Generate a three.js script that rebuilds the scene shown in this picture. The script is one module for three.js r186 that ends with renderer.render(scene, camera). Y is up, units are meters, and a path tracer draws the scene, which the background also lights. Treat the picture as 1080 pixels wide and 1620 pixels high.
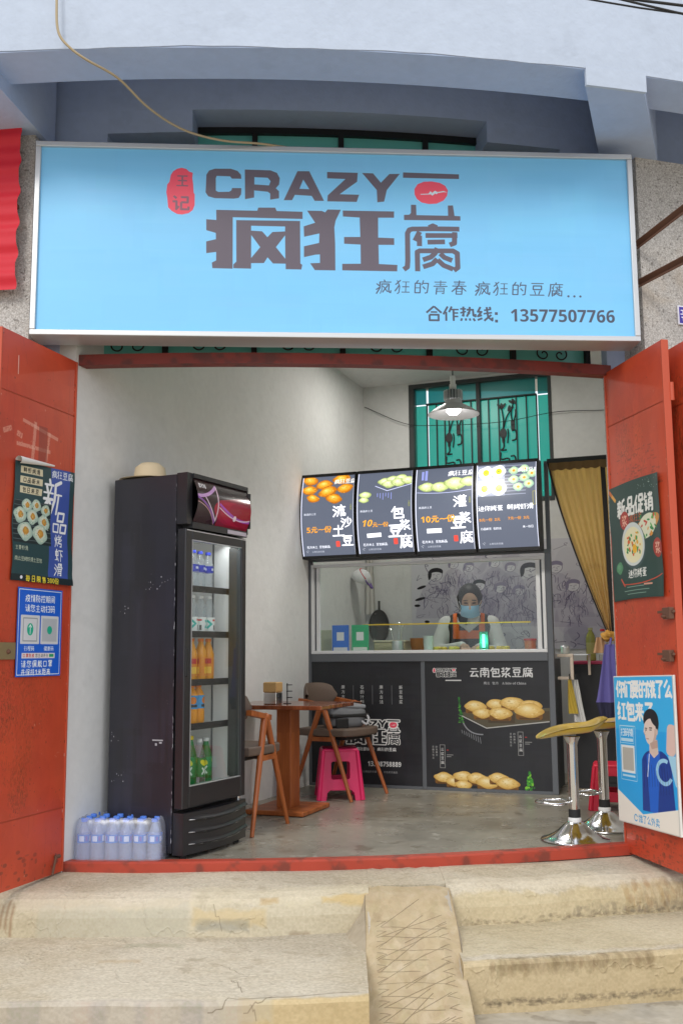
import * as THREE from 'three';
import { mergeGeometries, mergeVertices } from 'three/addons/utils/BufferGeometryUtils.js';
import { RoundedBoxGeometry } from 'three/addons/geometries/RoundedBoxGeometry.js';
import { RectAreaLightUniformsLib } from 'three/addons/lights/RectAreaLightUniformsLib.js';
import { MarchingCubes } from 'three/addons/objects/MarchingCubes.js';

// ---------------------------------------------------------------- camera, sky, sun, exposure
const scene = new THREE.Scene();
const camera = new THREE.PerspectiveCamera(53.71, 682 / 1024, 0.05, 400);
camera.rotation.order = 'YXZ';
camera.position.set(0, 1.0, 0);
camera.rotation.set(Math.atan(0.14), 0, -0.0079);
const renderer = new THREE.WebGLRenderer({ antialias: true });
renderer.setSize(682, 1024);
renderer.toneMapping = THREE.LinearToneMapping;
renderer.toneMappingExposure = 1.32;
renderer.shadowMap.enabled = true;
RectAreaLightUniformsLib.init();
{ // an overcast sky: brighter overhead, pale grey blue
  const W = 128, H = 64, d = new Float32Array(W * H * 4);
  for (let r = 0; r < H; r++) for (let c = 0; c < W; c++) {
    const el = ((r + 0.5) / H - 0.5) * Math.PI, k = el > 0 ? 0.74 * (1 + 0.5 * Math.sin(el)) : 0.25, i = (r * W + c) * 4;
    d[i] = 1.0 * k; d[i + 1] = 1.05 * k; d[i + 2] = 1.14 * k; d[i + 3] = 1;
  }
  const t = new THREE.DataTexture(d, W, H, THREE.RGBAFormat, THREE.FloatType);
  t.mapping = THREE.EquirectangularReflectionMapping; t.magFilter = THREE.LinearFilter; t.needsUpdate = true;
  scene.background = t; scene.environment = t;
}
const sun = new THREE.DirectionalLight(new THREE.Color(1, 0.95, 0.87), 1.0);
sun.position.set(-5, 11, 9); sun.target.position.set(0, 1, -5);
sun.castShadow = true; sun.shadow.radius = 34; sun.shadow.mapSize.set(2048, 2048);
Object.assign(sun.shadow.camera, { left: -6, right: 6, top: 6, bottom: -6, near: 1, far: 30 });
scene.add(sun, sun.target);

// ---------------------------------------------------------------- helpers
let seedv = 7;
const rnd = () => { seedv = (seedv + 0x6d2b79f5) | 0; let t = Math.imul(seedv ^ (seedv >>> 15), 1 | seedv); t = (t + Math.imul(t ^ (t >>> 7), 61 | t)) ^ t; return ((t ^ (t >>> 14)) >>> 0) / 4294967296; };
const rr = (a, b) => a + (b - a) * rnd();
const { sin, cos, PI, abs, min, max, hypot, floor, sqrt, pow } = Math;
const lerp = (a, b, t) => a + (b - a) * t, clamp = (x, a = 0, b = 1) => min(b, max(a, x)), sstep = (a, b, x) => { const t = clamp((x - a) / (b - a)); return t * t * (3 - 2 * t); };
const V = (x, y, z) => new THREE.Vector3(x, y, z), RAD = PI / 180;
const taken = {};
const numbered = (n) => { const k = taken[n] = (taken[n] ?? -1) + 1; return k ? n + '_' + String(k).padStart(3, '0') : n; };
const lin = (r, g, b) => new THREE.Color().setRGB(r, g, b);
const std = (c, o = {}) => new THREE.MeshStandardMaterial({ color: c, roughness: 0.7, ...o });
const phy = (c, o = {}) => new THREE.MeshPhysicalMaterial({ color: c, roughness: 0.5, ...o });

// uv in metres from position and face direction
function metric(g) {
  g = g.index ? g.toNonIndexed() : g;
  const p = g.attributes.position, n = g.attributes.normal, uv = new Float32Array(p.count * 2);
  for (let i = 0; i < p.count; i += 3) {
    let ax = 0, ay = 0, az = 0;
    for (let k = 0; k < 3; k++) { ax += n.getX(i + k); ay += n.getY(i + k); az += n.getZ(i + k); }
    ax = abs(ax); ay = abs(ay); az = abs(az);
    for (let k = 0; k < 3; k++) {
      const x = p.getX(i + k), y = p.getY(i + k), z = p.getZ(i + k);
      const [a, b] = ay >= ax && ay >= az ? [x, z] : ax > az ? [z, y] : [x, y];
      uv[(i + k) * 2] = a; uv[(i + k) * 2 + 1] = b;
    }
  }
  g.setAttribute('uv', new THREE.BufferAttribute(uv, 2));
  return g;
}
function merged(list) {
  const gs = list.map((g) => { g = g.index ? g.toNonIndexed() : g; for (const k of Object.keys(g.attributes)) if (!['position', 'normal', 'uv'].includes(k)) g.deleteAttribute(k); g.clearGroups(); return g; });
  return gs.length === 1 ? gs[0] : mergeGeometries(gs);
}
function mesh(name, geos, mat, parent) {
  const m = new THREE.Mesh(Array.isArray(geos) ? merged(geos) : geos, mat);
  m.castShadow = m.receiveShadow = true;
  m.name = parent ? name : numbered(name);
  (parent ?? scene).add(m);
  return m;
}
function tag(o, label, category, group) { o.userData.label = label; o.userData.category = category; if (group) o.userData.group = group; return o; }
function thing(name, label, category, [x, y, z] = [0, 0, 0], turn = 0, group) {
  const o = new THREE.Group(); o.name = numbered(name); o.position.set(x, y, z); o.rotation.y = turn; scene.add(o);
  return tag(o, label, category, group);
}
function struct(name, geos, mat) { const m = mesh(name, geos, mat); m.userData.kind = 'structure'; return m; }
const xf = (g, x = 0, y = 0, z = 0, rx = 0, ry = 0, rz = 0) => { if (rx || ry || rz) g.applyMatrix4(new THREE.Matrix4().makeRotationFromEuler(new THREE.Euler(rx, ry, rz))); g.translate(x, y, z); return g; };
const box = (w, h, d, x = 0, y = 0, z = 0, rx, ry, rz) => metric(xf(new THREE.BoxGeometry(w, h, d), x, y, z, rx, ry, rz));
const bx = (x0, x1, y0, y1, z0, z1) => box(x1 - x0, y1 - y0, z1 - z0, (x0 + x1) / 2, (y0 + y1) / 2, (z0 + z1) / 2);
const rbox = (w, h, d, r, x = 0, y = 0, z = 0, rx, ry, rz) => metric(xf(new RoundedBoxGeometry(w, h, d, 2, r), x, y, z, rx, ry, rz));
const rbx = (x0, x1, y0, y1, z0, z1, r = 0.006) => rbox(x1 - x0, y1 - y0, z1 - z0, r, (x0 + x1) / 2, (y0 + y1) / 2, (z0 + z1) / 2);
const lathe = (pts, n = 20, x = 0, y = 0, z = 0) => { const g = new THREE.LatheGeometry(pts.map(([a, b]) => new THREE.Vector2(a, b)), n); g.translate(x, y, z); return g; };
const cyl = (r0, r1, h, x = 0, y = 0, z = 0, n = 16, rx, ry, rz) => xf(new THREE.CylinderGeometry(r1, r0, h, n), x, y, z, rx, ry, rz);
function rod(a, b, r0, r1 = r0, n = 10) { // tapered bar between two points
  const A = V(...a), B = V(...b), d = B.clone().sub(A), g = new THREE.CylinderGeometry(r1, r0, d.length(), n);
  g.applyQuaternion(new THREE.Quaternion().setFromUnitVectors(V(0, 1, 0), d.clone().normalize())); g.translate((A.x + B.x) / 2, (A.y + B.y) / 2, (A.z + B.z) / 2);
  return g;
}
function bar(a, b, w, h) { // square bar between two points
  const A = V(...a), B = V(...b), d = B.clone().sub(A), g = new THREE.BoxGeometry(w, d.length(), h);
  g.applyQuaternion(new THREE.Quaternion().setFromUnitVectors(V(0, 1, 0), d.clone().normalize())); g.translate((A.x + B.x) / 2, (A.y + B.y) / 2, (A.z + B.z) / 2);
  return metric(g);
}
const tube = (pts, r, n = 40, rad = 7, closed = false) => new THREE.TubeGeometry(new THREE.CatmullRomCurve3(pts.map((p) => V(...p)), closed), n, r, rad, closed);
function sheet(w, h, nx, ny, fn, thick = 0.0012) { // thin printed sheet, uv 0..1, bent by fn(u, v) -> z (or [x, y, z])
  const g = new THREE.PlaneGeometry(w, h, nx, ny), p = g.attributes.position, uv = g.attributes.uv;
  for (let i = 0; i < p.count; i++) { const r = fn(uv.getX(i), uv.getY(i), p.getX(i), p.getY(i)); if (Array.isArray(r)) p.setXYZ(i, ...r); else p.setZ(i, r); }
  g.computeVertexNormals();
  return g;
}
function extr(shape, depth, bevel = 0, seg = 12) { return metric(new THREE.ExtrudeGeometry(shape, { depth, bevelEnabled: bevel > 0, bevelThickness: bevel, bevelSize: bevel, bevelSegments: 2, curveSegments: seg })); }
const poly = (pts) => new THREE.Shape(pts.map(([x, y]) => new THREE.Vector2(x, y)));

// plan of the rounded street front: arc length s, distance outwards o
const AR = 8.7, ACX = -0.77, ACZ = -13.79, UX = 0.9957, UZ = -0.0921, BX = -0.0921, BZ = -0.9957;
const arc = (s, o) => { const a = s / AR, r = AR + o; return [ACX + r * (sin(a) * UX - cos(a) * BX), ACZ + r * (sin(a) * UZ - cos(a) * BZ)]; };
const sAtX = (x, o) => AR * (Math.asin((x - ACX) / (AR + o)) - Math.atan2(0.0921, 0.9957));
const arcTurn = (s) => Math.atan2(0.0921, 0.9957) + s / AR; // rotation.y of something standing flat on the arc at s
function arcSweep(profile, s0, s1, n = 24, mod) { // closed profile of [o, y] swept along the arc
  const P = [], I = [], U = [];
  let sm = 0; const at = (s, [o, y]) => { sm = s; if (mod) { const q = mod(s, o, y); o = q[0]; y = q[1]; sm = q[2] ?? s; } const [x, z] = arc(sm, o); return [x, y, z]; };
  const m = profile.length; let run = 0;
  for (let k = 0; k < m; k++) {
    const A = profile[k], B = profile[(k + 1) % m], len = hypot(A[0] - B[0], A[1] - B[1]), base = P.length / 3;
    for (let i = 0; i <= n; i++) { const s = lerp(s0, s1, i / n); P.push(...at(s, A)); U.push(sm, run); P.push(...at(s, B)); U.push(sm, run + len); }
    run += len;
    for (let i = 0; i < n; i++) { const a = base + i * 2; I.push(a, a + 2, a + 1, a + 1, a + 2, a + 3); }
  }
  const faces = THREE.ShapeUtils.triangulateShape(profile.map(([o, y]) => new THREE.Vector2(o, y)), []);
  for (const s of [s0, s1]) { const base = P.length / 3; profile.forEach((q) => { P.push(...at(s, q)); U.push(q[0], q[1]); }); for (const f of faces) I.push(base + f[0], base + f[1], base + f[2]); }
  const g = new THREE.BufferGeometry();
  g.setAttribute('position', new THREE.Float32BufferAttribute(P, 3)); g.setAttribute('uv', new THREE.Float32BufferAttribute(U, 2)); g.setIndex(I);
  g.computeVertexNormals();
  return g;
}
const arcBox = (s0, s1, o0, o1, y0, y1, n = 20) => arcSweep([[o1, y0], [o1, y1], [o0, y1], [o0, y0]], s0, s1, n);

// ---------------------------------------------------------------- procedural textures
function lattice(n, seed) { const s0 = seedv; seedv = seed * 7919 + 13; const a = new Float32Array(n * n); for (let i = 0; i < a.length; i++) a[i] = rnd(); seedv = s0; return a; }
function periodic(n, seed) { // value noise with period 1 and n cells
  const a = lattice(n, seed);
  return (u, v) => { const x = (u - floor(u)) * n, y = (v - floor(v)) * n, i = floor(x) % n, j = floor(y) % n, fx = x - floor(x), fy = y - floor(y), sx = fx * fx * (3 - 2 * fx), sy = fy * fy * (3 - 2 * fy), i1 = (i + 1) % n, j1 = (j + 1) % n;
    return lerp(lerp(a[j * n + i], a[j * n + i1], sx), lerp(a[j1 * n + i], a[j1 * n + i1], sx), sy); };
}
function fbm(n, oct, seed) { const f = []; for (let k = 0; k < oct; k++) f.push(periodic(n << k, seed + k * 17)); return (u, v) => { let s = 0, w = 0.5, t = 0; for (const q of f) { s += w * q(u, v); t += w; w *= 0.55; } return s / t; }; }
function dataTex(n, fn, srgb, metres) {
  const d = new Uint8Array(n * n * 4);
  for (let y = 0; y < n; y++) for (let x = 0; x < n; x++) { const c = fn(x / n, y / n), i = (y * n + x) * 4; d[i] = clamp(c[0], 0, 255); d[i + 1] = clamp(c[1], 0, 255); d[i + 2] = clamp(c[2], 0, 255); d[i + 3] = 255; }
  const t = new THREE.DataTexture(d, n, n); t.wrapS = t.wrapT = THREE.RepeatWrapping; t.magFilter = THREE.LinearFilter; t.minFilter = THREE.LinearFilter;
  if (srgb) t.colorSpace = THREE.SRGBColorSpace; if (metres) t.repeat.set(1 / metres, 1 / metres); t.needsUpdate = true;
  return t;
}
function canvasTex(w, h, draw) {
  const c = document.createElement('canvas'); c.width = w; c.height = h; const x = c.getContext('2d'); draw(x, w, h);
  const t = new THREE.CanvasTexture(c); t.colorSpace = THREE.SRGBColorSpace; t.magFilter = THREE.LinearFilter; return t;
}
const mix3 = (a, b, t) => [lerp(a[0], b[0], t), lerp(a[1], b[1], t), lerp(a[2], b[2], t)];

// ---------------------------------------------------------------- lettering: characters as strokes on a 100 x 100 square
const PARTS = {
  water: '15 10 80 28;5 38 70 55;10 98 85 62', man: '75 2 5 55;50 38 50 98', hand: '5 25 95 25;55 3 55 92 30 85;5 65 95 50', fire: '15 30 25 50;85 25 70 45;50 5 50 40 5 98;52 50 92 90',
  word: '20 5 60 20;5 40 60 40 60 90 95 70', sick: '52 2 58 12;25 16 98 16;25 16 25 60 5 98;5 30 18 42;2 70 22 56', dog: '85 3 10 32;30 5 75 45 70 90 45 98;65 40 5 78', rice: '20 15 32 35;80 15 68 35;5 45 95 45;50 5 50 95;48 48 8 88;52 48 92 88',
  metal: '50 2 8 40;30 25 85 25;25 45 80 45;10 62 90 62;52 45 52 92 92 78', silk: '55 3 15 35 70 35 15 65 75 58;10 90 80 78', food: '45 3 10 40;35 22 88 22 75 40;45 45 45 92 85 75', insect: '15 20 85 20 85 52 15 52 15 20;50 3 50 85;5 88 90 82;78 72 92 95',
  mouth: '10 10 90 10 90 90 10 90 10 10', moon: '18 5 85 5 85 90 65 90;18 5 18 60 5 98;18 35 85 35;18 62 85 62', king: '10 8 90 8;15 48 85 48;5 92 95 92;50 8 50 92', heart: '50 2 50 98;15 22 20 45;75 18 95 38', mound: '20 6 85 6 50 34 85 54 60 70 35 66;20 6 20 98',
};
const HAN = {
  '王': '@king 0 0 100 100', '记': '@word 0 0 40 100;50 12 90 12 90 45 52 45;52 45 52 90 95 90 95 72', '疯': '@sick 0 0 100 100;38 30 84 30 86 85 98 92 98 78;38 30 38 70 28 98;74 42 44 88;46 46 76 84', '狂': '@dog 0 0 40 100;@king 42 6 58 88',
  '豆': '10 8 90 8;22 26 78 26 78 52 22 52 22 26;30 62 38 84;70 62 62 84;3 92 97 92', '腐': '52 2 52 10;15 14 97 14;15 14 15 60 3 98;40 22 28 42;35 34 35 52;50 32 95 32;78 22 78 52 70 50;60 40 65 46;28 60 92 60 92 95 82 93;28 60 28 97;60 52 55 70 38 82;58 68 80 82;56 78 40 92;58 78 78 92',
  '的': '25 2 15 20;8 22 42 22 42 90 8 90 8 22;8 55 42 55;62 2 52 32;58 22 94 22 90 88 75 92;62 48 74 62', '青': '12 12 88 12;18 27 82 27;5 42 95 42;50 2 50 42;25 55 75 55 75 95 62 93;25 55 25 98;25 68 75 68;25 81 75 81', '春': '15 10 85 10;20 24 80 24;5 39 95 39;50 2 46 39 3 78;56 39 97 74;32 58 70 58 70 97 32 97 32 58;32 78 70 78',
  '合': '50 2 3 45;50 2 97 45;30 40 70 40;22 58 78 58 78 95 22 95 22 58', '作': '@man 0 0 40 100;55 2 38 40;48 22 98 22;66 22 66 98;66 45 95 45;66 68 95 68', '热': '@hand 0 0 40 68;62 3 60 35 42 68;42 22 82 22 84 60 97 66 97 50;48 38 62 50;12 80 6 97;35 80 38 95;60 80 64 95;82 80 94 97', '线': '@silk 0 0 42 100;45 25 90 18;42 48 95 40;62 3 70 70 96 92 97 72;90 55 45 95;78 3 88 14',
  '流': '@water 0 0 36 100;64 2 70 12;36 18 97 18;60 20 46 40 86 40;76 28 90 46;46 52 46 75 34 97;66 52 66 94;84 52 84 90 98 90 98 75', '沙': '@water 0 0 36 100;64 3 64 62;46 22 38 48;82 18 95 42;92 50 70 82 38 97', '土': '15 35 85 35;50 5 50 92;5 92 95 92', '包': '30 2 5 40;20 20 85 20 82 60 68 60;25 38 58 38 58 62 25 62;25 38 25 92 92 92 92 72',
  '浆': '10 8 20 20;5 48 22 38;28 3 28 50;60 3 45 25;52 14 88 14 48 50;62 22 70 30;50 52 50 96 40 92;10 64 38 64 8 95;86 58 60 72;58 68 95 95', '灌': '@water 0 0 34 100;36 12 97 12;52 3 52 20;80 3 80 20;40 26 58 26 58 40 40 40 40 26;70 26 90 26 90 40 70 40 70 26;48 46 38 70;46 58 46 98;68 46 72 54;46 58 96 58;46 70 92 70;46 82 92 82;46 96 97 96;70 58 70 96',
  '迷': '12 5 22 18;3 38 20 38 20 75 3 92;20 78 45 94 98 94;@rice 34 5 62 78', '你': '@man 0 0 38 100;52 2 40 35;50 18 95 18 88 32;68 28 68 95 56 90;52 48 40 75;82 46 96 72', '烤': '@fire 0 0 38 100;42 18 84 18;62 3 62 38;38 38 98 38;95 5 40 68;58 52 88 50;60 52 54 70 88 70 84 95 70 94', '蛋': '15 8 90 8 84 20;52 8 52 40;54 24 80 24;30 18 24 36 8 46;28 32 55 42 96 44;30 52 72 52 72 70 30 70 30 52;52 44 52 90;12 92 86 90;80 82 92 98',
  '鲜': '22 2 5 28;18 14 40 14 30 28;8 30 44 30 44 66 8 66 8 30;26 30 26 66;8 48 44 48;3 80 48 78;60 3 66 16;90 3 82 16;52 22 98 22;56 42 94 42;50 62 99 62;75 22 75 98', '虾': '@insect 0 0 46 100;48 12 98 12;72 12 72 98;76 38 92 56', '滑': '@water 0 0 34 100;48 4 86 4 86 30;48 4 48 30;66 16 66 30;66 16 86 16;36 32 36 46;36 32 97 32 94 44;48 46 88 46 88 96 76 94;48 46 48 98;48 62 88 62;48 78 88 78',
  '元': '22 12 78 12;5 38 95 38;38 38 34 70 6 96;62 38 62 88 92 88 94 70', '一': '5 55 40 48 60 56 95 48', '份': '@man 0 0 40 100;55 3 38 45;74 3 97 42;45 50 86 50 80 94 66 92;60 50 54 74 36 97', '新': '28 2 32 12;5 16 50 16;15 22 20 36;40 22 35 36;3 40 52 40;5 58 50 58;28 40 28 95 20 90;22 64 6 88;36 64 48 80;92 3 62 14;62 14 62 60 52 97;62 42 98 42;82 42 82 98',
  '品': '@mouth 24 0 52 46;@mouth 0 52 46 46;@mouth 54 52 46 46', '促': '@man 0 0 38 100;50 6 90 6 90 34 50 34 50 6;70 34 70 88;70 58 94 58;52 50 50 74 36 96;46 78 66 94 98 94', '销': '@metal 0 0 44 100;72 2 72 32;52 8 60 24;94 6 84 24;54 38 92 38 92 95 80 93;54 38 54 98;54 56 92 56;54 74 92 74', '云': '22 15 78 15;5 42 95 42;46 42 18 88 85 84;68 64 90 97',
  '南': '10 14 90 14;50 2 50 28;12 30 88 30 88 96 76 93;12 30 12 98;38 40 42 50;62 40 58 50;28 54 72 54;24 72 76 72;50 54 50 96', '疫': '@sick 0 0 100 100;50 26 46 48 36 54;50 26 78 26 78 46 92 48;38 58 84 58 70 78 34 97;46 66 68 84 97 97', '情': '@heart 0 0 38 100;@青 38 0 62 100', '防': '@mound 0 0 40 100;66 2 70 12;42 22 98 22;64 22 60 60 40 97;62 46 90 46 84 92 70 90',
  '控': '@hand 0 0 38 100;68 2 68 10;42 14 42 26;42 14 97 14 94 26;60 24 42 42;78 24 95 40;48 54 92 54;70 54 70 90;42 92 98 92', '期': '4 16 54 16;16 4 16 66;42 4 42 66;16 32 42 32;16 48 42 48;2 66 56 66;20 72 6 94;38 72 52 92;@moon 58 4 42 94', '间': '14 3 24 14;10 20 10 98;34 8 90 8 90 92 76 90;34 32 66 32 66 78 34 78 34 32;34 55 66 55', '请': '@word 0 0 36 100;@青 38 0 62 100',
  '您': '26 2 5 34;18 20 18 58;46 2 34 28;42 14 92 14 86 26;66 18 66 56 56 52;50 30 40 48;78 30 92 46;14 68 6 92;32 66 36 92 74 92 76 78;50 62 58 74;84 64 96 84', '主': '48 2 56 14;10 24 90 24;16 56 84 56;4 94 96 94;50 24 50 94', '动': '10 16 46 16;4 40 50 40;26 40 10 80 44 72;38 60 48 84;52 28 94 28 88 92 74 88;72 4 70 50 48 97', '扫': '@hand 0 0 42 100;48 14 92 14 92 88 46 88;52 50 92 50',
  '码': '3 10 42 10;22 10 4 58;14 44 38 44 38 86 14 86 14 44;52 10 88 10 84 48;56 10 52 48 96 48 92 94 78 90;46 70 84 70', '行': '32 2 8 24;36 28 4 58;24 48 24 98;46 16 92 16;42 42 98 42;76 42 76 95 62 90', '程': '40 4 8 16;3 30 48 30;26 12 26 98;24 34 4 72;28 40 44 58;56 6 92 6 92 36 56 36 56 6;52 50 96 50;54 70 94 70;48 94 99 94;74 50 74 94',
  '健': '@man 0 0 28 100;32 12 48 12 36 42 48 42 32 88;34 58 52 84 98 94;54 14 90 14 90 42;50 28 98 28;54 42 90 42;54 58 92 58;50 72 96 72;72 3 72 86', '康': '50 2 54 10;12 14 97 14;14 14 14 60 3 98;30 28 82 28 82 52;22 40 96 40;30 52 82 52;54 18 54 94 44 90;34 60 42 70;24 88 48 74;84 58 62 70;60 68 94 92', '佩': '@man 0 0 30 100;38 6 88 6 88 86 99 92;38 6 38 60 28 97;46 24 80 24;50 42 76 42 76 78;50 42 50 80;63 24 63 96',
  '戴': '8 12 50 12;28 3 28 24;3 26 97 26;14 34 46 34 46 54 14 54 14 34;14 44 46 44;30 34 30 54;6 64 54 64;20 56 20 76;42 56 42 76;3 78 58 78;18 82 6 96;42 82 54 94;66 3 76 74 96 96 98 76;92 40 56 92;80 6 90 16', '口': '@mouth 8 8 84 84', '罩': '12 5 88 5 88 26 12 26 12 5;38 5 38 26;62 5 62 26;50 28 50 42;50 35 84 35;26 42 76 42 76 68 26 68 26 42;26 55 76 55;4 80 96 80;50 68 50 99',
  '并': '30 2 38 18;70 2 60 18;12 24 88 24;3 54 97 54;34 24 32 60 10 97;66 24 66 97', '保': '@man 0 0 36 100;48 8 90 8 90 38 48 38 48 8;36 56 99 56;68 38 68 98;66 58 38 90;72 58 98 88', '持': '@hand 0 0 40 100;50 14 90 14;70 2 70 34;42 36 98 36;42 58 98 58;82 46 82 95 68 92;54 68 62 80', '米': '@rice 0 0 100 100', '距': '10 6 40 6 40 32 10 32 10 6;26 32 26 86;26 56 42 56;10 48 10 88;2 92 46 84;54 8 96 8;54 8 54 94 98 94;54 32 88 32 88 64 54 64',
  '离': '50 2 52 10;8 16 92 16;36 22 62 40;62 22 36 40;22 24 22 46 78 46 78 24;12 56 12 98;12 56 90 56 90 95 76 92;46 46 34 82 66 78;60 66 72 86', '们': '@man 0 0 38 100;44 8 52 20;40 28 40 98;60 14 94 14 94 92 80 90', '要': '6 8 94 8;18 22 82 22 82 46 18 46 18 22;38 8 38 46;62 8 62 46;4 60 96 60;42 48 24 78 84 96;72 60 54 84 8 98', '饿': '@food 0 0 42 100;58 6 44 14;40 32 98 32;58 12 58 92 48 88;40 64 64 54;74 3 80 70 97 92 98 74;94 46 66 92;86 10 94 22',
  '了': '12 10 85 10 52 38;52 38 52 92 34 88', '么': '50 2 10 40;72 30 24 86 82 82;66 62 90 96', '红': '@silk 0 0 44 100;48 16 94 16;70 16 70 88;42 88 99 88', '来': '10 18 90 18;24 26 34 42;76 26 66 42;4 50 96 50;50 3 50 98;48 52 6 92;52 52 95 92', '领': '28 3 3 40;28 3 50 36;24 28 30 38;10 50 44 50 26 72;20 68 36 90;54 8 98 8;74 8 66 22;58 24 94 24 94 76;58 24 58 76;76 34 74 66 52 97;80 76 97 97',
  '外': '26 3 5 50;22 20 50 20 42 58 8 97;20 44 34 58;68 3 68 98;70 38 95 60', '卖': '16 10 84 10;50 2 50 26;8 28 92 28 86 42;30 36 42 46;22 48 34 58;4 68 96 68;56 36 52 68 8 97;58 76 90 97', '每': '28 2 6 28;22 14 92 14;24 30 18 84 82 84;24 30 82 30 76 97 60 94;4 56 98 56;46 38 54 50;44 62 52 76', '日': '20 5 80 5 80 95 20 95 20 5;20 50 80 50', '限': '@mound 0 0 42 100;48 8 86 8 86 48;48 28 86 28;48 48 86 48;48 8 48 94 66 82;66 50 74 76 98 96;92 56 76 68',
  '售': '30 2 8 34;22 18 22 60;50 2 56 12;22 14 90 14;22 28 84 28;22 42 84 42;22 58 92 58;54 14 54 58;24 68 76 68 76 97 24 97 24 68', '古': '4 28 96 28;50 3 50 55;22 56 78 56 78 95 22 95 22 56', '法': '@water 0 0 36 100;46 24 92 24;68 3 68 50;38 50 98 50;66 52 46 90 90 86;80 70 94 97', '方': '48 2 54 14;4 22 96 22;42 22 38 60 6 97;40 46 82 46 76 92 58 90', '原': '12 8 96 8;14 8 14 60 3 98;56 10 48 24;32 24 84 24 84 56 32 56 32 24;32 40 84 40;58 56 58 95 48 90;40 66 26 90;74 66 90 88', '石': '6 10 94 10;44 10 6 70;30 44 84 44 84 94 30 94 30 44', '汁': '@water 0 0 36 100;40 42 98 42;70 3 70 98', '料': '@rice 0 0 48 100;62 14 72 26;58 38 68 50;48 68 98 60;84 3 84 98',
};
const hcache = {};
function strokesOf(def) {
  if (hcache[def]) return hcache[def];
  const out = [];
  for (const s of def.split(';')) {
    if (s[0] === '@') { const [n, x, y, w, h] = s.slice(1).split(' '); for (const q of strokesOf(PARTS[n] ?? HAN[n])) out.push(q.map(([a, b]) => [+x + a * w / 100, +y + b * h / 100])); }
    else { const v = s.split(' ').map(Number), q = []; for (let i = 0; i < v.length; i += 2) q.push([v[i], v[i + 1]]); out.push(q); }
  }
  return hcache[def] = out;
}
// draw characters; the top left of the first at x, y; o: weight (share of size), gap, vertical, slant, sx (width factor), brush
function han(c, text, x, y, size, colour, o = {}) {
  const wgt = o.weight ?? 0.1, step = size * (o.sx ?? 1) * (1 + (o.gap ?? 0.12)), sx = o.sx ?? 1;
  c.save(); c.strokeStyle = c.fillStyle = colour; c.lineJoin = 'round'; c.lineCap = o.cap ?? 'butt';
  for (const ch of text) {
    const def = HAN[ch];
    if (ch === ' ') { x += step * 0.6; continue; }
    if (!def) { c.font = (o.font ?? 'bold ') + size * 1.12 + 'px ' + (o.family ?? 'sans-serif'); c.fillText(ch, x, y + size * 0.92); x += c.measureText(ch).width + size * 0.03; continue; }
    for (const q of strokesOf(def)) {
      c.beginPath();
      q.forEach(([a, b], i) => { const py = y + b * size / 100, px = x + (a + (o.slant ?? 0) * (50 - b)) * sx * size / 100 + (o.brush ? sin(b * 0.37 + a) * size * 0.012 : 0); i ? c.lineTo(px, py) : c.moveTo(px, py); });
      const first = q[0], last = q[q.length - 1], flat = abs(first[1] - last[1]) < abs(first[0] - last[0]) * 0.3;
      c.lineWidth = size * wgt * (flat ? 0.82 : 1) * (o.brush ? 0.75 + 0.5 * abs(sin(first[0] * 1.3 + last[1])) : 1); c.stroke();
    }
    if (o.vertical) y += size * (1 + (o.gap ?? 0.12)); else x += step;
  }
  c.restore();
  return x;
}
function area(c, s, fill) { const v = s.split(' ').map(Number); c.beginPath(); for (let i = 0; i < v.length; i += 2) i ? c.lineTo(v[i], v[i + 1]) : c.moveTo(v[i], v[i + 1]); c.closePath(); if (fill) { c.fillStyle = fill; c.fill(); } else c.stroke(); }
function lineOf(c, s, w, col) { const v = s.split(' ').map(Number); c.beginPath(); for (let i = 0; i < v.length; i += 2) i ? c.lineTo(v[i], v[i + 1]) : c.moveTo(v[i], v[i + 1]); c.strokeStyle = col; c.lineWidth = w; c.lineJoin = 'round'; c.stroke(); }
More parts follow.
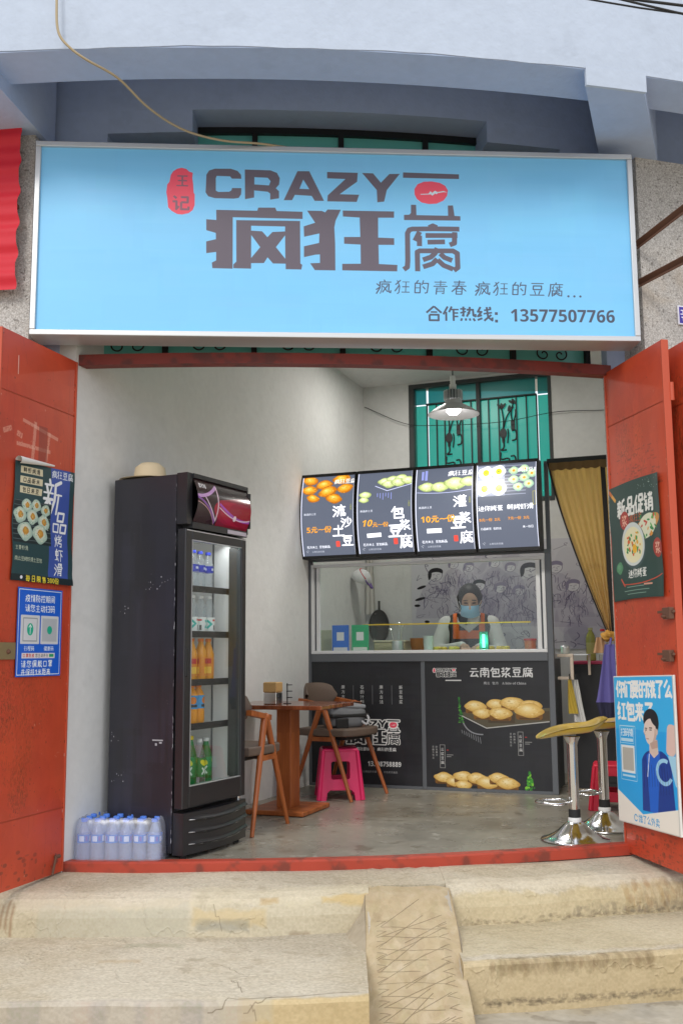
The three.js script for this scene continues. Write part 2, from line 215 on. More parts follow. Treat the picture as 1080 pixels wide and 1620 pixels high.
const LOGO = {
  C: '854 141 868 116 898 105 981 103 1016 115 1034 137 1036 159 987 160 977 147 908 146 903 160 904 231 916 238 973 236 985 227 988 214 1037 213 1035 248 1023 269 998 274 900 274 865 264 851 242', R: '1054 106 1188 107 1222 121 1237 151 1233 188 1216 209 1233 226 1233 266 1187 275 1187 240 1174 230 1103 224 1103 265 1056 276', Rh: '1104 148 1174 150 1189 169 1181 194 1104 190',
  A: '1330 108 1392 107 1469 275 1420 276 1404 248 1316 244 1301 275 1258 276', Ah: '1360 155 1392 210 1340 209', Z: '1486 109 1648 110 1644 161 1551 235 1654 236 1641 277 1486 277 1489 243 1583 147 1486 145', Y: '1671 110 1729 111 1770 164 1816 113 1871 111 1801 206 1786 272 1750 277 1748 207',
  F1: '907 340 1120 340 1125 322 1213 320 1221 339 1356 340 1356 381 993 380 994 670 890 669 887 638 909 626 909 578 858 586 857 520 907 507 906 471 857 457 856 395 908 398', F2: '1011 396 1343 393 1344 633 1354 641 1349 667 1268 667 1268 636 1202 636 1174 602 1155 635 1089 637 1089 668 998 667 998 646 1013 630', F2h: '1088 426 1265 426 1265 454 1199 459 1173 489 1145 456 1088 454', F3h: '1089 478 1136 546 1089 608', F4h: '1265 476 1217 544 1266 609',
  K1: '1380 333 1457 333 1475 341 1487 324 1557 324 1529 387 1522 425 1526 516 1526 669 1419 669 1395 631 1446 628 1446 580 1422 582 1363 597 1363 536 1442 515 1444 461 1364 482 1362 423 1422 401', K2: '1567 328 1838 328 1837 364 1753 365 1752 479 1836 481 1836 519 1753 520 1754 629 1851 633 1849 669 1562 668 1562 631 1659 629 1659 520 1573 517 1573 479 1658 477 1656 366 1568 362',
  D1: '1889 102 2187 107 2187 134 1888 133', D2: '1928 288 1955 288 1956 347 2124 348 2124 289 2151 288 2158 348 2189 350 2189 375 1890 376 1890 347 1919 345 1927 335',
};
const LIPS = '1948 197 1965 169 1999 154 2041 151 2082 158 2112 175 2126 201 2121 233 2102 260 2064 279 2023 282 1985 274 1960 254 1948 228', SMILE = '1979 225 2023 222 2032 207 2042 217 2057 204 2071 212 2103 205 2124 214 2103 212 2073 218 2065 225 2057 221 2043 234 2034 226 2023 227 1981 229';
const FU = ['2182 424 2046 424 1933 427 1917 432 1907 452 1906 608 1903 644 1884 658', '2021 418 2042 407 2063 417', '1971 442 1958 469 1946 494', '1970 464 1969 524', '2002 463 2171 461', '2012 501 2104 498', '2157 442 2154 505 2129 515', '1957 667 1957 558 1970 551 2145 549 2168 563 2169 644 2148 660', '2062 534 2051 563 2028 586 1986 602', '2078 565 2099 587 2140 604', '2061 596 2036 624 1986 642', '2063 601 2094 632 2144 653'];
const SEAL = '670 146 682 125 703 110 725 104 749 110 764 125 783 132 781 162 786 196 789 245 795 256 795 318 785 345 765 362 731 371 706 369 677 352 659 332 654 280 648 246 652 202 663 187';
function logo(c, ink, ground, outline) { // in sign millimetres
  if (outline) { c.lineJoin = 'round'; c.strokeStyle = outline; c.lineWidth = 46; for (const k in LOGO) if (!k.endsWith('h')) area(c, LOGO[k]); for (const f of FU) lineOf(c, f, 68, outline); area(c, SEAL); area(c, LIPS); }
  for (const k in LOGO) area(c, LOGO[k], k.endsWith('h') ? ground : ink);
  for (const f of FU) lineOf(c, f, 27, ink);
  area(c, LIPS, '#ee4f66'); area(c, SMILE, outline ?? '#cfe3ef'); area(c, SEAL, '#ee4f66');
  han(c, '王', 697, 146, 66, '#86606f', { weight: 0.13 }); han(c, '记', 680, 262, 88, '#86606f', { weight: 0.13 });
}

// ---------------------------------------------------------------- materials
const nA = fbm(4, 6, 11), nB = fbm(6, 5, 23), nC = fbm(16, 4, 31), nD = fbm(3, 5, 47), nE = fbm(64, 2, 53);
const ridge = (u, v) => 1 - abs(2 * nA(u + 0.13, v * 1) - 1);
const concreteMap = dataTex(1024, (u, v) => {
  let c = mix3([190, 176, 148], [206, 196, 174], sstep(0.3, 0.7, nB(u, v)));
  c = mix3(c, [182, 175, 160], 0.6 * sstep(0.48, 0.68, nD(u + 0.3, v + 0.1)));
  c = mix3(c, [206, 182, 130], 0.4 * sstep(0.5, 0.72, nD(v + 0.7, u + 0.2)));
  c = mix3(c, [140, 128, 108], 0.42 * sstep(0.66, 0.8, nC(u, v)));
  const crack = sstep(0.992, 0.999, ridge(u, v)) * sstep(0.5, 0.6, nD(u + 0.5, v));
  c = mix3(c, [120, 104, 80], 0.6 * crack);
  const g = (nE(u, v) - 0.5) * 22; return [c[0] + g, c[1] + g, c[2] + g];
}, true, 1.7);
const concreteBump = dataTex(512, (u, v) => { const h = 140 * nC(u, v) + 80 * nE(u, v) - 90 * sstep(0.985, 0.999, ridge(u, v)); return [h, h, h]; }, false, 1.7);
const floorMap = dataTex(1024, (u, v) => {
  let c = mix3([150, 145, 134], [172, 166, 153], sstep(0.3, 0.7, nB(u, v)));
  c = mix3(c, [128, 118, 102], 0.55 * sstep(0.55, 0.72, nD(u + 0.2, v)));
  c = mix3(c, [196, 192, 182], 0.8 * sstep(0.72, 0.78, nC(u * 2, v * 2)));
  c = mix3(c, [112, 100, 84], 0.5 * sstep(0.7, 0.8, nC(u + 0.4, v + 0.3)));
  const g = (nE(u, v) - 0.5) * 16; return [c[0] + g, c[1] + g, c[2] + g];
}, true, 2.3);
const floorRough = dataTex(256, (u, v) => { const h = 90 + 90 * nB(u, v) + 30 * nC(u, v); return [h, h, h]; }, false, 1.3);
const plasterMap = dataTex(512, (u, v) => { const g = 246 + (nB(u, v) - 0.5) * 12 + (nE(u, v) - 0.5) * 8 - 5 * sstep(0.66, 0.8, nC(u, v)); return [g, g, g * 0.995]; }, true, 2.1);
const plasterBump = dataTex(512, (u, v) => { const h = 128 + 120 * (nC(u, v) - 0.5) + 60 * (nE(u, v) - 0.5); return [h, h, h]; }, false, 1.1);
const stoneMap = dataTex(1024, (u, v) => { // washed stone chips
  const k = nE(u * 1, v * 1), f = periodicChip(u, v); let c = mix3([168, 163, 158], [206, 202, 198], sstep(0.3, 0.75, f));
  c = mix3(c, [112, 107, 102], 0.6 * sstep(0.7, 0.8, k)); c = mix3(c, [176, 158, 138], 0.4 * sstep(0.5, 0.7, nD(u, v)));
  return c;
}, true, 0.9);
function periodicChip(u, v) { return 0.6 * chipA(u, v) + 0.4 * chipB(u, v); }
function chipA(u, v) { return (chipA.f ??= periodic(180, 71))(u, v); }
function chipB(u, v) { return (chipB.f ??= periodic(360, 73))(u, v); }
const stoneBump = dataTex(512, (u, v) => { const h = 255 * periodicChip(u, v); return [h, h, h]; }, false, 0.9);
const woodMap = (a, b, seed) => { const f = fbm(5, 4, seed), g = periodic(60, seed + 5); return dataTex(256, (u, v) => { const r = sin((u * 26 + f(u, v * 0.25) * 9)) * 0.5 + 0.5; return mix3(a, b, 0.6 * r + 0.4 * g(u, v * 0.1)); }, true, 0.5); };
const M = {
  concrete: std(lin(0.80, 0.80, 0.84), { map: concreteMap, bumpMap: concreteBump, bumpScale: 0.006, roughness: 0.92 }),
  floor: std(lin(0.78, 0.78, 0.76), { map: floorMap, roughnessMap: floorRough, roughness: 0.5 }),
  fascia: std(lin(0.53, 0.60, 0.73), { map: plasterMap, bumpMap: plasterBump, bumpScale: 0.004, roughness: 0.85 }),
  bluePaint: std(lin(0.47, 0.57, 0.80), { map: plasterMap, bumpMap: plasterBump, bumpScale: 0.004, roughness: 0.85 }),
  wall: std(lin(0.79, 0.79, 0.785), { map: plasterMap, bumpMap: plasterBump, bumpScale: 0.003, roughness: 0.8 }),
  stone: std(lin(1, 1, 1), { map: stoneMap, bumpMap: stoneBump, bumpScale: 0.004, roughness: 0.85 }),
  black: std(lin(0.012, 0.012, 0.013), { roughness: 0.45 }), blackGloss: phy(lin(0.014, 0.014, 0.017), { roughness: 0.32, clearcoat: 0.4, clearcoatRoughness: 0.3 }),
  iron: std(lin(0.02, 0.021, 0.022), { roughness: 0.5, metalness: 0.3 }), alu: std(lin(0.62, 0.63, 0.64), { roughness: 0.38, metalness: 0.55 }), aluWhite: std(lin(0.72, 0.73, 0.74), { roughness: 0.4 }),
  greyPost: std(lin(0.13, 0.14, 0.155), { roughness: 0.45, metalness: 0.3 }), chrome: std(lin(0.78, 0.78, 0.78), { roughness: 0.13, metalness: 1 }), rubber: std(lin(0.02, 0.02, 0.02), { roughness: 0.8 }),
  glass: phy(lin(0.97, 0.99, 0.98), { roughness: 0.02, transmission: 1, thickness: 0, ior: 1.36 }),
  tealGlass: phy(lin(0.16, 0.60, 0.52), { roughness: 0.35, transmission: 0.9, thickness: 0 }), tealFilm: phy(lin(0.2, 0.66, 0.6), { roughness: 0.3, transmission: 0.12, thickness: 0 }),
  white: std(lin(0.78, 0.78, 0.77), { roughness: 0.5 }), orangeWood: std(lin(1, 1, 1), { map: woodMap([150, 78, 36], [186, 106, 54], 5), roughness: 0.42 }), darkWood: phy(lin(1, 1, 1), { map: woodMap([104, 52, 30], [142, 78, 48], 9), roughness: 0.22, clearcoat: 0.5 }),
  leather: std(lin(0.15, 0.105, 0.08), { roughness: 0.55 }), pink: phy(lin(0.78, 0.018, 0.13), { roughness: 0.38 }), crimson: phy(lin(0.66, 0.012, 0.045), { roughness: 0.4 }),
  gold: phy(lin(0.80, 0.53, 0.04), { roughness: 0.3, clearcoat: 0.7, clearcoatRoughness: 0.08 }), rust: std(lin(0.14, 0.065, 0.04), { roughness: 0.85 }), brass: std(lin(0.45, 0.36, 0.2), { metalness: 0.8, roughness: 0.4 }),
};
function redTex(w, h, seed, extra) { // worn red oil paint on sheet steel
  return canvasTex(w, h, (c) => {
    seedv = seed; c.fillStyle = '#c84a2a'; c.fillRect(0, 0, w, h);
    for (let i = 0; i < 260; i++) { c.fillStyle = `rgba(${rnd() < 0.5 ? '150,44,26' : '206,82,50'},${rr(0.03, 0.1)})`; c.beginPath(); c.ellipse(rr(0, w), rr(0, h), rr(8, w * 0.3), rr(20, h * 0.12), rr(-0.2, 0.2), 0, 7); c.fill(); }
    for (let i = 0; i < 130; i++) { c.strokeStyle = `rgba(${rnd() < 0.6 ? '92,28,20' : '222,140,112'},${rr(0.1, 0.4)})`; c.lineWidth = rr(0.6, 2); const x = rr(0, w), y = rr(0, h); c.beginPath(); c.moveTo(x, y); c.lineTo(x + rr(-14, 14), y + rr(-50, 50)); c.stroke(); }
    for (let i = 0; i < 150; i++) { const x = rr(0, w), y = h * pow(rnd(), 0.7); c.fillStyle = `rgba(${rnd() < 0.7 ? '66,30,24' : '214,170,150'},${rr(0.2, 0.6)})`; c.beginPath(); c.ellipse(x, y, rr(1, 4), rr(1, 5), 0, 0, 7); c.fill(); }
    for (let i = 0; i < 40; i++) { const x = rr(0, w), y = h - rr(0, h * 0.06); c.fillStyle = `rgba(70,46,36,${rr(0.15, 0.4)})`; c.beginPath(); c.ellipse(x, y, rr(3, 16), rr(2, 12), 0, 0, 7); c.fill(); }
    for (let q = 0; q < 7; q++) { const X0 = rr(0.1, 0.8) * w, Y0 = rr(0.1, 0.9) * h, k = rr(0.08, 0.26); for (let i = 0; i < 700; i++) { const a = rr(0, 7), r = sqrt(rnd()) + rr(-0.2, 0.2); c.fillStyle = `rgba(${rnd() < 0.75 ? '96,52,24' : '224,112,70'},${rr(0.08, 0.3)})`; c.fillRect(X0 + cos(a) * r * k * w, Y0 + sin(a) * r * k * w * 1.8, rr(1, 5), rr(2, 13)); } }
    for (let i = 0; i < 26; i++) { const x = rr(0, w), y = rr(0, h), L = rr(30, 220); for (let k = 0; k < L; k += 2) { c.fillStyle = `rgba(126,40,24,${rr(0.05, 0.3)})`; c.fillRect(x + sin(k * 0.06) * 2, y + k, rr(1, 4), 3); } }
    for (let i = 0; i < 90; i++) { const e = rnd() < 0.5 ? rr(0, 8) : w - rr(0, 8); c.fillStyle = rnd() < 0.6 ? 'rgba(64,34,28,0.7)' : 'rgba(226,206,196,0.7)'; c.fillRect(e, rr(0, h), rr(2, 5), rr(2, 12)); }
    extra?.(c);
  });
}
const redBar = dataTex(256, (u, v) => mix3(mix3([158, 58, 40], [184, 70, 48], nB(u, v)), [96, 52, 42], 0.6 * sstep(0.55, 0.75, nC(u, v))), true, 1.3);
M.redBar = std(lin(1, 1, 1), { map: redBar, roughness: 0.55 });
const redEdge = std(lin(0.5, 0.075, 0.03), { roughness: 0.5 });

// ---------------------------------------------------------------- ground, steps and shell of the building
const A0 = 20.7 * RAD, WX = sin(A0), WZ = -cos(A0); // direction of the left wall, away from the street
const wallPt = (t, d = 0) => [-1.36 + WX * t + d * cos(A0), -5.1 + WZ * t + d * sin(A0)]; // t along the left wall, d into the room
const CORN = wallPt(4.45), ROOM = -A0;
struct('street', [metric(xf(new THREE.PlaneGeometry(240, 240), 0, -0.42, 0, -PI / 2))], std(lin(0.72, 0.72, 0.74), { map: concreteMap, bumpMap: concreteBump, bumpScale: 0.006, roughness: 0.95 }));
const wob = (s, o, y) => [o + 0.004 * sin(s * 5.1 + o * 3) + 0.0025 * sin(s * 13 + 1), y + 0.003 * sin(s * 3.7 + o * 6)];
// weathered cement of the steps: s along the front, v across tread and riser; stains, patches and cracks copied from the place
const cementBase = (() => { const W = 2048, H = 512, c = document.createElement('canvas'); c.width = W; c.height = H; const x = c.getContext('2d'), im = x.createImageData(W, H); const g1 = fbm(10, 5, 201), g2 = fbm(3, 4, 207), g3 = fbm(48, 3, 211), g4 = periodic(512, 219);
  for (let j = 0; j < H; j++) for (let i = 0; i < W; i++) { const u = i / W, v = j / H / 4; let k = mix3([194, 183, 160], [208, 200, 182], sstep(0.3, 0.7, g1(u, v))); k = mix3(k, [178, 170, 154], 0.6 * sstep(0.5, 0.66, g2(u, v + 0.1))); k = mix3(k, [164, 152, 130], 0.3 * sstep(0.66, 0.8, g3(u, v))); const n = (g4(u, v) - 0.5) * 26 + (rnd() - 0.5) * 14, o = (j * W + i) * 4; im.data[o] = k[0] + n; im.data[o + 1] = k[1] + n; im.data[o + 2] = k[2] + n; im.data[o + 3] = 255; }
  x.putImageData(im, 0, 0); return c; })();
const stepTex = (draw) => { const t = canvasTex(2048, 512, (c, w, h) => {
  c.drawImage(cementBase, 0, 0);
  const X = (q) => (q + 2) * 512, Y = (v) => h - v * 512;
  const soft = (col, k) => col.replace(/,([0-9.]+)\)$/, (m, v) => ',' + (v * k).toFixed(3) + ')');
  const ragged = (s0, s1, v0, v1, col, seed, jag = 0.02) => { seedv = seed; const n = max(10, floor((s1 - s0) * 60)), A = [], B = []; let wa = 0, wb = 0; for (let i = 0; i <= n; i++) { wa = wa * 0.8 + rr(-jag, jag) * 0.7; wb = wb * 0.8 + rr(-jag, jag) * 0.7; A.push(wa); B.push(wb); } for (let L = 0; L < 5; L++) { const q = (L - 2) * 0.004; c.fillStyle = soft(col, 0.15); c.beginPath(); for (let i = 0; i <= n; i++) c.lineTo(X(lerp(s0 - q, s1 + q, i / n)), Y(v0 - q + A[i] + rr(-0.003, 0.003))); for (let i = n; i >= 0; i--) c.lineTo(X(lerp(s0 - q, s1 + q, i / n)), Y(v1 + q + B[i] + rr(-0.003, 0.003))); c.closePath(); c.fill(); } };
  const grains = (s0, s1, v0, v1, n, cols, a0, a1, seed, tall = 1) => { seedv = seed; for (let i = 0; i < n; i++) { c.fillStyle = `rgba(${cols[floor(rnd() * cols.length)]},${rr(a0, a1) * 0.32})`; c.beginPath(); const mid = (rnd() + rnd()) / 2; c.ellipse(X(rr(s0, s1)), Y(lerp(v0 - 0.01, v1 + 0.01, mid)), rr(1, 8), rr(1, 4) * tall, rr(-0.3, 0.3), 0, 7); c.fill(); } };
  const crack = (s, v, n, ds, dv, seed, w0 = 2) => { seedv = seed; c.strokeStyle = 'rgba(84,72,56,0.5)'; c.lineJoin = 'round'; c.beginPath(); c.moveTo(X(s), Y(v)); for (let i = 0; i < n; i++) { s += ds * rr(0.3, 1.6); v += dv * rr(-0.6, 2) + rr(-0.004, 0.004); c.lineTo(X(s), Y(v)); } c.lineWidth = w0 * 0.75; c.stroke(); };
  draw({ ragged, grains, crack });
  }); t.wrapS = t.wrapT = THREE.RepeatWrapping; t.repeat.set(0.25, 1); t.offset.set(0.5, 0); return t; };
const landTex = stepTex(({ ragged, grains, crack }) => {
  ragged(-2, 0.1, 0.50, 0.75, 'rgba(190,182,158,0.75)', 301); ragged(-1.35, -0.72, 0.51, 0.66, 'rgba(176,176,160,0.6)', 302); ragged(0.4, 2, 0.47, 0.75, 'rgba(198,178,136,0.75)', 303);
  ragged(-1.45, -0.70, 0.40, 0.53, 'rgba(222,212,190,0.75)', 304, 0.012); ragged(-0.72, 0.1, 0.38, 0.515, 'rgba(220,208,182,0.75)', 305, 0.016); ragged(0.42, 1.9, 0.35, 0.46, 'rgba(222,213,192,0.7)', 306, 0.012);
  ragged(-0.70, -0.40, 0.53, 0.585, 'rgba(206,182,132,0.85)', 307, 0.014); ragged(-0.685, -0.47, 0.575, 0.61, 'rgba(142,140,138,0.85)', 308, 0.009); ragged(-0.42, -0.35, 0.475, 0.50, 'rgba(182,148,92,0.8)', 309, 0.006); ragged(-0.16, 0.06, 0.475, 0.52, 'rgba(200,160,92,0.75)', 310, 0.012); ragged(-0.30, -0.22, 0.635, 0.66, 'rgba(120,102,78,0.7)', 311, 0.006);
  for (let i = 0; i < 6; i++) ragged(-1.575 + i * 0.022, -1.57 + i * 0.022, 0.50, 0.60 + 0.02 * (i % 3), 'rgba(120,82,46,0.7)', 320 + i, 0.012);
  grains(-2, 2, 0.0, 0.66, 900, ['120,106,84', '226,216,196', '150,134,106'], 0.1, 0.4, 330); grains(-1.9, 0.08, 0.652, 0.672, 500, ['74,62,48', '104,90,70'], 0.3, 0.7, 331); grains(0.45, 1.9, 0.585, 0.61, 500, ['74,64,52', '110,96,76'], 0.25, 0.6, 332); grains(0.95, 1.6, 0.55, 0.60, 220, ['96,88,76'], 0.15, 0.4, 333, 3); grains(1.2, 1.55, 0.44, 0.6, 160, ['160,120,70', '120,100,76'], 0.15, 0.4, 334, 5);
  for (let i = 0; i < 14; i++) ragged(rrS(i, -1.4, 1.4), rrS(i, -1.4, 1.4) + 0.05, 0.12 + 0.02 * (i % 9), 0.126 + 0.02 * (i % 9), 'rgba(132,116,90,0.45)', 340 + i, 0.003);
  crack(-0.62, 0.5, 10, 0.004, 0.014, 351, 1.4); crack(0.2, 0.06, 14, 0.05, 0.001, 352, 1.2);
});
function rrS(i, a, b) { return lerp(a, b, (i * 0.6180339 + 0.21) % 1); }
const lowTex = stepTex(({ ragged, grains, crack }) => {
  ragged(-2, -0.42, 0.80, 1.0, 'rgba(176,174,164,0.8)', 401, 0.006); ragged(-0.46, 0.1, 0.80, 1.0, 'rgba(196,166,104,0.85)', 402, 0.012); ragged(0.3, 2, 0.555, 0.80, 'rgba(192,170,122,0.8)', 403, 0.008); ragged(0.34, 2, 0.02, 0.5, 'rgba(198,180,140,0.45)', 404);
  ragged(-0.52, -0.36, 0.79, 0.90, 'rgba(192,184,164,0.9)', 405, 0.022); ragged(-0.42, 0.08, 0.772, 0.80, 'rgba(196,188,170,0.9)', 406, 0.010); ragged(-0.02, 0.08, 0.80, 0.83, 'rgba(106,98,84,0.6)', 407, 0.014);
  crack(-0.55, 0.42, 9, 0.012, 0.012, 411, 1.5); crack(-0.50, 0.60, 12, 0.004, 0.017, 412, 2); crack(-0.47, 0.80, 12, 0.038, -0.0012, 413, 3); crack(-0.47, 0.80, 8, -0.014, 0.012, 414, 2.4); crack(-0.36, 0.79, 7, -0.012, 0.012, 415, 2.4); crack(-0.43, 0.83, 6, 0.004, 0.012, 416, 1.6);
  for (let i = 0; i < 16; i++) ragged(-1.75 + i * 0.085 + 0.03 * sin(i * 7), -1.73 + i * 0.085 + 0.05 * sin(i * 3), 0.81, 0.9 + 0.03 * (i % 3), i % 3 ? 'rgba(140,136,126,0.22)' : 'rgba(198,192,174,0.4)', 420 + i, 0.01);
  grains(0.42, 1.05, 0.555, 0.63, 520, ['112,96,70', '132,112,82'], 0.1, 0.4, 441, 4); grains(0.4, 1.9, 0.545, 0.556, 500, ['104,92,72', '140,126,98'], 0.2, 0.5, 442); grains(0.4, 1.9, 0.725, 0.745, 700, ['72,64,52', '100,88,70'], 0.25, 0.65, 443); grains(1.1, 1.9, 0.0, 0.14, 500, ['112,106,98', '92,86,78'], 0.15, 0.45, 444); grains(1.15, 1.5, 0.66, 0.74, 260, ['92,84,60', '84,80,64'], 0.2, 0.5, 445, 2);
  grains(-2, 2, 0, 0.8, 900, ['124,110,88', '228,220,202', '154,140,114'], 0.1, 0.4, 446); ragged(-0.68, -0.62, 0.34, 0.37, 'rgba(140,126,104,0.6)', 447, 0.008); ragged(-0.95, -0.72, 0.13, 0.19, 'rgba(166,158,142,0.6)', 448, 0.014); ragged(-1.0, -0.85, 0.36, 0.40, 'rgba(186,164,124,0.6)', 449, 0.012);
});
const landMat = std(lin(0.88, 0.85, 0.80), { map: landTex, bumpMap: concreteBump, bumpScale: 0.008, roughness: 0.92 }), lowMat = std(lin(0.88, 0.85, 0.80), { map: lowTex, bumpMap: concreteBump, bumpScale: 0.008, roughness: 0.92 });
const endX = (xa, xb) => (s, o, y) => { const w = wob(s, o, y); const k = (s + 3.4) / 6.8; return [w[0], w[1], lerp(xa === null ? -3.4 : sAtX(xa, o), xb === null ? 3.4 : sAtX(xb, o), k)]; }; // cut along a straight line in x
struct('landing', [arcSweep([[-0.06, -0.036], [0.30, -0.048], [0.36, -0.055], [0.41, -0.072], [0.445, -0.10], [0.47, -0.14], [0.525, -0.6], [-0.06, -0.6]], -3.4, 3.4, 90, endX(null, 0.108)),
  arcSweep([[-0.06, -0.036], [0.33, -0.05], [0.34, -0.6], [-0.06, -0.6]], -3.4, 3.4, 10, endX(0.108, 0.463)),
  arcSweep([[-0.06, -0.036], [0.28, -0.046], [0.34, -0.053], [0.38, -0.07], [0.41, -0.10], [0.425, -0.14], [0.455, -0.6], [-0.06, -0.6]], -3.4, 3.4, 90, (s, o, y) => { const w = endX(0.463, null)(s, o, y); return [w[0] - (o > 0.2 ? 0.03 * clamp(w[2] - 0.4, 0, 1.5) : 0), w[1], w[2]]; })], landMat);
struct('lower_step', [arcSweep([[0.44, -0.216], [1.225, -0.228], [1.252, -0.233], [1.264, -0.246], [1.275, -0.6], [0.44, -0.6]], -3.4, 3.4, 90, endX(null, 0.085))], lowMat);
struct('lower_step', [arcSweep([[0.36, -0.216], [0.92, -0.223], [0.936, -0.227], [0.945, -0.238], [0.93, -0.6], [0.36, -0.6]], -3.4, 3.4, 90, endX(0.47, null))], lowMat);
{ // ramp for a wheel, with a criss-cross scored into the cement
  const rampMap = canvasTex(512, 1024, (c, w, h) => {
    seedv = 99; c.fillStyle = '#c6b18a'; c.fillRect(0, 0, w, h);
    for (let i = 0; i < 900; i++) { c.fillStyle = `rgba(${rnd() < 0.5 ? '150,128,92' : '218,204,172'},${rr(0.03, 0.12)})`; c.beginPath(); c.ellipse(rr(0, w), rr(0, h), rr(4, 60), rr(4, 40), rr(0, 3), 0, 7); c.fill(); }
    for (let i = 0; i < 3000; i++) { c.fillStyle = `rgba(${rnd() < 0.6 ? '110,92,64' : '232,222,198'},${rr(0.1, 0.35)})`; c.fillRect(rr(0, w), rr(0, h), 2, 2); }
  });
  const score = (c, w, h, col) => {
    c.strokeStyle = col; c.lineWidth = 2.6; c.lineCap = 'round';
    seedv = 400; for (let i = 0; i < 13; i++) { const y = 300 + i * 62; c.lineWidth = rr(1.6, 3); c.beginPath(); c.moveTo(rr(60, 110), y); c.lineTo(rr(300, 450), y - rr(120, 200)); c.moveTo(rr(60, 90), y + rr(-6, 6)); c.lineTo(rr(240, 455), y + rr(-10, 26)); c.stroke(); if (i % 2) { c.beginPath(); c.moveTo(rr(180, 240), y + 30); c.lineTo(rr(420, 460), y - rr(70, 120)); c.stroke(); } c.lineWidth = 2; c.beginPath(); c.moveTo(58, y - 8); c.lineTo(112, y - 30); c.lineTo(62, y - 40); c.moveTo(458, y + 14); c.lineTo(400, y + 2); c.lineTo(452, y - 20); c.stroke(); }
  };
  const cm = canvasTex(512, 1024, (c, w, h) => { c.drawImage(rampMap.image, 0, 0); score(c, w, h, 'rgba(120,102,74,0.42)'); });
  const bm = canvasTex(512, 1024, (c, w, h) => { c.fillStyle = '#b0b0b0'; c.fillRect(0, 0, w, h); score(c, w, h, '#101010'); }); bm.colorSpace = THREE.NoColorSpace;
  const top = new THREE.PlaneGeometry(1, 1, 6, 24), p = top.attributes.position, uv = top.attributes.uv;
  const path = (v) => [lerp(-0.5, 0.46, 0), v];
  for (let i = 0; i < p.count; i++) { const u = uv.getX(i), v = 1 - uv.getY(i); const z = lerp(-4.80, -3.80, v), y = v < 0.1 ? lerp(-0.052, -0.066, v / 0.1) : lerp(-0.066, -0.47, (v - 0.1) / 0.9); p.setXYZ(i, lerp(0.092, 0.475, u) + (u - 0.5) * 0.03 * v + 0.0015 * sin(v * 9), y + 0.003 * sin(u * 9 + v * 17) - 0.010 * (abs(u - 0.5) > 0.49 ? 1 : 0), z); }
  top.computeVertexNormals();
  const ramp = struct('ramp', [top], std(lin(0.84, 0.84, 0.88), { map: cm, bumpMap: bm, bumpScale: 0.004, roughness: 0.93 }));
  const side = (x0, x1, w) => { const g = new THREE.BufferGeometry(), P = [], I = []; const n = 12; for (let i = 0; i <= n; i++) { const v = i / n, z = lerp(-4.80, -3.80, v), y = (v < 0.1 ? lerp(-0.052, -0.066, v / 0.1) : lerp(-0.066, -0.47, (v - 0.1) / 0.9)) - 0.006, xs = lerp(x0, x1, v); P.push(xs, y, z, xs + w * (0.5 + 0.5 * sin(v * 9)) * (v < 0.62 ? 1 : 0.1), min(y - 0.02, -0.235), z); } for (let i = 0; i < n; i++) { const a = i * 2; I.push(a, a + 1, a + 2, a + 1, a + 3, a + 2); } g.setAttribute('position', new THREE.Float32BufferAttribute(P, 3)); g.setIndex(I); g.computeVertexNormals(); g.setAttribute('uv', new THREE.Float32BufferAttribute(new Float32Array(P.length / 3 * 2), 2)); const q = metric(g); return q; };
  const edge = mesh('ramp_side', [side(0.092, 0.077, -0.10), side(0.475, 0.49, 0.03)], M.concrete, ramp);
  const cheek = (x0, x1) => { const s = poly([[4.80, -0.06], [4.70, -0.075], [3.80, -0.48], [3.80, -0.6], [4.80, -0.6]]); const g = new THREE.ExtrudeGeometry(s, { depth: x1 - x0, bevelEnabled: false }); g.applyMatrix4(new THREE.Matrix4().makeRotationY(PI / 2)); g.translate(x0, 0, 0); return metric(g); };
  mesh('ramp_body', [cheek(0.10, 0.468)], M.concrete, ramp);
}
// shop floor and ceiling follow the curved front
const plan = (off) => { const q = []; for (let i = 0; i <= 20; i++) q.push(arc(lerp(-1.44, 1.53, i / 20), off)); return q; };
const shellPlan = [...plan(-0.02), [1.52 + WX * 4.3, -5.44 + WZ * 4.3], [CORN[0] - 0.05, CORN[1] - 0.1], [-1.40, -5.14]];
const slab = (pts, y0, y1) => { const g = new THREE.ExtrudeGeometry(poly(pts.map(([x, z]) => [x, -z])), { depth: y1 - y0, bevelEnabled: false }); g.applyMatrix4(new THREE.Matrix4().makeRotationX(-PI / 2)); g.translate(0, y0, 0); return metric(g); };
struct('floor', [slab(shellPlan, -0.2, 0)], M.floor);
struct('ceiling', [slab([...plan(-0.26), ...shellPlan.slice(21)], 3.47, 3.6)], M.wall);
const frameBox = (t0, t1, d0, d1, y0, y1) => { const P = [wallPt(t0, d0), wallPt(t1, d0), wallPt(t1, d1), wallPt(t0, d1)]; return slab(P, y0, y1); };
struct('wall_left', [frameBox(-0.02, 4.6, -0.15, 0, -0.2, 3.47)], M.wall);
struct('wall_right', [frameBox(1.335, 4.6, 2.59, 2.74, -0.2, 3.47)], M.wall);
// back wall with a window opening; b runs along it from the corner
const BW = { b0: 0.445, b1: 1.745, y0: 2.30, y1: 3.452 };
{ const q = (b0, b1, y0, y1) => frameBox(4.45, 4.6, b0, b1, y0, y1);
  struct('wall_back', [q(-0.1, BW.b0, -0.2, 3.47), q(BW.b1, 3.0, -0.2, 3.47), q(BW.b0, BW.b1, -0.2, BW.y0), q(BW.b0, BW.b1, BW.y1, 3.47)], M.wall); }

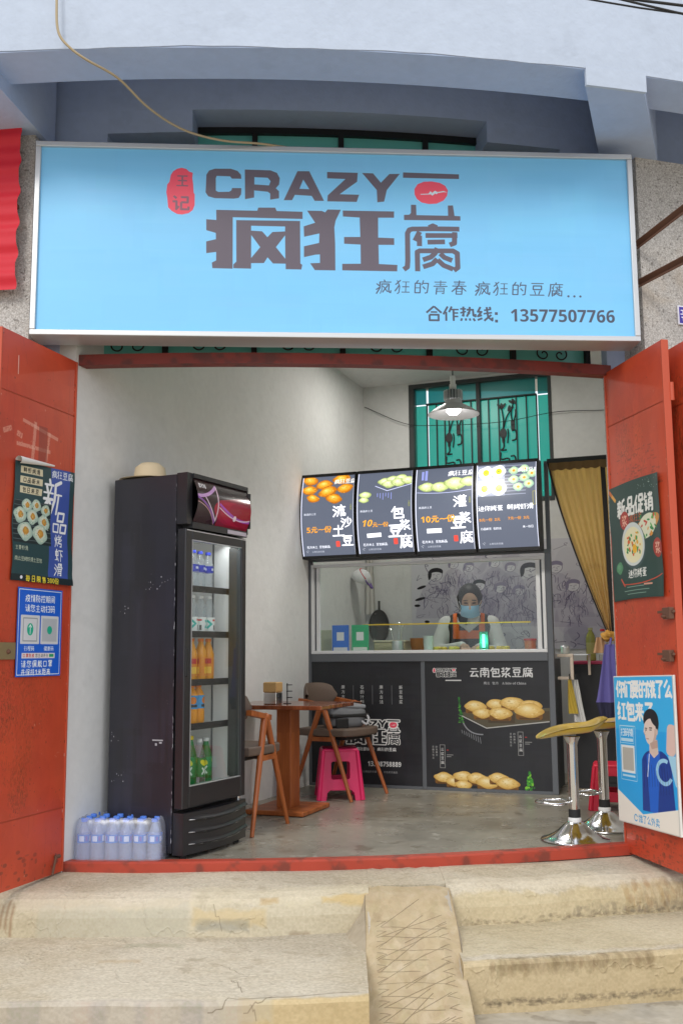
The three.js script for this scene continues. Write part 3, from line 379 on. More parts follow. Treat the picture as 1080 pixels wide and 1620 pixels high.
const building = thing('building', 'pale blue rounded building front with deep overhanging canopy and stone pillars', 'building', [0, 0, 0]);
mesh('fascia', [arcSweep([[0.80, 3.762], [0.80, 5.0], [0.78, 5.0], [0.60, 4.4], [0.60, 3.79]], -4.2, 4.2, 80, (s, o, y) => [o, y + (y < 3.8 ? 0.003 * sin(s * 7) + 0.002 * sin(s * 23) : 0)])], M.fascia, building);
mesh('canopy_beam', [arcBox(-4.2, 4.2, 0.54, 0.795, 3.758, 4.3, 80)], M.bluePaint, building);
mesh('canopy_slab', [arcBox(-4.2, 4.2, -0.24, 0.60, 4.22, 4.42, 60)], M.bluePaint, building);
mesh('upper_wall', [arcBox(-1.62, 1.62, -0.24, 0, 3.907, 4.23, 40), arcBox(-1.62, -1.272, -0.24, 0, 3.60, 3.907, 8), arcBox(-1.62, -1.40, -0.06, 0, 2.49, 3.60, 6), arcBox(-1.272, -0.815, -0.24, 0, 3.779, 3.907, 8), arcBox(0.795, 1.222, -0.24, 0, 3.785, 3.907, 8), arcBox(1.222, 1.62, -0.24, 0, 3.60, 3.907, 8), arcBox(1.455, 1.62, -0.06, 0, 2.49, 3.60, 6)], M.bluePaint, building);
mesh('pillar', [arcBox(-3.6, -1.585, -0.24, 0.2, -0.2, 3.68, 24)], M.stone, building);
mesh('pillar', [arcBox(1.565, 3.6, -0.24, 0.2, -0.2, 3.68, 24)], M.stone, building);
mesh('door_jamb', [arcBox(-1.584, -1.395, -0.06, 0.0, -0.2, 2.489, 6)], M.wall, building);
mesh('door_jamb', [arcBox(1.462, 1.564, -0.06, 0.0, -0.2, 2.489, 6)], M.wall, building);
mesh('bay_wall', [arcBox(-3.6, -1.621, -0.24, 0.02, 3.68, 4.23, 20)], M.bluePaint, building);
mesh('bay_wall', [arcBox(1.621, 3.6, -0.24, 0.02, 3.68, 4.23, 20)], M.bluePaint, building);
{ // cantilever brackets under the canopy
  const pr = (f0, f1, b1, b0, y0, y1) => slab([f0, f1, b1, b0], y0, y1);
  mesh('bracket', [pr(arc(1.0, 0.783), arc(1.285, 0.783), [1.79, -5.35], [1.466, -5.33], 3.68, 4.24)], M.bluePaint, building);
  mesh('bracket', [pr([-2.1, -4.36], [-1.63, -4.36], [-1.515, -5.08], [-2.1, -5.08], 3.68, 4.24)], M.bluePaint, building);
  // front face of the right bracket, plastered with the fascia
  mesh('bracket_front', [arcBox(0.998, 1.287, 0.784, 0.8015, 3.676, 3.775, 4)], M.fascia, building);
}
mesh('threshold', [arcSweep([[-0.05, -0.045], [0.022, -0.045], [0.024, 0.002], [0.014, 0.010], [-0.045, 0.010]], -1.40, 1.47, 40, (s, o, y) => [o, y + 0.012 * max(0, s - 0.2)])], M.redBar, building);
mesh('lintel_beam', [arcBox(-1.40, 1.47, -0.06, 0.01, 2.495, 2.552, 40)], std(lin(0.46, 0.38, 0.38), { map: redBar, roughness: 0.55 }), building);  // red bar map tinted darker: shade on the beam put into its colour
{ // transom window between lintel beam and upper wall
  const tw = building;
  for (let k = -3; k < 3; k++) {
    const s0 = max(-1.395, k * 0.49) + 0.014, s1 = min(1.45, (k + 1) * 0.49) - 0.014, top = abs(s0 + s1) / 2 < 0.8 ? 3.905 : 3.777;
    const pane = mesh('window_pane', [arcBox(s0, s1, -0.212, -0.206, 2.58, top, 3)], M.tealFilm, tw);
    const sc = (s0 + s1) / 2, curl = (sg) => { const pts = []; for (let i = 0; i <= 26; i++) { const a = i / 26 * 4.2 * PI / 2 + 0.4, r = 0.008 + 0.034 * (i / 26); const ss = sc + sg * (0.052 + r * cos(a)); const [x, z] = arc(ss, -0.185); pts.push([x, 2.655 + r * sin(a) * 0.9, z]); } return tube(pts, 0.0045, 60, 5); };
    mesh('scroll', [curl(1)], M.iron, tw); mesh('scroll', [curl(-1)], M.iron, tw);
  }
  for (let k = -3; k <= 3; k++) { const s = clamp(k * 0.49, -1.385, 1.44), top = abs(k) < 2 ? 3.904 : 3.776; mesh('window_mullion', [arcBox(s - 0.015, s + 0.015, -0.23, -0.18, 2.567, top, 2)], M.iron, tw); }
  mesh('window_rail', [arcBox(-1.375, 1.375, -0.23, -0.18, 3.72, 3.748, 20)], M.iron, tw);
  mesh('window_rail', [arcBox(-1.398, 1.453, -0.229, -0.181, 2.566, 2.579, 20)], M.iron, tw);
  mesh('window_rail', [arcBox(-0.812, 0.793, -0.229, -0.181, 3.868, 3.905, 20)], M.iron, tw);
}

// ---------------------------------------------------------------- shop sign and street-front items
{
  const sign = thing('shop_sign', 'large sky blue shop sign with grey Chinese lettering above the doorway', 'sign', [-1.547, 2.585, -4.869], 3.584 * RAD);
  const W = 3.105, H = 1.027;
  const tex = canvasTex(2048, 678, (c, w, h) => {
    c.fillStyle = '#7fcbfb'; c.fillRect(0, 0, w, h);
    seedv = 5; for (let i = 0; i < 300; i++) { c.fillStyle = `rgba(${rnd() < 0.5 ? '150,215,255' : '104,184,232'},${rr(0.02, 0.05)})`; c.fillRect(rr(-100, w), rr(-50, h), rr(20, 400), rr(10, 120)); }
    c.save(); c.scale(w / 3100, h / 1025);
    logo(c, '#625966', '#7fcbfb');
    han(c, '疯狂的青春', 1738, 718, 78, '#4d586e', { weight: 0.07, gap: 0.27, slant: 0.06, brush: 1, cap: 'round' });
    let x = han(c, '疯狂的豆腐', 2258, 722, 78, '#4d586e', { weight: 0.07, gap: 0.24, slant: 0.06, brush: 1, cap: 'round' });
    c.fillStyle = '#4d586e'; for (let i = 0; i < 3; i++) { c.beginPath(); c.arc(x + 10 + i * 32, 798, 6, 0, 7); c.fill(); }
    han(c, '合作热线', 1996, 862, 84, '#4a5062', { weight: 0.125, gap: 0.06 });
    c.fillStyle = '#4a5062'; c.fillRect(2358, 893, 15, 15); c.fillRect(2358, 935, 15, 15);
    c.font = 'bold 98px sans-serif'; c.textBaseline = 'alphabetic'; const s = '13577507766', tw = c.measureText(s).width; c.save(); c.translate(2438, 944); c.scale(560 / tw, 1); c.fillText(s, 0, 0); c.restore();
    c.restore();
  });
  mesh('sign_panel', [sheet(W - 0.05, H - 0.05, 30, 8, (u, v) => 0.004 * sin(u * 9) * sin(v * 3.1) - 0.004).translate(W / 2, H / 2, 0)], phy(lin(1, 1, 1), { map: tex, roughness: 0.42 }), sign);
  mesh('sign_box', [bx(0.012, W - 0.012, 0.012, H - 0.012, -0.16, -0.012)], std(lin(0.60, 0.57, 0.52), { roughness: 0.6 }), sign);
  for (const [a, b, c2, d] of [[0, W, 0, 0.028], [0, W, H - 0.028, H], [0, 0.028, 0.0285, H - 0.0285], [W - 0.028, W, 0.0285, H - 0.0285]]) mesh('frame_strip', [rbx(a, b, c2, d, -0.165, 0.012, 0.004)], M.alu, sign);
}
{ // red banner on the left pillar
  const [x, z] = arc(-2.115, 0.24), b = thing('red_banner', 'creased red fabric banner on the pillar left of the blue sign', 'banner', [x, 2.82, z], arcTurn(-2.115));
  const g = sheet(1.0, 0.935, 20, 60, (u, v, px, py) => [px + (u > 0.97 ? 0.006 * sin(v * 37) : 0), py + 0.4675, 0.02 + 0.006 * sin(v * 31 + sin(u * 5)) + 0.005 * sin(v * 71 + u * 3) + 0.004 * sin(u * 9)]);
  mesh('fabric', [g], std(lin(0.62, 0.012, 0.03), { roughness: 0.6 }), b); mesh('batten', [bx(-0.5, 0.49, 0.91, 0.93, -0.04, 0.004)], M.rust, b);
  for (const y of [0.2, 0.45, 0.7]) mesh('batten', [bx(-0.5, 0.475, y, y + 0.018, -0.04, 0.004)], M.rust, b);
}
tag(mesh('hanging_cable', [tube([[-1.288, 4.12, -4.262], [-1.283, 3.984, -4.255], [-1.266, 3.802, -4.255], [-1.214, 3.737, -4.262], [-1.154, 3.702, -4.29], [-1.033, 3.677, -4.4], [-0.915, 3.616, -4.56], [-0.775, 3.600, -4.74], [-0.599, 3.606, -4.86], [-0.40, 3.612, -4.91], [-0.27, 3.620, -4.965]], 0.006, 90, 6)], std(lin(0.42, 0.33, 0.2), { roughness: 0.7 })), 'thin tan cable drooping from the white canopy to the sign', 'cable');
[[[1.02, 3.742, -3.9], [1.26, 3.702, -3.9], [1.6, 3.655, -3.9], 0.006], [[1.0, 3.735, -3.87], [1.3, 3.652, -3.87], [1.6, 3.582, -3.87], 0.005], [[1.0, 3.755, -3.95], [1.34, 3.690, -3.95], [1.6, 3.655, -3.95], 0.004]].forEach(([a, b, c2, r], i) => {
  const e0 = [a[0] - 7, a[1] + 1.3, a[2] - 0.1], e1 = [c2[0] + 5, c2[1] - 0.6, c2[2]];
  tag(mesh('overhead_wire', [tube([a, b, c2, e1], r, 40, 6)], M.rubber), ['thickest black overhead wire across the top right corner', 'lowest thin black overhead wire at the top right corner', 'topmost thin black overhead wire at the top right corner'][i], 'wire', 'overhead wires');
});
for (const [a, b, l] of [[[1.588, 3.165, -5.19], [1.90, 3.305, -4.62], 'upper rusty angle iron bar sticking out beside the sign'], [[1.588, 2.952, -5.19], [1.90, 2.995, -4.62], 'lower rusty angle iron bar sticking out beside the sign']]) {
  const t = thing('iron_bar', l, 'bar', a, 0, 'rusty bars by the right pillar'), d = [b[0] - a[0], b[1] - a[1], b[2] - a[2]];
  mesh('flange', [bar([0, 0, 0], d, 0.03, 0.005)], M.rust, t); mesh('flange', [bar([0.013, -0.014, 0], [d[0] + 0.013, d[1] - 0.014, d[2]], 0.005, 0.03)], M.rust, t);
}
{ const [x, z] = arc(1.84, 0.206), t = thing('number_plate', 'small blue enamel house number plate on the right stone pillar', 'sign', [x, 2.745, z], arcTurn(1.84));
  const tex = canvasTex(128, 96, (c) => { c.fillStyle = '#e9e6f2'; c.fillRect(0, 0, 128, 96); c.fillStyle = '#3a2a9a'; c.fillRect(5, 5, 118, 86); c.fillStyle = '#e8e4f4'; c.font = 'bold 50px sans-serif'; c.fillRect(14, 20, 26, 6); c.fillRect(24, 20, 6, 26); c.fillRect(12, 40, 30, 6); c.fillRect(16, 56, 24, 6); c.fillRect(24, 56, 6, 22); });
  mesh('plate', [rbx(-0.075, 0.075, 0, 0.108, 0, 0.004, 0.002)], std(lin(0.75, 0.74, 0.8), { roughness: 0.4 }), t); mesh('enamel', [new THREE.PlaneGeometry(0.144, 0.102).translate(0, 0.054, 0.0055)], phy(lin(1, 1, 1), { map: tex, roughness: 0.25 }), t); }

// ---------------------------------------------------------------- red sheet steel doors
function doorLeaf(name, label, pos, turn, w, y0, y1, tex, seam) {
  const d = thing(name, label, 'door', pos, turn, 'red steel door leaves');
  mesh('door_core', [bx(0.004, w - 0.004, y0 + 0.004, y1 - 0.004, -0.030, -0.004)], redEdge, d);
  const cut = seam ?? [];
  const ys = [y0, ...cut, y1];
  for (let i = 0; i + 1 < ys.length; i++) { // sheets between welded seams
    const a = ys[i] + (i ? 0.003 : 0), b = ys[i + 1] - (i + 2 < ys.length ? 0.003 : 0), g = new THREE.PlaneGeometry(w, b - a, 12, 24), p = g.attributes.position, uv = g.attributes.uv;
    for (let k = 0; k < p.count; k++) { const X = p.getX(k) + w / 2, Yv = p.getY(k) + (a + b) / 2; const edge = min(X, w - X, Yv - a, b - Yv); p.setXYZ(k, X, Yv, 0.003 * sstep(0, 0.06, edge) * (0.6 + 0.4 * sin(X * 17 + Yv * 5) * sin(Yv * 7)) - 0.001); uv.setXY(k, X / w, (Yv - y0) / (y1 - y0)); }
    g.computeVertexNormals(); mesh('door_sheet', [g], phy(lin(1, 1, 1), { map: tex, roughness: 0.46, clearcoat: 0.15, clearcoatRoughness: 0.4 }), d);
  }
  mesh('door_stile', [rbx(-0.012, 0.0, y0, y1, -0.034, 0.004, 0.003), ], redEdge, d); mesh('door_stile', [rbx(w, w + 0.012, y0, y1, -0.034, 0.004, 0.003)], redEdge, d);
  return d;
}
const leftTex = redTex(512, 2048, 21, (c) => { // torn paper and paste left on the paint
  const X = (u) => u / 0.60 * 512, Y = (y) => 2048 - (y + 0.035) / 2.535 * 2048;
  c.strokeStyle = 'rgba(222,168,150,0.62)'; c.lineCap = 'butt';
  for (const [x0, y0, x1, y1, w] of [[0.17, 2.10, 0.46, 2.06, 14], [0.13, 1.98, 0.40, 1.985, 15], [0.27, 2.11, 0.25, 1.88, 20], [0.39, 2.08, 0.36, 1.9, 15], [0.03, 2.02, 0.09, 2.045, 20], [0.13, 2.03, 0.17, 2.02, 22]]) { c.lineWidth = w; c.beginPath(); c.moveTo(X(x0), Y(y0)); c.lineTo(X(x1), Y(y1)); c.stroke(); seedv = 1 + floor(x0 * 999); for (let i = 0; i < 16; i++) { c.fillStyle = 'rgba(176,62,40,0.5)'; c.fillRect(X(lerp(x0, x1, rnd())) + rr(-10, 8), Y(lerp(y0, y1, rnd())) + rr(-10, 8), rr(2, 8), rr(2, 7)); } }
  c.fillStyle = 'rgba(120,44,32,0.5)'; c.fillRect(X(0.30), Y(2.10), X(0.07), 180); c.fillStyle = 'rgba(228,196,186,0.85)'; c.fillRect(X(0.12), Y(2.40), 5, 74);
  for (let i = 0; i < 240; i++) { c.fillStyle = `rgba(70,34,26,${rr(0.15, 0.45)})`; const y = rr(0.6, 0.95); c.fillRect(X(rr(0.01, 0.16)), Y(y), rr(1, 6), rr(1, 6)); }
});
const dl = doorLeaf('steel_door', 'red steel door leaf folded open on the left, carrying two posters', [-1.551, 0, -4.50], 71.72 * RAD, 0.60, -0.030, 2.505, leftTex, [0.27, 2.215]);
{
  const h = mesh('hasp', [rbx(-0.012, 0.165, 0.985, 1.062, 0.006, 0.011, 0.002), bx(0.02, 0.03, 1.07, 1.10, 0.006, 0.02)], M.brass, dl); mesh('bolt_head', [xf(lathe([[0, 0.012], [0.008, 0.009], [0.012, 0]], 12), 0.11, 1.02, 0.011, PI / 2)], M.rust, h);
  mesh('floor_bolt', [rod([0.535, 0.055, 0.012], [0.50, -0.028, 0.016], 0.006), rod([0.53, 0.05, 0.012], [0.56, 0.05, 0.014], 0.009)], M.rust, dl);
}
const rightTex = redTex(512, 2048, 33, (c) => { seedv = 3; for (let i = 0; i < 90; i++) { c.fillStyle = `rgba(110,50,38,${rr(0.2, 0.5)})`; c.fillRect(rr(60, 440), rr(380, 560), rr(4, 40), rr(2, 8)); } for (let i = 0; i < 160; i++) { c.fillStyle = `rgba(84,46,34,${rr(0.05, 0.22)})`; c.fillRect(rr(0, 512), 2048 - 130 * pow(rnd(), 2), rr(4, 40), rr(2, 9)); } });
const dr = doorLeaf('steel_door', 'red steel door leaf folded open on the right, carrying the green poster', [1.447, 0, -5.385], -78.6 * RAD, 0.606, -0.018, 2.51, rightTex, [2.205]);
for (const [x, y] of [[0.52, 0.95], [0.54, 1.15]]) mesh('lock_bracket', [rbx(x, x + 0.07, y, y + 0.055, 0.006, 0.03, 0.003), bx(x - 0.06, x + 0.09, y + 0.03, y + 0.042, 0.012, 0.022), cyl(0.006, 0.006, 0.03, x + 0.03, y + 0.012, 0.035, 8, PI / 2)], M.rust, dr);
{ const n = -78.6 * RAD, c0 = [1.447 + 0.62 * cos(n), -5.385 - 0.62 * sin(n)];
  const d2 = doorLeaf('steel_door', 'second red steel leaf of the folded right door, mostly outside the frame', [1.565, 0, -5.36], -78.6 * RAD, 0.60, -0.018, 2.505, redTex(256, 1024, 41), [2.2]);
  const d3 = doorLeaf('steel_door', 'outermost red steel leaf of the folded right door at the picture edge', [1.64, 0, -5.33], -77 * RAD, 0.60, -0.018, 2.50, redTex(256, 1024, 43), [2.2]);
  mesh('hinge', [cyl(0.012, 0.012, 0.09, 0.615, 2.25, -0.04, 10)], redEdge, dr); mesh('hinge', [cyl(0.012, 0.012, 0.09, 0.615, 0.4, -0.04, 10)], redEdge, dr);
}
// ---------------------------------------------------------------- printed posters
function blob(c, x, y, rx, ry, a, cols) { // a printed lump of food, tones from rim to middle
  const n = cols.length; c.save(); c.translate(x, y); c.rotate(a); c.scale(rx, ry);
  const path = () => { c.beginPath(); for (let j = 0; j <= 40; j++) { const t = j / 40 * 2 * PI, r = 1 + 0.035 * sin(t * 3 + x) + 0.03 * sin(t * 5 + y) + 0.05 * cos(t * 4); j ? c.lineTo(r * cos(t), r * sin(t)) : c.moveTo(r * cos(t), r * sin(t)); } };
  const g = c.createRadialGradient(-0.15, -0.3, 0.08, 0, 0, 1.12); cols.forEach((k, i) => g.addColorStop(1 - i / (n - 1 || 1), k)); path(); c.fillStyle = g; c.fill(); c.clip();
  const s0 = seedv; seedv = floor(x * 31 + y * 57); for (let i = 0; i < 90; i++) { c.fillStyle = cols[floor(rnd() * n)]; c.globalAlpha = rr(0.15, 0.55); c.beginPath(); c.ellipse(rr(-1, 1), rr(-1, 1), rr(0.02, 0.14), rr(0.02, 0.09), rr(0, 3), 0, 7); c.fill(); } seedv = s0; c.restore();
}
function onDoor(root, turn, u, y, off = 0.006) { return [root.position.x + u * cos(turn) + off * sin(turn), y, root.position.z - u * sin(turn) + off * cos(turn)]; }
const paper = (tex, o = {}) => phy(lin(1, 1, 1), { map: tex, roughness: 0.5, side: THREE.DoubleSide, ...o });
{
  const tex = canvasTex(512, 640, (c, w, h) => {
    c.fillStyle = '#27464a'; c.fillRect(0, 0, w, h); c.fillStyle = '#3d56a6'; c.fillRect(300, 0, 170, h - 36);
    ['#d9cfae', '#d9cfae', '#d9cfae'].forEach((k, i) => { c.fillStyle = k; c.fillRect(44, 22 + i * 54, 180, 38); }); han(c, '鲜虾烤滑', 66, 27, 28, '#2c2a24', { weight: 0.13, gap: 0.25 }); han(c, '口品新米', 66, 81, 28, '#2c2a24', { weight: 0.13, gap: 0.25 }); han(c, '包日来豆', 66, 135, 28, '#2c2a24', { weight: 0.13, gap: 0.25 });
    han(c, '疯狂豆腐', 308, 10, 44, '#e8ecf2', { weight: 0.1, gap: 0.08, brush: 1 });
    han(c, '新', 236, 66, 190, '#eef0f2', { weight: 0.085, brush: 1, slant: 0.1, sx: 0.85, cap: 'round' }); han(c, '品', 340, 240, 120, '#eef0f2', { weight: 0.09, brush: 1, slant: 0.1, cap: 'round' }); han(c, '烤虾滑', 352, 366, 68, '#eef0f2', { weight: 0.1, brush: 1, vertical: 1, gap: 0.16, cap: 'round' });
    c.fillStyle = '#1c2a2c'; c.fillRect(8, 205, 310, 230); for (let i = 0; i < 9; i++) { c.fillStyle = '#59686a'; c.fillRect(8, 208 + i * 26, 310, 4); }
    seedv = 12; for (const [x, y, r] of [[110, 232, 42], [190, 226, 40], [270, 246, 38], [60, 288, 50], [160, 290, 48], [258, 312, 50], [105, 372, 58], [225, 378, 60]]) { blob(c, x, y, r, r * 0.85, 0.2, ['#8fb0a4', '#c9d6c4', '#e2dcc4']); blob(c, x + 4, y - 2, r * 0.4, r * 0.38, 0, ['#b98232', '#d9a548']); for (let i = 0; i < 9; i++) { c.fillStyle = rnd() < 0.5 ? '#3f8f7c' : '#e4ead8'; c.fillRect(x + rr(-r, r) * 0.8, y + rr(-r, r) * 0.7, rr(3, 9), rr(2, 6)); } }
    han(c, '主要虾滑', 22, 450, 24, '#c9cfb4', { weight: 0.1 }); han(c, '南云豆烤虾滑土豆包', 16, 508, 25, '#c9cfb4', { weight: 0.1, gap: 0.02 });
    c.fillStyle = '#15262a'; c.fillRect(0, h - 36, w, 36); han(c, '每日限售300份', 112, h - 34, 34, '#e8d23a', { weight: 0.15, gap: 0.3 }); c.fillStyle = '#e6e6ee'; c.beginPath(); c.arc(78, h - 20, 10, 0, 7); c.fill();
  });
  const p = thing('poster', 'dark green and blue food poster with curled top corner on the left door', 'poster', onDoor(dl, dl.rotation.y, 0.352, 1.345), dl.rotation.y);
  mesh('print', [sheet(0.485, 0.575, 24, 30, (u, v, x, y) => [x + 0.006 * sin(v * 9), y + 0.2875 - 0.02 * (1 - u) * v, 0.002 + 0.004 * abs(sin(v * 7 + u * 4)) + 0.012 * sstep(0.9, 1, 1 - v) * u])], paper(tex), p);
  mesh('curled_edge', [sheet(0.30, 1, 16, 14, (u, v, x) => { const a = v * 4.4, r = 0.018 * (1 - u * 0.75); return [-0.242 + u * 0.30, 0.556 + 0.022 * u + r * sin(a) , 0.006 + r * (1 - cos(a))]; })], std(lin(0.72, 0.70, 0.67), { side: THREE.DoubleSide }), p);
}
{
  const tex = canvasTex(384, 460, (c, w, h) => {
    c.fillStyle = '#1b63d6'; c.fillRect(0, 0, w, h); c.strokeStyle = '#e6edf8'; c.lineWidth = 4; c.strokeRect(12, 10, w - 24, h - 20);
    han(c, '疫情防控期间', 62, 34, 40, '#f2f5fb', { weight: 0.12, gap: 0.08 }); han(c, '请您主动扫码', 62, 86, 40, '#f2f5fb', { weight: 0.12, gap: 0.08 });
    for (const x of [30, 198]) { c.fillStyle = '#d6d8dc'; c.beginPath(); c.roundRect(x, 142, 158, 150, 6); c.fill(); }
    c.strokeStyle = '#9aa0a8'; c.lineWidth = 6; c.strokeRect(52, 158, 114, 118); c.fillStyle = '#1fae8e'; c.beginPath(); c.ellipse(109, 216, 26, 32, 0, 0, 7); c.fill(); c.strokeStyle = '#e8f5f1'; c.lineWidth = 5; c.beginPath(); c.moveTo(109, 240); c.lineTo(109, 194); c.moveTo(97, 206); c.lineTo(109, 192); c.lineTo(121, 206); c.stroke();
    c.fillStyle = '#b9bec4'; c.fillRect(212, 156, 130, 122); c.fillStyle = '#1fae8e'; c.beginPath(); c.arc(277, 217, 22, 0, 7); c.fill();
    han(c, '行程码', 62, 302, 26, '#f2f5fb', { weight: 0.11 }); han(c, '健康码', 232, 302, 26, '#f2f5fb', { weight: 0.11 });
    c.fillStyle = '#e6ddde'; c.fillRect(46, 338, 284, 28); han(c, '口罩防疫', 56, 342, 19, '#c8434a', { weight: 0.13, gap: 0.3 }); han(c, '您主动并行', 160, 342, 19, '#55606a', { weight: 0.12, gap: 0.2 }); c.fillStyle = '#21a06c'; c.fillRect(280, 344, 40, 15);
    han(c, '请您佩戴口罩', 44, 376, 38, '#f2f5fb', { weight: 0.12, gap: 0.2 }); han(c, '并保持1米距离', 44, 420, 34, '#f2f5fb', { weight: 0.12, gap: 0.14 });
  });
  const p = thing('notice', 'bright blue health notice with white text below the food poster', 'notice', onDoor(dl, dl.rotation.y, 0.348, 0.905), dl.rotation.y);
  mesh('print', [sheet(0.357, 0.412, 8, 8, (u, v, x, y) => [x, y + 0.206, 0.003 + 0.001 * sin(u * 5)])], paper(tex, { roughness: 0.35 }), p);
}
{
  const tex = canvasTex(512, 576, (c, w, h) => {
    c.fillStyle = '#22413b'; c.fillRect(0, 0, w, h); han(c, '新品促销', 84, 78, 92, '#e4e4de', { weight: 0.16, gap: 0.04, sx: 0.95 });
    seedv = 8; for (let i = 0; i < 26; i++) { c.fillStyle = '#9fb3a8'; c.fillRect(rr(300, 500), rr(8, 60), rr(2, 7), rr(2, 5)); }
    for (const [x, y, s, k] of [[30, 40, 1, '#c9682e'], [60, 66, 0.7, '#d9a04a']]) { c.save(); c.translate(x, y); c.rotate(0.7); c.fillStyle = k; c.fillRect(-40, -8, 80 * s, 17); c.restore(); }
    for (const [x, y] of [[158, 188], [470, 348]]) { c.fillStyle = '#a8362a'; c.beginPath(); c.arc(x, y, 46, 0, 7); c.fill(); han(c, '浆', x - 28, y - 28, 56, '#e8b49c', { weight: 0.12 }); }
    han(c, '疯狂豆', 208, 168, 40, '#c25a30', { weight: 0.09, brush: 1 });
    c.save(); c.translate(360, 245); c.rotate(-0.3); c.fillStyle = '#c8893e'; c.beginPath(); c.ellipse(0, 0, 150, 46, 0, 0, 7); c.fill(); c.fillStyle = '#d9dcc0'; c.beginPath(); c.ellipse(20, 0, 90, 56, 0, 0, 7); c.fill(); c.restore();
    for (let i = 0; i < 20; i++) { c.fillStyle = ['#2e8a4a', '#54a84e', '#d8902e', '#c23c28'][i % 4]; c.beginPath(); c.ellipse(rr(320, 480), rr(190, 290), rr(6, 20), rr(4, 10), rr(0, 3), 0, 7); c.fill(); }
    c.fillStyle = '#3c5252'; c.beginPath(); c.ellipse(232, 320, 122, 112, 0, 0, 7); c.fill(); c.fillStyle = '#cfd6d2'; c.beginPath(); c.ellipse(228, 312, 116, 106, 0, 0, 7); c.fill(); c.fillStyle = '#e6e0b8'; c.beginPath(); c.ellipse(228, 316, 98, 88, 0, 0, 7); c.fill();
    for (let i = 0; i < 34; i++) { c.fillStyle = ['#3c9a48', '#d8652e', '#e0a83c', '#2c7a3c'][i % 4]; c.beginPath(); c.ellipse(rr(160, 300), rr(255, 370), rr(5, 14), rr(4, 10), rr(0, 3), 0, 7); c.fill(); } c.fillStyle = '#f0b628'; c.beginPath(); c.arc(240, 336, 22, 0, 7); c.fill();
    blob(c, 80, 416, 34, 30, 0, ['#3f7a50', '#6aa07c']); han(c, '迷你烤蛋', 168, 432, 44, '#e4e4de', { weight: 0.13, gap: 0.02 });
    c.strokeStyle = '#c8482e'; c.lineWidth = 9; c.beginPath(); c.moveTo(90, 470); c.quadraticCurveTo(120, 500, 130, 512); c.stroke(); c.lineWidth = 5; c.beginPath(); c.moveTo(110, 500); c.quadraticCurveTo(330, 522, 500, 470); c.stroke(); c.fillStyle = '#8fae9e'; for (const [x, y, l] of [[150, 516, 170], [120, 534, 250], [150, 550, 190]]) c.fillRect(x, y, l, 3); c.fillStyle = '#d89a84'; c.fillRect(320, 508, 80, 8);
  });
  const p = thing('poster', 'dark green poster with bowl of food on the right red door', 'poster', onDoor(dr, dr.rotation.y, 0.275, 1.258), dr.rotation.y);
  mesh('print', [sheet(0.535, 0.605, 20, 24, (u, v, x, y) => [x + 0.004 * sin(v * 6), y + 0.3025 + 0.008 * sin(u * 3), 0.002 + 0.004 * abs(sin(v * 6 + u * 2)) + 0.006 * sstep(0.88, 1, u)])], paper(tex, { roughness: 0.42 }), p);
}
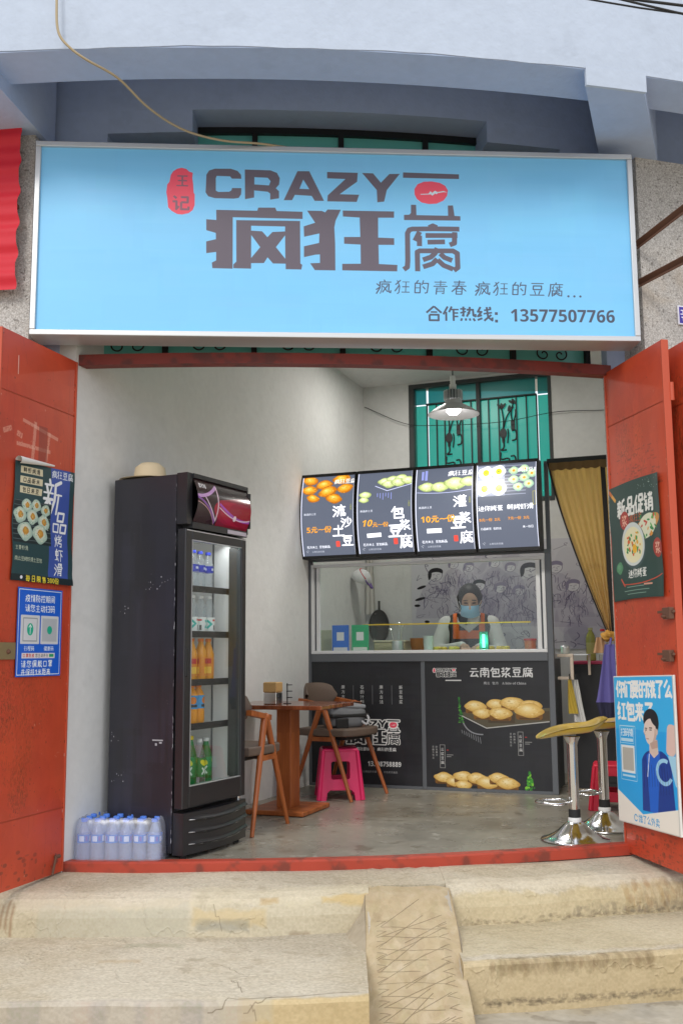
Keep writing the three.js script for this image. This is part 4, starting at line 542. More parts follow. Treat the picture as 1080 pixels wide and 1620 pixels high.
{ // rigid delivery advert board tied to the right door
  const tex = canvasTex(576, 720, (c, w, h) => {
    c.fillStyle = '#27a8ee'; c.fillRect(0, 0, w, h); c.fillStyle = '#3cb6f2'; c.fillRect(0, 0, w, 260);
    han(c, '你们要的饿了么', 22, 16, 88, '#f4f4f2', { weight: 0.17, gap: -0.06, sx: 0.95 }); han(c, '红包来了', 28, 122, 98, '#f4f4f2', { weight: 0.17, gap: -0.02, sx: 0.95 });
    c.strokeStyle = '#bfe4f8'; c.lineWidth = 3; c.strokeRect(46, 246, 140, 84); han(c, '扫码领', 54, 256, 42, '#eaf6fc', { weight: 0.12, gap: 0 }); c.fillStyle = '#bfe4f8'; c.fillRect(54, 306, 126, 16);
    c.fillStyle = '#e8eef0'; c.fillRect(52, 340, 138, 136); c.fillStyle = '#b9b6ae'; c.fillRect(66, 352, 112, 112); c.strokeRect(44, 244, 160, 268); c.fillStyle = '#bfe4f8'; c.fillRect(58, 486, 130, 10);
    // a young man in a blue delivery jacket, looking to the left
    c.save(); c.translate(38, -1); c.scale(1.08, 0.86);
    c.fillStyle = '#1b3f94'; c.beginPath(); c.moveTo(196, 750); c.lineTo(206, 470); c.quadraticCurveTo(230, 420, 286, 412); c.lineTo(380, 410); c.quadraticCurveTo(452, 430, 462, 500); c.lineTo(480, 750); c.closePath(); c.fill();
    c.fillStyle = '#1e66d2'; c.beginPath(); c.moveTo(250, 440); c.lineTo(300, 410); c.lineTo(370, 410); c.lineTo(330, 750); c.lineTo(262, 750); c.closePath(); c.fill(); c.strokeStyle = '#dfe8f2'; c.lineWidth = 7; c.beginPath(); c.moveTo(276, 430); c.lineTo(252, 560); c.stroke();
    c.strokeStyle = '#9fd4f4'; c.lineWidth = 22; c.beginPath(); c.arc(400, 520, 62, 0.5, 5.2); c.stroke();
    c.fillStyle = '#dcc4b8'; c.beginPath(); c.moveTo(282, 350); c.lineTo(350, 350); c.lineTo(356, 424); c.lineTo(316, 452); c.lineTo(278, 424); c.closePath(); c.fill();
    c.fillStyle = '#e6d2c8'; c.beginPath(); c.moveTo(244, 264); c.lineTo(232, 312); c.lineTo(244, 324); c.quadraticCurveTo(250, 372, 284, 382); c.quadraticCurveTo(340, 368, 352, 300); c.lineTo(350, 240); c.lineTo(260, 232); c.closePath(); c.fill();
    c.fillStyle = '#20242e'; c.beginPath(); c.moveTo(238, 270); c.quadraticCurveTo(220, 196, 296, 180); c.quadraticCurveTo(372, 184, 370, 262); c.quadraticCurveTo(364, 300, 348, 320); c.lineTo(340, 276); c.quadraticCurveTo(310, 262, 300, 236); c.quadraticCurveTo(270, 232, 238, 270); c.fill(); c.fillStyle = '#cdb2a6'; c.beginPath(); c.moveTo(352, 300); c.quadraticCurveTo(344, 368, 290, 382); c.quadraticCurveTo(330, 350, 330, 290); c.closePath(); c.fill(); c.fillStyle = '#d8beb2'; c.beginPath(); c.ellipse(350, 306, 9, 18, 0.1, 0, 7); c.fill(); c.fillStyle = '#c4a598'; c.beginPath(); c.moveTo(284, 372); c.lineTo(352, 350); c.lineTo(354, 392); c.lineTo(300, 404); c.closePath(); c.fill(); c.strokeStyle = '#c09c90'; c.lineWidth = 3; c.beginPath(); c.moveTo(262, 292); c.lineTo(238, 322); c.lineTo(250, 330); c.stroke(); for (let i = 0; i < 22; i++) { c.strokeStyle = i % 2 ? 'rgba(10,24,70,0.5)' : 'rgba(70,120,220,0.4)'; c.lineWidth = 3; c.beginPath(); c.moveTo(212 + i * 11, 470 + (i * 37) % 60); c.quadraticCurveTo(216 + i * 11, 540, 206 + i * 12, 600 + (i * 23) % 50); c.stroke(); } c.fillStyle = '#3a2e2c'; c.fillRect(246, 288, 20, 5); c.fillRect(284, 284, 26, 6); c.fillRect(248, 298, 14, 5); c.fillRect(286, 296, 20, 5); c.fillStyle = '#b9857c'; c.fillRect(254, 346, 24, 5);
    c.fillStyle = '#e3c4bc'; c.save(); c.translate(470, 330); c.rotate(0.12); c.beginPath(); c.roundRect(-38, -70, 76, 170, 30); c.fill(); c.restore(); c.fillStyle = '#a9d8f2'; c.beginPath(); c.moveTo(436, 430); c.lineTo(506, 428); c.lineTo(540, 560); c.lineTo(490, 590); c.closePath(); c.fill();
    c.restore();
    c.fillStyle = '#f2ece2'; c.beginPath(); c.moveTo(0, 566); c.lineTo(250, 664); c.lineTo(w, 606); c.lineTo(w, h); c.lineTo(0, h); c.closePath(); c.fill();
    c.strokeStyle = '#58a8dc'; c.lineWidth = 6; c.beginPath(); c.arc(176, 688, 15, 0.5, 6); c.stroke(); han(c, '饿了么外卖', 202, 668, 40, '#58a8dc', { weight: 0.12, gap: 0.02 });
  });
  const p = thing('advert_board', 'leaning white edged blue advert board with a man in a jacket', 'poster', onDoor(dr, dr.rotation.y, 0.30, 0.145, 0.030), dr.rotation.y);
  p.rotation.order = 'YXZ'; p.rotation.x = -0.02; p.rotation.z = 0.03;
  mesh('board', [rbx(-0.308, 0.308, 0, 0.735, -0.012, 0, 0.003)], std(lin(0.72, 0.70, 0.66), { roughness: 0.6 }), p);
  mesh('print', [sheet(0.596, 0.723, 4, 4, (u, v, x, y) => [x, y + 0.3675, 0.0022])], paper(tex, { roughness: 0.4 }), p);
}

// ---------------------------------------------------------------- display fridge
const FT = 63.71 * RAD, fridge = thing('display_fridge', 'tall black display fridge with glass door and red purple canopy', 'fridge', [-0.796, 0, -5.148], FT);
{
  const scr = canvasTex(512, 1024, (c, w, h) => { seedv = 61; c.fillStyle = '#24242c'; c.fillRect(0, 0, w, h); for (let i = 0; i < 60; i++) { c.fillStyle = `rgba(${rnd() < 0.5 ? '52,50,66' : '28,28,34'},${rr(0.1, 0.3)})`; c.fillRect(rr(-40, w), rr(-40, h), rr(20, 180), rr(60, 400)); } for (let i = 0; i < 40; i++) { c.fillStyle = `rgba(190,190,198,${rr(0.15, 0.7)})`; c.fillRect(rr(0, w), h * rnd(), rr(1, 3), rr(1, 3)); } for (let i = 0; i < 60; i++) { c.fillStyle = `rgba(205,205,210,${rr(0.4, 0.9)})`; c.fillRect(w - rr(0, 7), rr(0, h), rr(1, 4), rr(2, 14)); }
    for (const [x, y, n] of [[330, 310, 7], [120, 380, 5], [40, 735, 5], [60, 850, 6], [430, 300, 6]]) for (let i = 0; i < n; i++) { c.fillStyle = '#c9c9d0'; c.fillRect(x + rr(-60, 60), y + rr(-14, 14), rr(2, 5), rr(1, 5)); } c.fillStyle = '#9a9ca2'; c.fillRect(350, 742, 84, 4); c.fillRect(372, 752, 16, 7); c.fillRect(404, 748, 22, 5); });
  const sideMat = phy(lin(1, 1, 1), { map: scr, roughness: 0.38, clearcoat: 0.25, clearcoatRoughness: 0.35 }), W = 0.59, D0 = -0.463, D1 = -0.062;
  // cabinet: sides, back, top, floor, all hollow inside
  const skin = new THREE.PlaneGeometry(D1 - D0, 1.86); skin.rotateY(-PI / 2); skin.translate(-0.0015, 0.995, (D0 + D1) / 2);
  mesh('side_panel', [skin], sideMat, fridge);
  mesh('cabinet', [bx(0, 0.035, 0.06, 1.93, D0, D1), bx(W - 0.035, W, 0.06, 1.93, D0, D1), bx(0.035, W - 0.035, 0.06, 1.93, D0, D0 + 0.03), bx(0.035, W - 0.035, 1.64, 1.93, D0 + 0.03, D1), bx(0.035, W - 0.035, 0.06, 0.30, D0 + 0.03, D1)], M.blackGloss, fridge);
  mesh('liner', [bx(0.0355, 0.041, 0.302, 1.638, D0 + 0.031, D1 - 0.004), bx(W - 0.041, W - 0.0355, 0.302, 1.638, D0 + 0.031, D1 - 0.02), bx(0.042, W - 0.042, 0.302, 1.638, D0 + 0.031, D0 + 0.037), bx(0.042, W - 0.042, 1.632, 1.638, D0 + 0.038, D1 - 0.004), bx(0.042, W - 0.042, 0.302, 0.308, D0 + 0.038, D1 - 0.004)], M.white, fridge);
  mesh('shelf_rail', [bx(W - 0.0445, W - 0.0415, 0.32, 1.62, -0.20, -0.19)], M.greyPost, fridge);
  for (const y of [1.357, 1.117, 0.864, 0.636]) { const s = mesh('shelf', [0, 1, 2, 3, 4, 5, 6, 7, 8, 9].map((k) => bx(0.045, W - 0.045, y - 0.004, y, -0.40 + k * 0.03, -0.396 + k * 0.03)), M.alu, fridge); mesh('price_strip', [bx(0.043, W - 0.043, y - 0.026, y + 0.008, -0.094, -0.088)], M.black, s); }
  mesh('added_light_tube', [rbox(0.44, 0.012, 0.02, 0.005, W / 2, 1.624, -0.075)], new THREE.MeshStandardMaterial({ color: lin(0.8, 0.8, 0.8), emissive: lin(0.95, 0.98, 1), emissiveIntensity: 2 }), fridge);  // unseen tube and its area light, added to brighten the fridge inside
  { const L = new THREE.RectAreaLight(lin(0.95, 0.98, 1), 9, 0.44, 0.05); L.position.set(W / 2, 1.612, -0.11); L.rotation.set(-PI / 2 - 0.35, 0, 0); fridge.add(L); }
  // canopy: bulging lit-look print between black cheeks
  const n = 14;
  const can = new THREE.PlaneGeometry(1, 1, 8, n), p = can.attributes.position, uv = can.attributes.uv; for (let i = 0; i < p.count; i++) { const v = uv.getY(i); p.setXYZ(i, lerp(0.055, W - 0.012, uv.getX(i)), lerp(1.685, 1.912, v), 0.001 + 0.034 * sin(v * PI)); } can.computeVertexNormals();
  const ctex = canvasTex(512, 224, (c, w, h) => { c.fillStyle = '#3a0f1c'; c.fillRect(0, 0, w, h); c.fillStyle = '#30141c'; c.fillRect(0, 0, 190, h); c.fillStyle = '#8e1230'; c.fillRect(200, 60, 312, 164); for (const [x, k] of [[240, '#a81538'], [300, '#b4173e'], [380, '#a2143a']]) { c.fillStyle = k; c.beginPath(); c.ellipse(x + 60, 150, 150, 60, 0.1, 0, 7); c.fill(); } c.fillStyle = '#27161b'; c.beginPath(); c.moveTo(190, 0); c.lineTo(512, 0); c.lineTo(512, 40); c.lineTo(200, 90); c.fill();
    const stroke = (pts, wd, k) => { c.strokeStyle = k; c.lineWidth = wd; c.beginPath(); c.moveTo(pts[0], pts[1]); c.bezierCurveTo(pts[2], pts[3], pts[4], pts[5], pts[6], pts[7]); c.stroke(); };
    stroke([0, 120, 90, 130, 160, 190, 182, 222], 4, '#d8a8a8'); stroke([0, 90, 70, 88, 120, 70, 190, 20], 18, '#c79ad0'); stroke([0, 96, 60, 110, 130, 150, 184, 214], 12, '#8c5aa8'); stroke([70, 90, 110, 130, 140, 160, 182, 196], 7, '#e8d0e4'); c.fillStyle = '#e6c8da'; c.fillRect(182, 20, 10, 184); stroke([200, 110, 280, 150, 380, 190, 512, 176], 14, '#b45ac8'); stroke([200, 130, 290, 168, 400, 196, 512, 168], 6, '#f0d4f0'); c.fillStyle = '#ffeaf8'; c.beginPath(); c.arc(360, 172, 15, 0, 7); c.fill();
    c.fillStyle = '#e8e8ea'; c.font = 'bold 34px sans-serif'; c.fillText('BYN', 26, 44); });
  const cm = mesh('canopy', [bx(0.002, 0.050, 1.668, 1.937, -0.062, 0.001), bx(W - 0.010, W, 1.668, 1.937, -0.062, 0.006), bx(0.050, W - 0.010, 1.914, 1.937, -0.0618, 0.010), bx(0.050, W - 0.010, 1.650, 1.683, -0.0618, 0.006)], M.blackGloss, fridge);
  mesh('canopy_print', [can], phy(lin(1, 1, 1), { map: ctex, roughness: 0.18, clearcoat: 0.6 }), cm); mesh('cheek', [bx(W - 0.010, W, 1.70, 1.90, 0.0065, 0.024)], M.black, cm);
  mesh('control_strip', [bx(W - 0.21, W - 0.02, 1.655, 1.676, 0.0065, 0.0085)], std(lin(0.55, 0.5, 0.58), { roughness: 0.3 }), cm);
  // glass door
  const dz = -0.002, door = mesh('door', [rbx(0.002, 0.060, 0.24, 1.645, -0.055, dz, 0.006), rbx(W - 0.048, W - 0.002, 0.24, 1.645, -0.055, dz, 0.006), rbx(0.060, W - 0.048, 1.592, 1.645, -0.055, dz, 0.006), rbx(0.060, W - 0.048, 0.24, 0.345, -0.055, dz, 0.006)], M.blackGloss, fridge);
  mesh('gasket', [bx(W - 0.0512, W - 0.0485, 0.346, 1.591, -0.085, -0.010)], std(lin(0.06, 0.065, 0.065), { roughness: 0.35 }), door);
  mesh('glass', [bx(0.061, W - 0.0515, 0.346, 1.591, -0.022, -0.018)], M.glass, door);
  mesh('trim', [bx(0.0605, 0.064, 0.346, 1.591, -0.016, -0.001), bx(0.0645, W - 0.052, 1.588, 1.5915, -0.016, -0.001), bx(0.0645, W - 0.052, 0.3455, 0.349, -0.016, -0.001), bx(0.012, W - 0.01, 1.634, 1.639, dz - 0.002, dz + 0.003)], M.alu, door);
  mesh('handle', [rbx(0.010, 0.026, 0.89, 1.03, -0.006, 0.004, 0.004)], M.rubber, door);
  mesh('door_pivot', [cyl(0.011, 0.011, 0.03, W - 0.03, 0.228, -0.03, 10)], M.chrome, fridge);
  // base grille with three curved ribs
  const gp = new THREE.PlaneGeometry(1, 1, 20, 40), q = gp.attributes.position, gu = gp.attributes.uv; for (let i = 0; i < q.count; i++) { const u = gu.getX(i), v = gu.getY(i); let z = 0.004 + 0.03 * sin(u * PI); const yy = v + 0.10 * (sin(u * PI) - 0.5) * 0.8; for (const r of [0.22, 0.5, 0.80]) z += 0.014 * sstep(0.10, 0.0, yy - r) * sstep(-0.012, 0.0, yy - r) * sstep(0.06, 0.2, u); q.setXYZ(i, lerp(0.004, W - 0.004, u), lerp(0.022, 0.222, v), z); } gp.computeVertexNormals();
  mesh('base_grille', [gp, bx(0.004, W - 0.004, 0.02, 0.222, -0.06, 0.003), bx(0.0, W, 0.03, 0.0595, D0 + 0.02, -0.061)], M.blackGloss, fridge);
  for (const y of [0.065, 0.122, 0.182]) mesh('rib', [tube([[0.04, y + 0.006, 0.013], [0.18, y - 0.003, 0.034], [0.34, y - 0.005, 0.040], [0.46, y - 0.001, 0.032], [0.565, y + 0.008, 0.012]], 0.0025, 24, 5)], M.alu, fridge);
  for (const [x, z] of [[0.05, -0.42], [0.05, -0.03], [0.54, -0.42], [0.54, -0.03]]) mesh('foot', [cyl(0.018, 0.015, 0.03, x, 0.015, z, 12)], M.rubber, fridge);
}
// bottles standing on the fridge shelves
const fridgePt = (x, z) => [-0.796 + x * cos(FT) + z * sin(FT), -5.148 - x * sin(FT) + z * cos(FT)];
const pet = (c, t = 0.9) => phy(c, { roughness: 0.08, transmission: t, thickness: 0, ior: 1.45 });
const bottleProfile = (h, r, neck, shoulder) => [[0, 0], [r * 0.85, 0], [r, 0.008], [r, h * 0.3], [r * 0.95, h * 0.34], [r, h * 0.38], [r, h * shoulder], [r * 0.85, h * (shoulder + 0.08)], [neck, h * 0.9], [neck, h * 0.945]];
function bottle(name, label, cat, group, pos, turn, h, r, body, labelMat, capMat, ly0, ly1, sh = 0.62) {
  const b = thing(name, label, cat, pos, turn, group), nk = r * 0.42;
  mesh('body', [lathe(bottleProfile(h, r, nk, sh), 18)], body, b);
  mesh('label', [lathe([[r * 1.012, h * ly0], [r * 1.012, h * ly1]], 18)], labelMat, b);
  mesh('cap', [lathe([[nk * 1.2, h * 0.925], [nk * 1.2, h * 0.995], [nk * 1.05, h], [0, h]], 14)], capMat, b);
  return b;
}
const labelTex = (bg, draw) => std(lin(1, 1, 1), { map: canvasTex(256, 96, (c, w, h) => { c.fillStyle = bg; c.fillRect(0, 0, w, h); draw(c, w, h); }), roughness: 0.35 });
{
  const blueCap = std(lin(0.02, 0.05, 0.5)), whiteCap = std(lin(0.75, 0.75, 0.75)), orangeCap = std(lin(0.85, 0.22, 0.01)), yellowCap = std(lin(0.8, 0.6, 0.02)), clear = pet(lin(0.93, 0.96, 0.98));
  const LB = { water: labelTex('#1d2fa8', (c) => { c.fillStyle = '#cfd4f0'; for (let i = 0; i < 4; i++) c.fillRect(20 + i * 64, 30, 26, 34); }), soda: labelTex('#e8ecec', (c) => { c.strokeStyle = '#1fb8ac'; c.lineWidth = 14; for (let i = 0; i < 3; i++) { const x = 20 + i * 90; c.beginPath(); c.moveTo(x, 20); c.lineTo(x + 30, 46); c.lineTo(x, 74); c.stroke(); c.fillStyle = '#d8342e'; c.fillRect(x + 40, 14, 24, 12); c.fillStyle = '#444'; c.fillRect(x + 48, 54, 14, 34); } }), tea: labelTex('#e08a12', (c) => { c.fillStyle = '#c4281c'; for (let i = 0; i < 3; i++) c.fillRect(20 + i * 86, 8, 44, 26); c.fillStyle = '#f2c23c'; for (let i = 0; i < 3; i++) c.fillRect(16 + i * 86, 50, 50, 34); }), juice: labelTex('#3f9ad8', (c) => { c.fillStyle = '#e07c14'; for (let i = 0; i < 3; i++) { c.beginPath(); c.arc(40 + i * 86, 36, 26, 0, 7); c.fill(); } c.fillStyle = '#20222a'; for (let i = 0; i < 3; i++) c.fillRect(10 + i * 86, 66, 62, 18); }), lime: labelTex('#128a46', (c) => { c.fillStyle = '#e8e23a'; for (let i = 0; i < 3; i++) { c.beginPath(); c.ellipse(30 + i * 86, 26, 26, 14, 0.4, 0, 7); c.fill(); } c.fillStyle = '#e6f2e6'; c.lineWidth = 10; c.strokeStyle = '#e6f2e6'; for (let i = 0; i < 3; i++) { c.beginPath(); c.moveTo(16 + i * 86, 84); c.lineTo(50 + i * 86, 48); c.moveTo(18 + i * 86, 50); c.lineTo(50 + i * 86, 86); c.stroke(); } }) };
  const amber = phy(lin(0.80, 0.33, 0.015), { roughness: 0.12 }), juice = phy(lin(0.85, 0.33, 0.012), { roughness: 0.2 }), green = pet(lin(0.03, 0.45, 0.12), 0.6);
  const ord = ['leftmost', 'second from the left', 'third from the left', 'rightmost'];
  const row = (n, y, f) => { for (let k = 0; k < n; k++) { const x = 0.205 + k * 0.078 + rr(-0.004, 0.004), [X, Z] = fridgePt(x, -0.155 + rr(-0.006, 0.006)); f([X, y, Z], k, ord[n === 3 && k === 2 ? 3 : k]); } };
  row(4, 1.358, (p, k, w) => bottle('water_bottle', `clear bottle with dark blue label on the top fridge shelf, ${w}`, 'bottle', 'bottles on the top fridge shelf', p, rr(0, 6), 0.205, 0.031, clear, LB.water, blueCap, 0.44, 0.62));
  row(4, 1.118, (p, k, w) => bottle('soda_bottle', `clear bottle with white and turquoise label on the second fridge shelf, ${w}`, 'bottle', 'bottles on the second fridge shelf', p, 0.4 + k, 0.20, 0.033, clear, LB.soda, whiteCap, 0.04, 0.42));
  row(4, 0.865, (p, k, w) => bottle('tea_bottle', `amber tea bottle with orange cap on the third fridge shelf, ${w}`, 'bottle', 'bottles on the third fridge shelf', p, 0.9 + k * 0.8, 0.222, 0.033, amber, LB.tea, orangeCap, 0.1, 0.55));
  row(3, 0.637, (p, k, w) => bottle('juice_bottle', `orange juice bottle with blue label on the fourth fridge shelf, ${w}`, 'bottle', 'bottles on the fourth fridge shelf', p, 0.5 + k, 0.205, 0.034, juice, LB.juice, orangeCap, 0.38, 0.72, 0.7));
  row(4, 0.309, (p, k, w) => bottle('lemonade_bottle', `green bottle with ${k < 2 ? 'yellow' : 'white'} cap on the lowest fridge shelf, ${w}`, 'bottle', 'bottles on the lowest fridge shelf', p, 0.3 + k, 0.245 + 0.02 * (k < 2), 0.034, k === 2 ? clear : green, LB.lime, k < 2 ? yellowCap : whiteCap, 0.2, 0.6));
}
{ const [x, z] = fridgePt(0.14, -0.34), t = thing('straw_hat', 'beige rounded straw hat lying on top of the fridge', 'hat', [x, 1.937, z], FT); mesh('crown', [xf(lathe([[0.001, 0.095], [0.05, 0.09], [0.08, 0.066], [0.092, 0.0]], 24), 0, 0.006, 0)], std(lin(0.58, 0.48, 0.32), { roughness: 0.8 }), t); mesh('brim', [xf(lathe([[0.09, 0.004], [0.14, 0.006], [0.165, 0.001], [0.14, 0.0]], 28), 0, 0.002, 0)], std(lin(0.55, 0.45, 0.3), { roughness: 0.8 }), t); }

// shrink-wrapped water bottles by the door
{
  const t = thing('water_bottle_pack', 'shrink wrapped pack of small water bottles on the floor beside the fridge', 'bottle pack', [-1.10, 0, -5.262], -4 * RAD);
  const body = phy(lin(0.80, 0.88, 0.98), { roughness: 0.1, transmission: 0.75, thickness: 0 }), lab = labelTex('#2f7fd0', (c) => { c.fillStyle = '#e4ecf6'; for (let i = 0; i < 4; i++) c.fillRect(8 + i * 64, 16, 30, 62); c.fillStyle = '#7b5ab4'; for (let i = 0; i < 4; i++) c.fillRect(46 + i * 64, 20, 12, 50); }), cap = std(lin(0.09, 0.24, 0.80), { roughness: 0.4 });
  const G = lathe(bottleProfile(0.2, 0.0335, 0.013, 0.6), 16), GL = lathe([[0.0342, 0.088], [0.0342, 0.128]], 16), GC = lathe([[0.0165, 0.186], [0.0165, 0.2], [0.014, 0.202], [0, 0.202]], 12);
  for (let j = 0; j < 4; j++) for (let i = 0; i < 6; i++) {
    const b = mesh('bottle', G, body, t); b.position.set(-0.175 + i * 0.07 + rr(-0.002, 0.002), 0.001, 0.105 - j * 0.07); b.rotation.y = rr(0, 6); b.rotation.z = rr(-0.02, 0.02);
    mesh('label', GL, lab, b); mesh('cap', GC, cap, b);
  }
  const P = [], I = [];
  const N = 64, rows = [[0.004, 1.0], [0.06, 1.004], [0.13, 1.0], [0.165, 0.985], [0.198, 0.93], [0.206, 0.86]]; seedv = 17;
  for (const [y, f] of rows) for (let i = 0; i < N; i++) { const a = i / N * 2 * PI, k = pow(pow(abs(cos(a)), 8) + pow(abs(sin(a)), 8), -1 / 8), w = 1 + 0.006 * sin(a * 17 + y * 40) ; P.push(0.222 * k * cos(a) * f * w, y + 0.004 * sin(a * 23), 0.150 * k * sin(a) * f * w); }
  for (let r = 0; r + 1 < rows.length; r++) for (let i = 0; i < N; i++) { const a = r * N + i, b = r * N + (i + 1) % N; I.push(a, b, a + N, b, b + N, a + N); }
  const fg = new THREE.BufferGeometry(); fg.setAttribute('position', new THREE.Float32BufferAttribute(P, 3)); fg.setIndex(I); fg.computeVertexNormals(); fg.setAttribute('uv', new THREE.Float32BufferAttribute(new Float32Array(P.length / 3 * 2), 2));
  mesh('shrink_film', [fg], phy(lin(0.86, 0.89, 1), { roughness: 0.22, transmission: 0.8, thickness: 0, ior: 1.45 }), t);
}

// ---------------------------------------------------------------- table, chairs, stools
{
  const t = thing('table', 'small brown pedestal table standing against the white left wall', 'table', [-0.357, 0, -6.705], 69.3 * RAD);
  mesh('tabletop', [rbx(-0.29, 0.29, 0.655, 0.682, -0.345, 0.35, 0.006)], M.darkWood, t);
  mesh('pedestal', [rbx(-0.075, 0.075, 0.03, 0.655, -0.05, 0.05, 0.006)], M.orangeWood, t);
  mesh('base', [rbx(-0.225, 0.225, 0.003, 0.032, -0.2, 0.2, 0.008)], M.orangeWood, t);
  const at = (x, z) => { const a = 69.3 * RAD; return [-0.357 + x * cos(a) + z * sin(a), 0.682, -6.705 - x * sin(a) + z * cos(a)]; };
  const d = thing('napkin_dispenser', 'steel and wood napkin dispenser on the brown table', 'dispenser', at(-0.13, -0.05), 69.3 * RAD);
  mesh('box', [rbx(-0.05, 0.05, 0, 0.075, -0.045, 0.045, 0.006)], M.chrome, d); mesh('wood_top', [rbx(-0.052, 0.052, 0.0755, 0.14, -0.047, 0.047, 0.008)], std(lin(0.55, 0.34, 0.13), { roughness: 0.5 }), d);
  const j = thing('condiment_rack', 'small dark wire condiment rack beside the napkin dispenser', 'rack', at(-0.06, 0.02), 69.3 * RAD);
  mesh('post', [rod([0, 0, 0], [0, 0.13, 0], 0.004)], M.iron, j); mesh('tray', [cyl(0.026, 0.026, 0.004, 0, 0.002, 0, 16)], M.iron, j); for (const y of [0.04, 0.08, 0.12]) mesh('ring', [xf(new THREE.TorusGeometry(0.018, 0.0028, 6, 16), 0, y, 0.015, PI / 2)], M.iron, j);
}
function makeChair(label, pos, turn) {
  const t = thing('chair', label, 'chair', pos, turn, 'brown wooden chairs at the table');
  const ss = new THREE.Shape(); ss.moveTo(-0.20, -0.2); ss.quadraticCurveTo(0, -0.24, 0.20, -0.2); ss.quadraticCurveTo(0.25, 0.02, 0.215, 0.17); ss.quadraticCurveTo(0.2, 0.22, 0, 0.225); ss.quadraticCurveTo(-0.2, 0.22, -0.215, 0.17); ss.quadraticCurveTo(-0.25, 0.02, -0.2, -0.2);
  const sg = new THREE.ExtrudeGeometry(ss, { depth: 0.028, bevelEnabled: true, bevelThickness: 0.012, bevelSize: 0.012, bevelSegments: 4, curveSegments: 12 }); sg.rotateX(PI / 2); sg.translate(0, 0.468, 0);
  mesh('seat', [sg], M.leather, t);
  mesh('seat_board', [rbx(-0.17, 0.17, 0.402, 0.426, -0.16, 0.17, 0.008)], M.black, t);
  for (const s of [-1, 1]) {
    mesh('leg', [rod([s * 0.245, 0, 0.25], [s * 0.215, 0.64, 0.005], 0.012, 0.021, 12)], M.orangeWood, t);
    mesh('leg', [rod([s * 0.245, 0, -0.24], [s * 0.215, 0.64, -0.015], 0.012, 0.021, 12)], M.orangeWood, t);
    mesh('arm_rail', [bar([s * 0.215, 0.632, 0.05], [s * 0.205, 0.672, -0.2], 0.034, 0.03), xf(new THREE.SphereGeometry(0.026, 10, 8), s * 0.215, 0.636, 0)], M.orangeWood, t);
    mesh('seat_rail', [bar([s * 0.228, 0.41, 0.09], [s * 0.228, 0.41, -0.09], 0.02, 0.03), bar([s * 0.228, 0.408, 0], [s * 0.15, 0.408, 0], 0.02, 0.024)], M.orangeWood, t);
  }
  const at = (u, v, o) => { const a = (u - 0.5) * 1.9, hgt = 0.075 * sqrt(max(0, 1 - pow(abs(u - 0.5) * 2, 4))) + 0.015; return [0.235 * sin(a), 0.70 + (v - 0.5) * 2 * hgt, -0.02 - 0.22 * cos(a) + o]; };
  const mk = (o) => { const g = new THREE.PlaneGeometry(1, 1, 18, 6), q = g.attributes.position, w = g.attributes.uv; for (let i = 0; i < q.count; i++) q.setXYZ(i, ...at(w.getX(i), w.getY(i), o * (1 - pow(abs(w.getY(i) - 0.5) * 2, 4)))); g.computeVertexNormals(); return g; };
  mesh('backrest', [mk(0.014), mk(-0.014)], M.leather, t);
  return t;
}
makeChair('brown chair half hidden behind the black fridge', [-0.652, 0, -6.075], 159.3 * RAD);
makeChair('brown chair with a grey bag on its seat, beside the pink stool', [-0.03, 0, -7.40], 58 * RAD);
function plasticStool(name, label, pos, turn, mat, s, hgt) {
  const t = thing(name, label, 'stool', pos, turn, 'plastic stools'), b = 0.155 * s, tp = 0.118 * s;
  // four splayed walls, each with a window, as shaped panels
  const wall = () => {
    const sh = poly([[-b, 0], [-b * 0.66, 0], [-b * 0.60, hgt * 0.15], [-b * 0.48, hgt * 0.2], [b * 0.48, hgt * 0.2], [b * 0.60, hgt * 0.15], [b * 0.66, 0], [b, 0], [tp, hgt * 0.96], [-tp, hgt * 0.96]]);
    const hole = new THREE.Path(); const a = tp * 0.56, r = 0.02 * s, y0 = hgt * 0.40, y1 = hgt * 0.76; hole.moveTo(-a + r, y0); hole.lineTo(a - r, y0); hole.quadraticCurveTo(a, y0, a, y0 + r); hole.lineTo(a, y1 - r); hole.quadraticCurveTo(a, y1, a - r, y1); hole.lineTo(-a + r, y1); hole.quadraticCurveTo(-a, y1, -a, y1 - r); hole.lineTo(-a, y0 + r); hole.quadraticCurveTo(-a, y0, -a + r, y0); sh.holes.push(hole);
    return sh;
  };
  for (let k = 0; k < 4; k++) {
    const g = new THREE.ExtrudeGeometry(wall(), { depth: 0.006, bevelEnabled: true, bevelThickness: 0.003, bevelSize: 0.002, bevelSegments: 2, curveSegments: 6 });
    g.rotateX(-Math.atan((b - tp) / hgt)); g.translate(0, 0, b - 0.006); g.rotateY(k * PI / 2); mesh('side_panel', [metric(g)], mat, t);
  }
  mesh('stool_seat', [rbox(tp * 2 + 0.014, 0.026, tp * 2 + 0.014, 0.012, 0, hgt - 0.012, 0)], mat, t);
  for (const sx of [-1, 1]) for (const sz of [-1, 1]) mesh('corner_leg', [rod([sx * (b - 0.004), 0.002, sz * (b - 0.004)], [sx * tp, hgt - 0.014, sz * tp], 0.018 * s, 0.014 * s, 10)], mat, t);
  return t;
}
plasticStool('plastic_stool', 'bright pink plastic stool under the chair with the bag', [-0.03, 0, -7.305], 4 * RAD, M.pink, 1, 0.345);
plasticStool('plastic_stool', 'red plastic stool on the floor behind the chrome bar stools', [1.74, 0, -6.72], -15 * RAD, M.crimson, 0.95, 0.285);
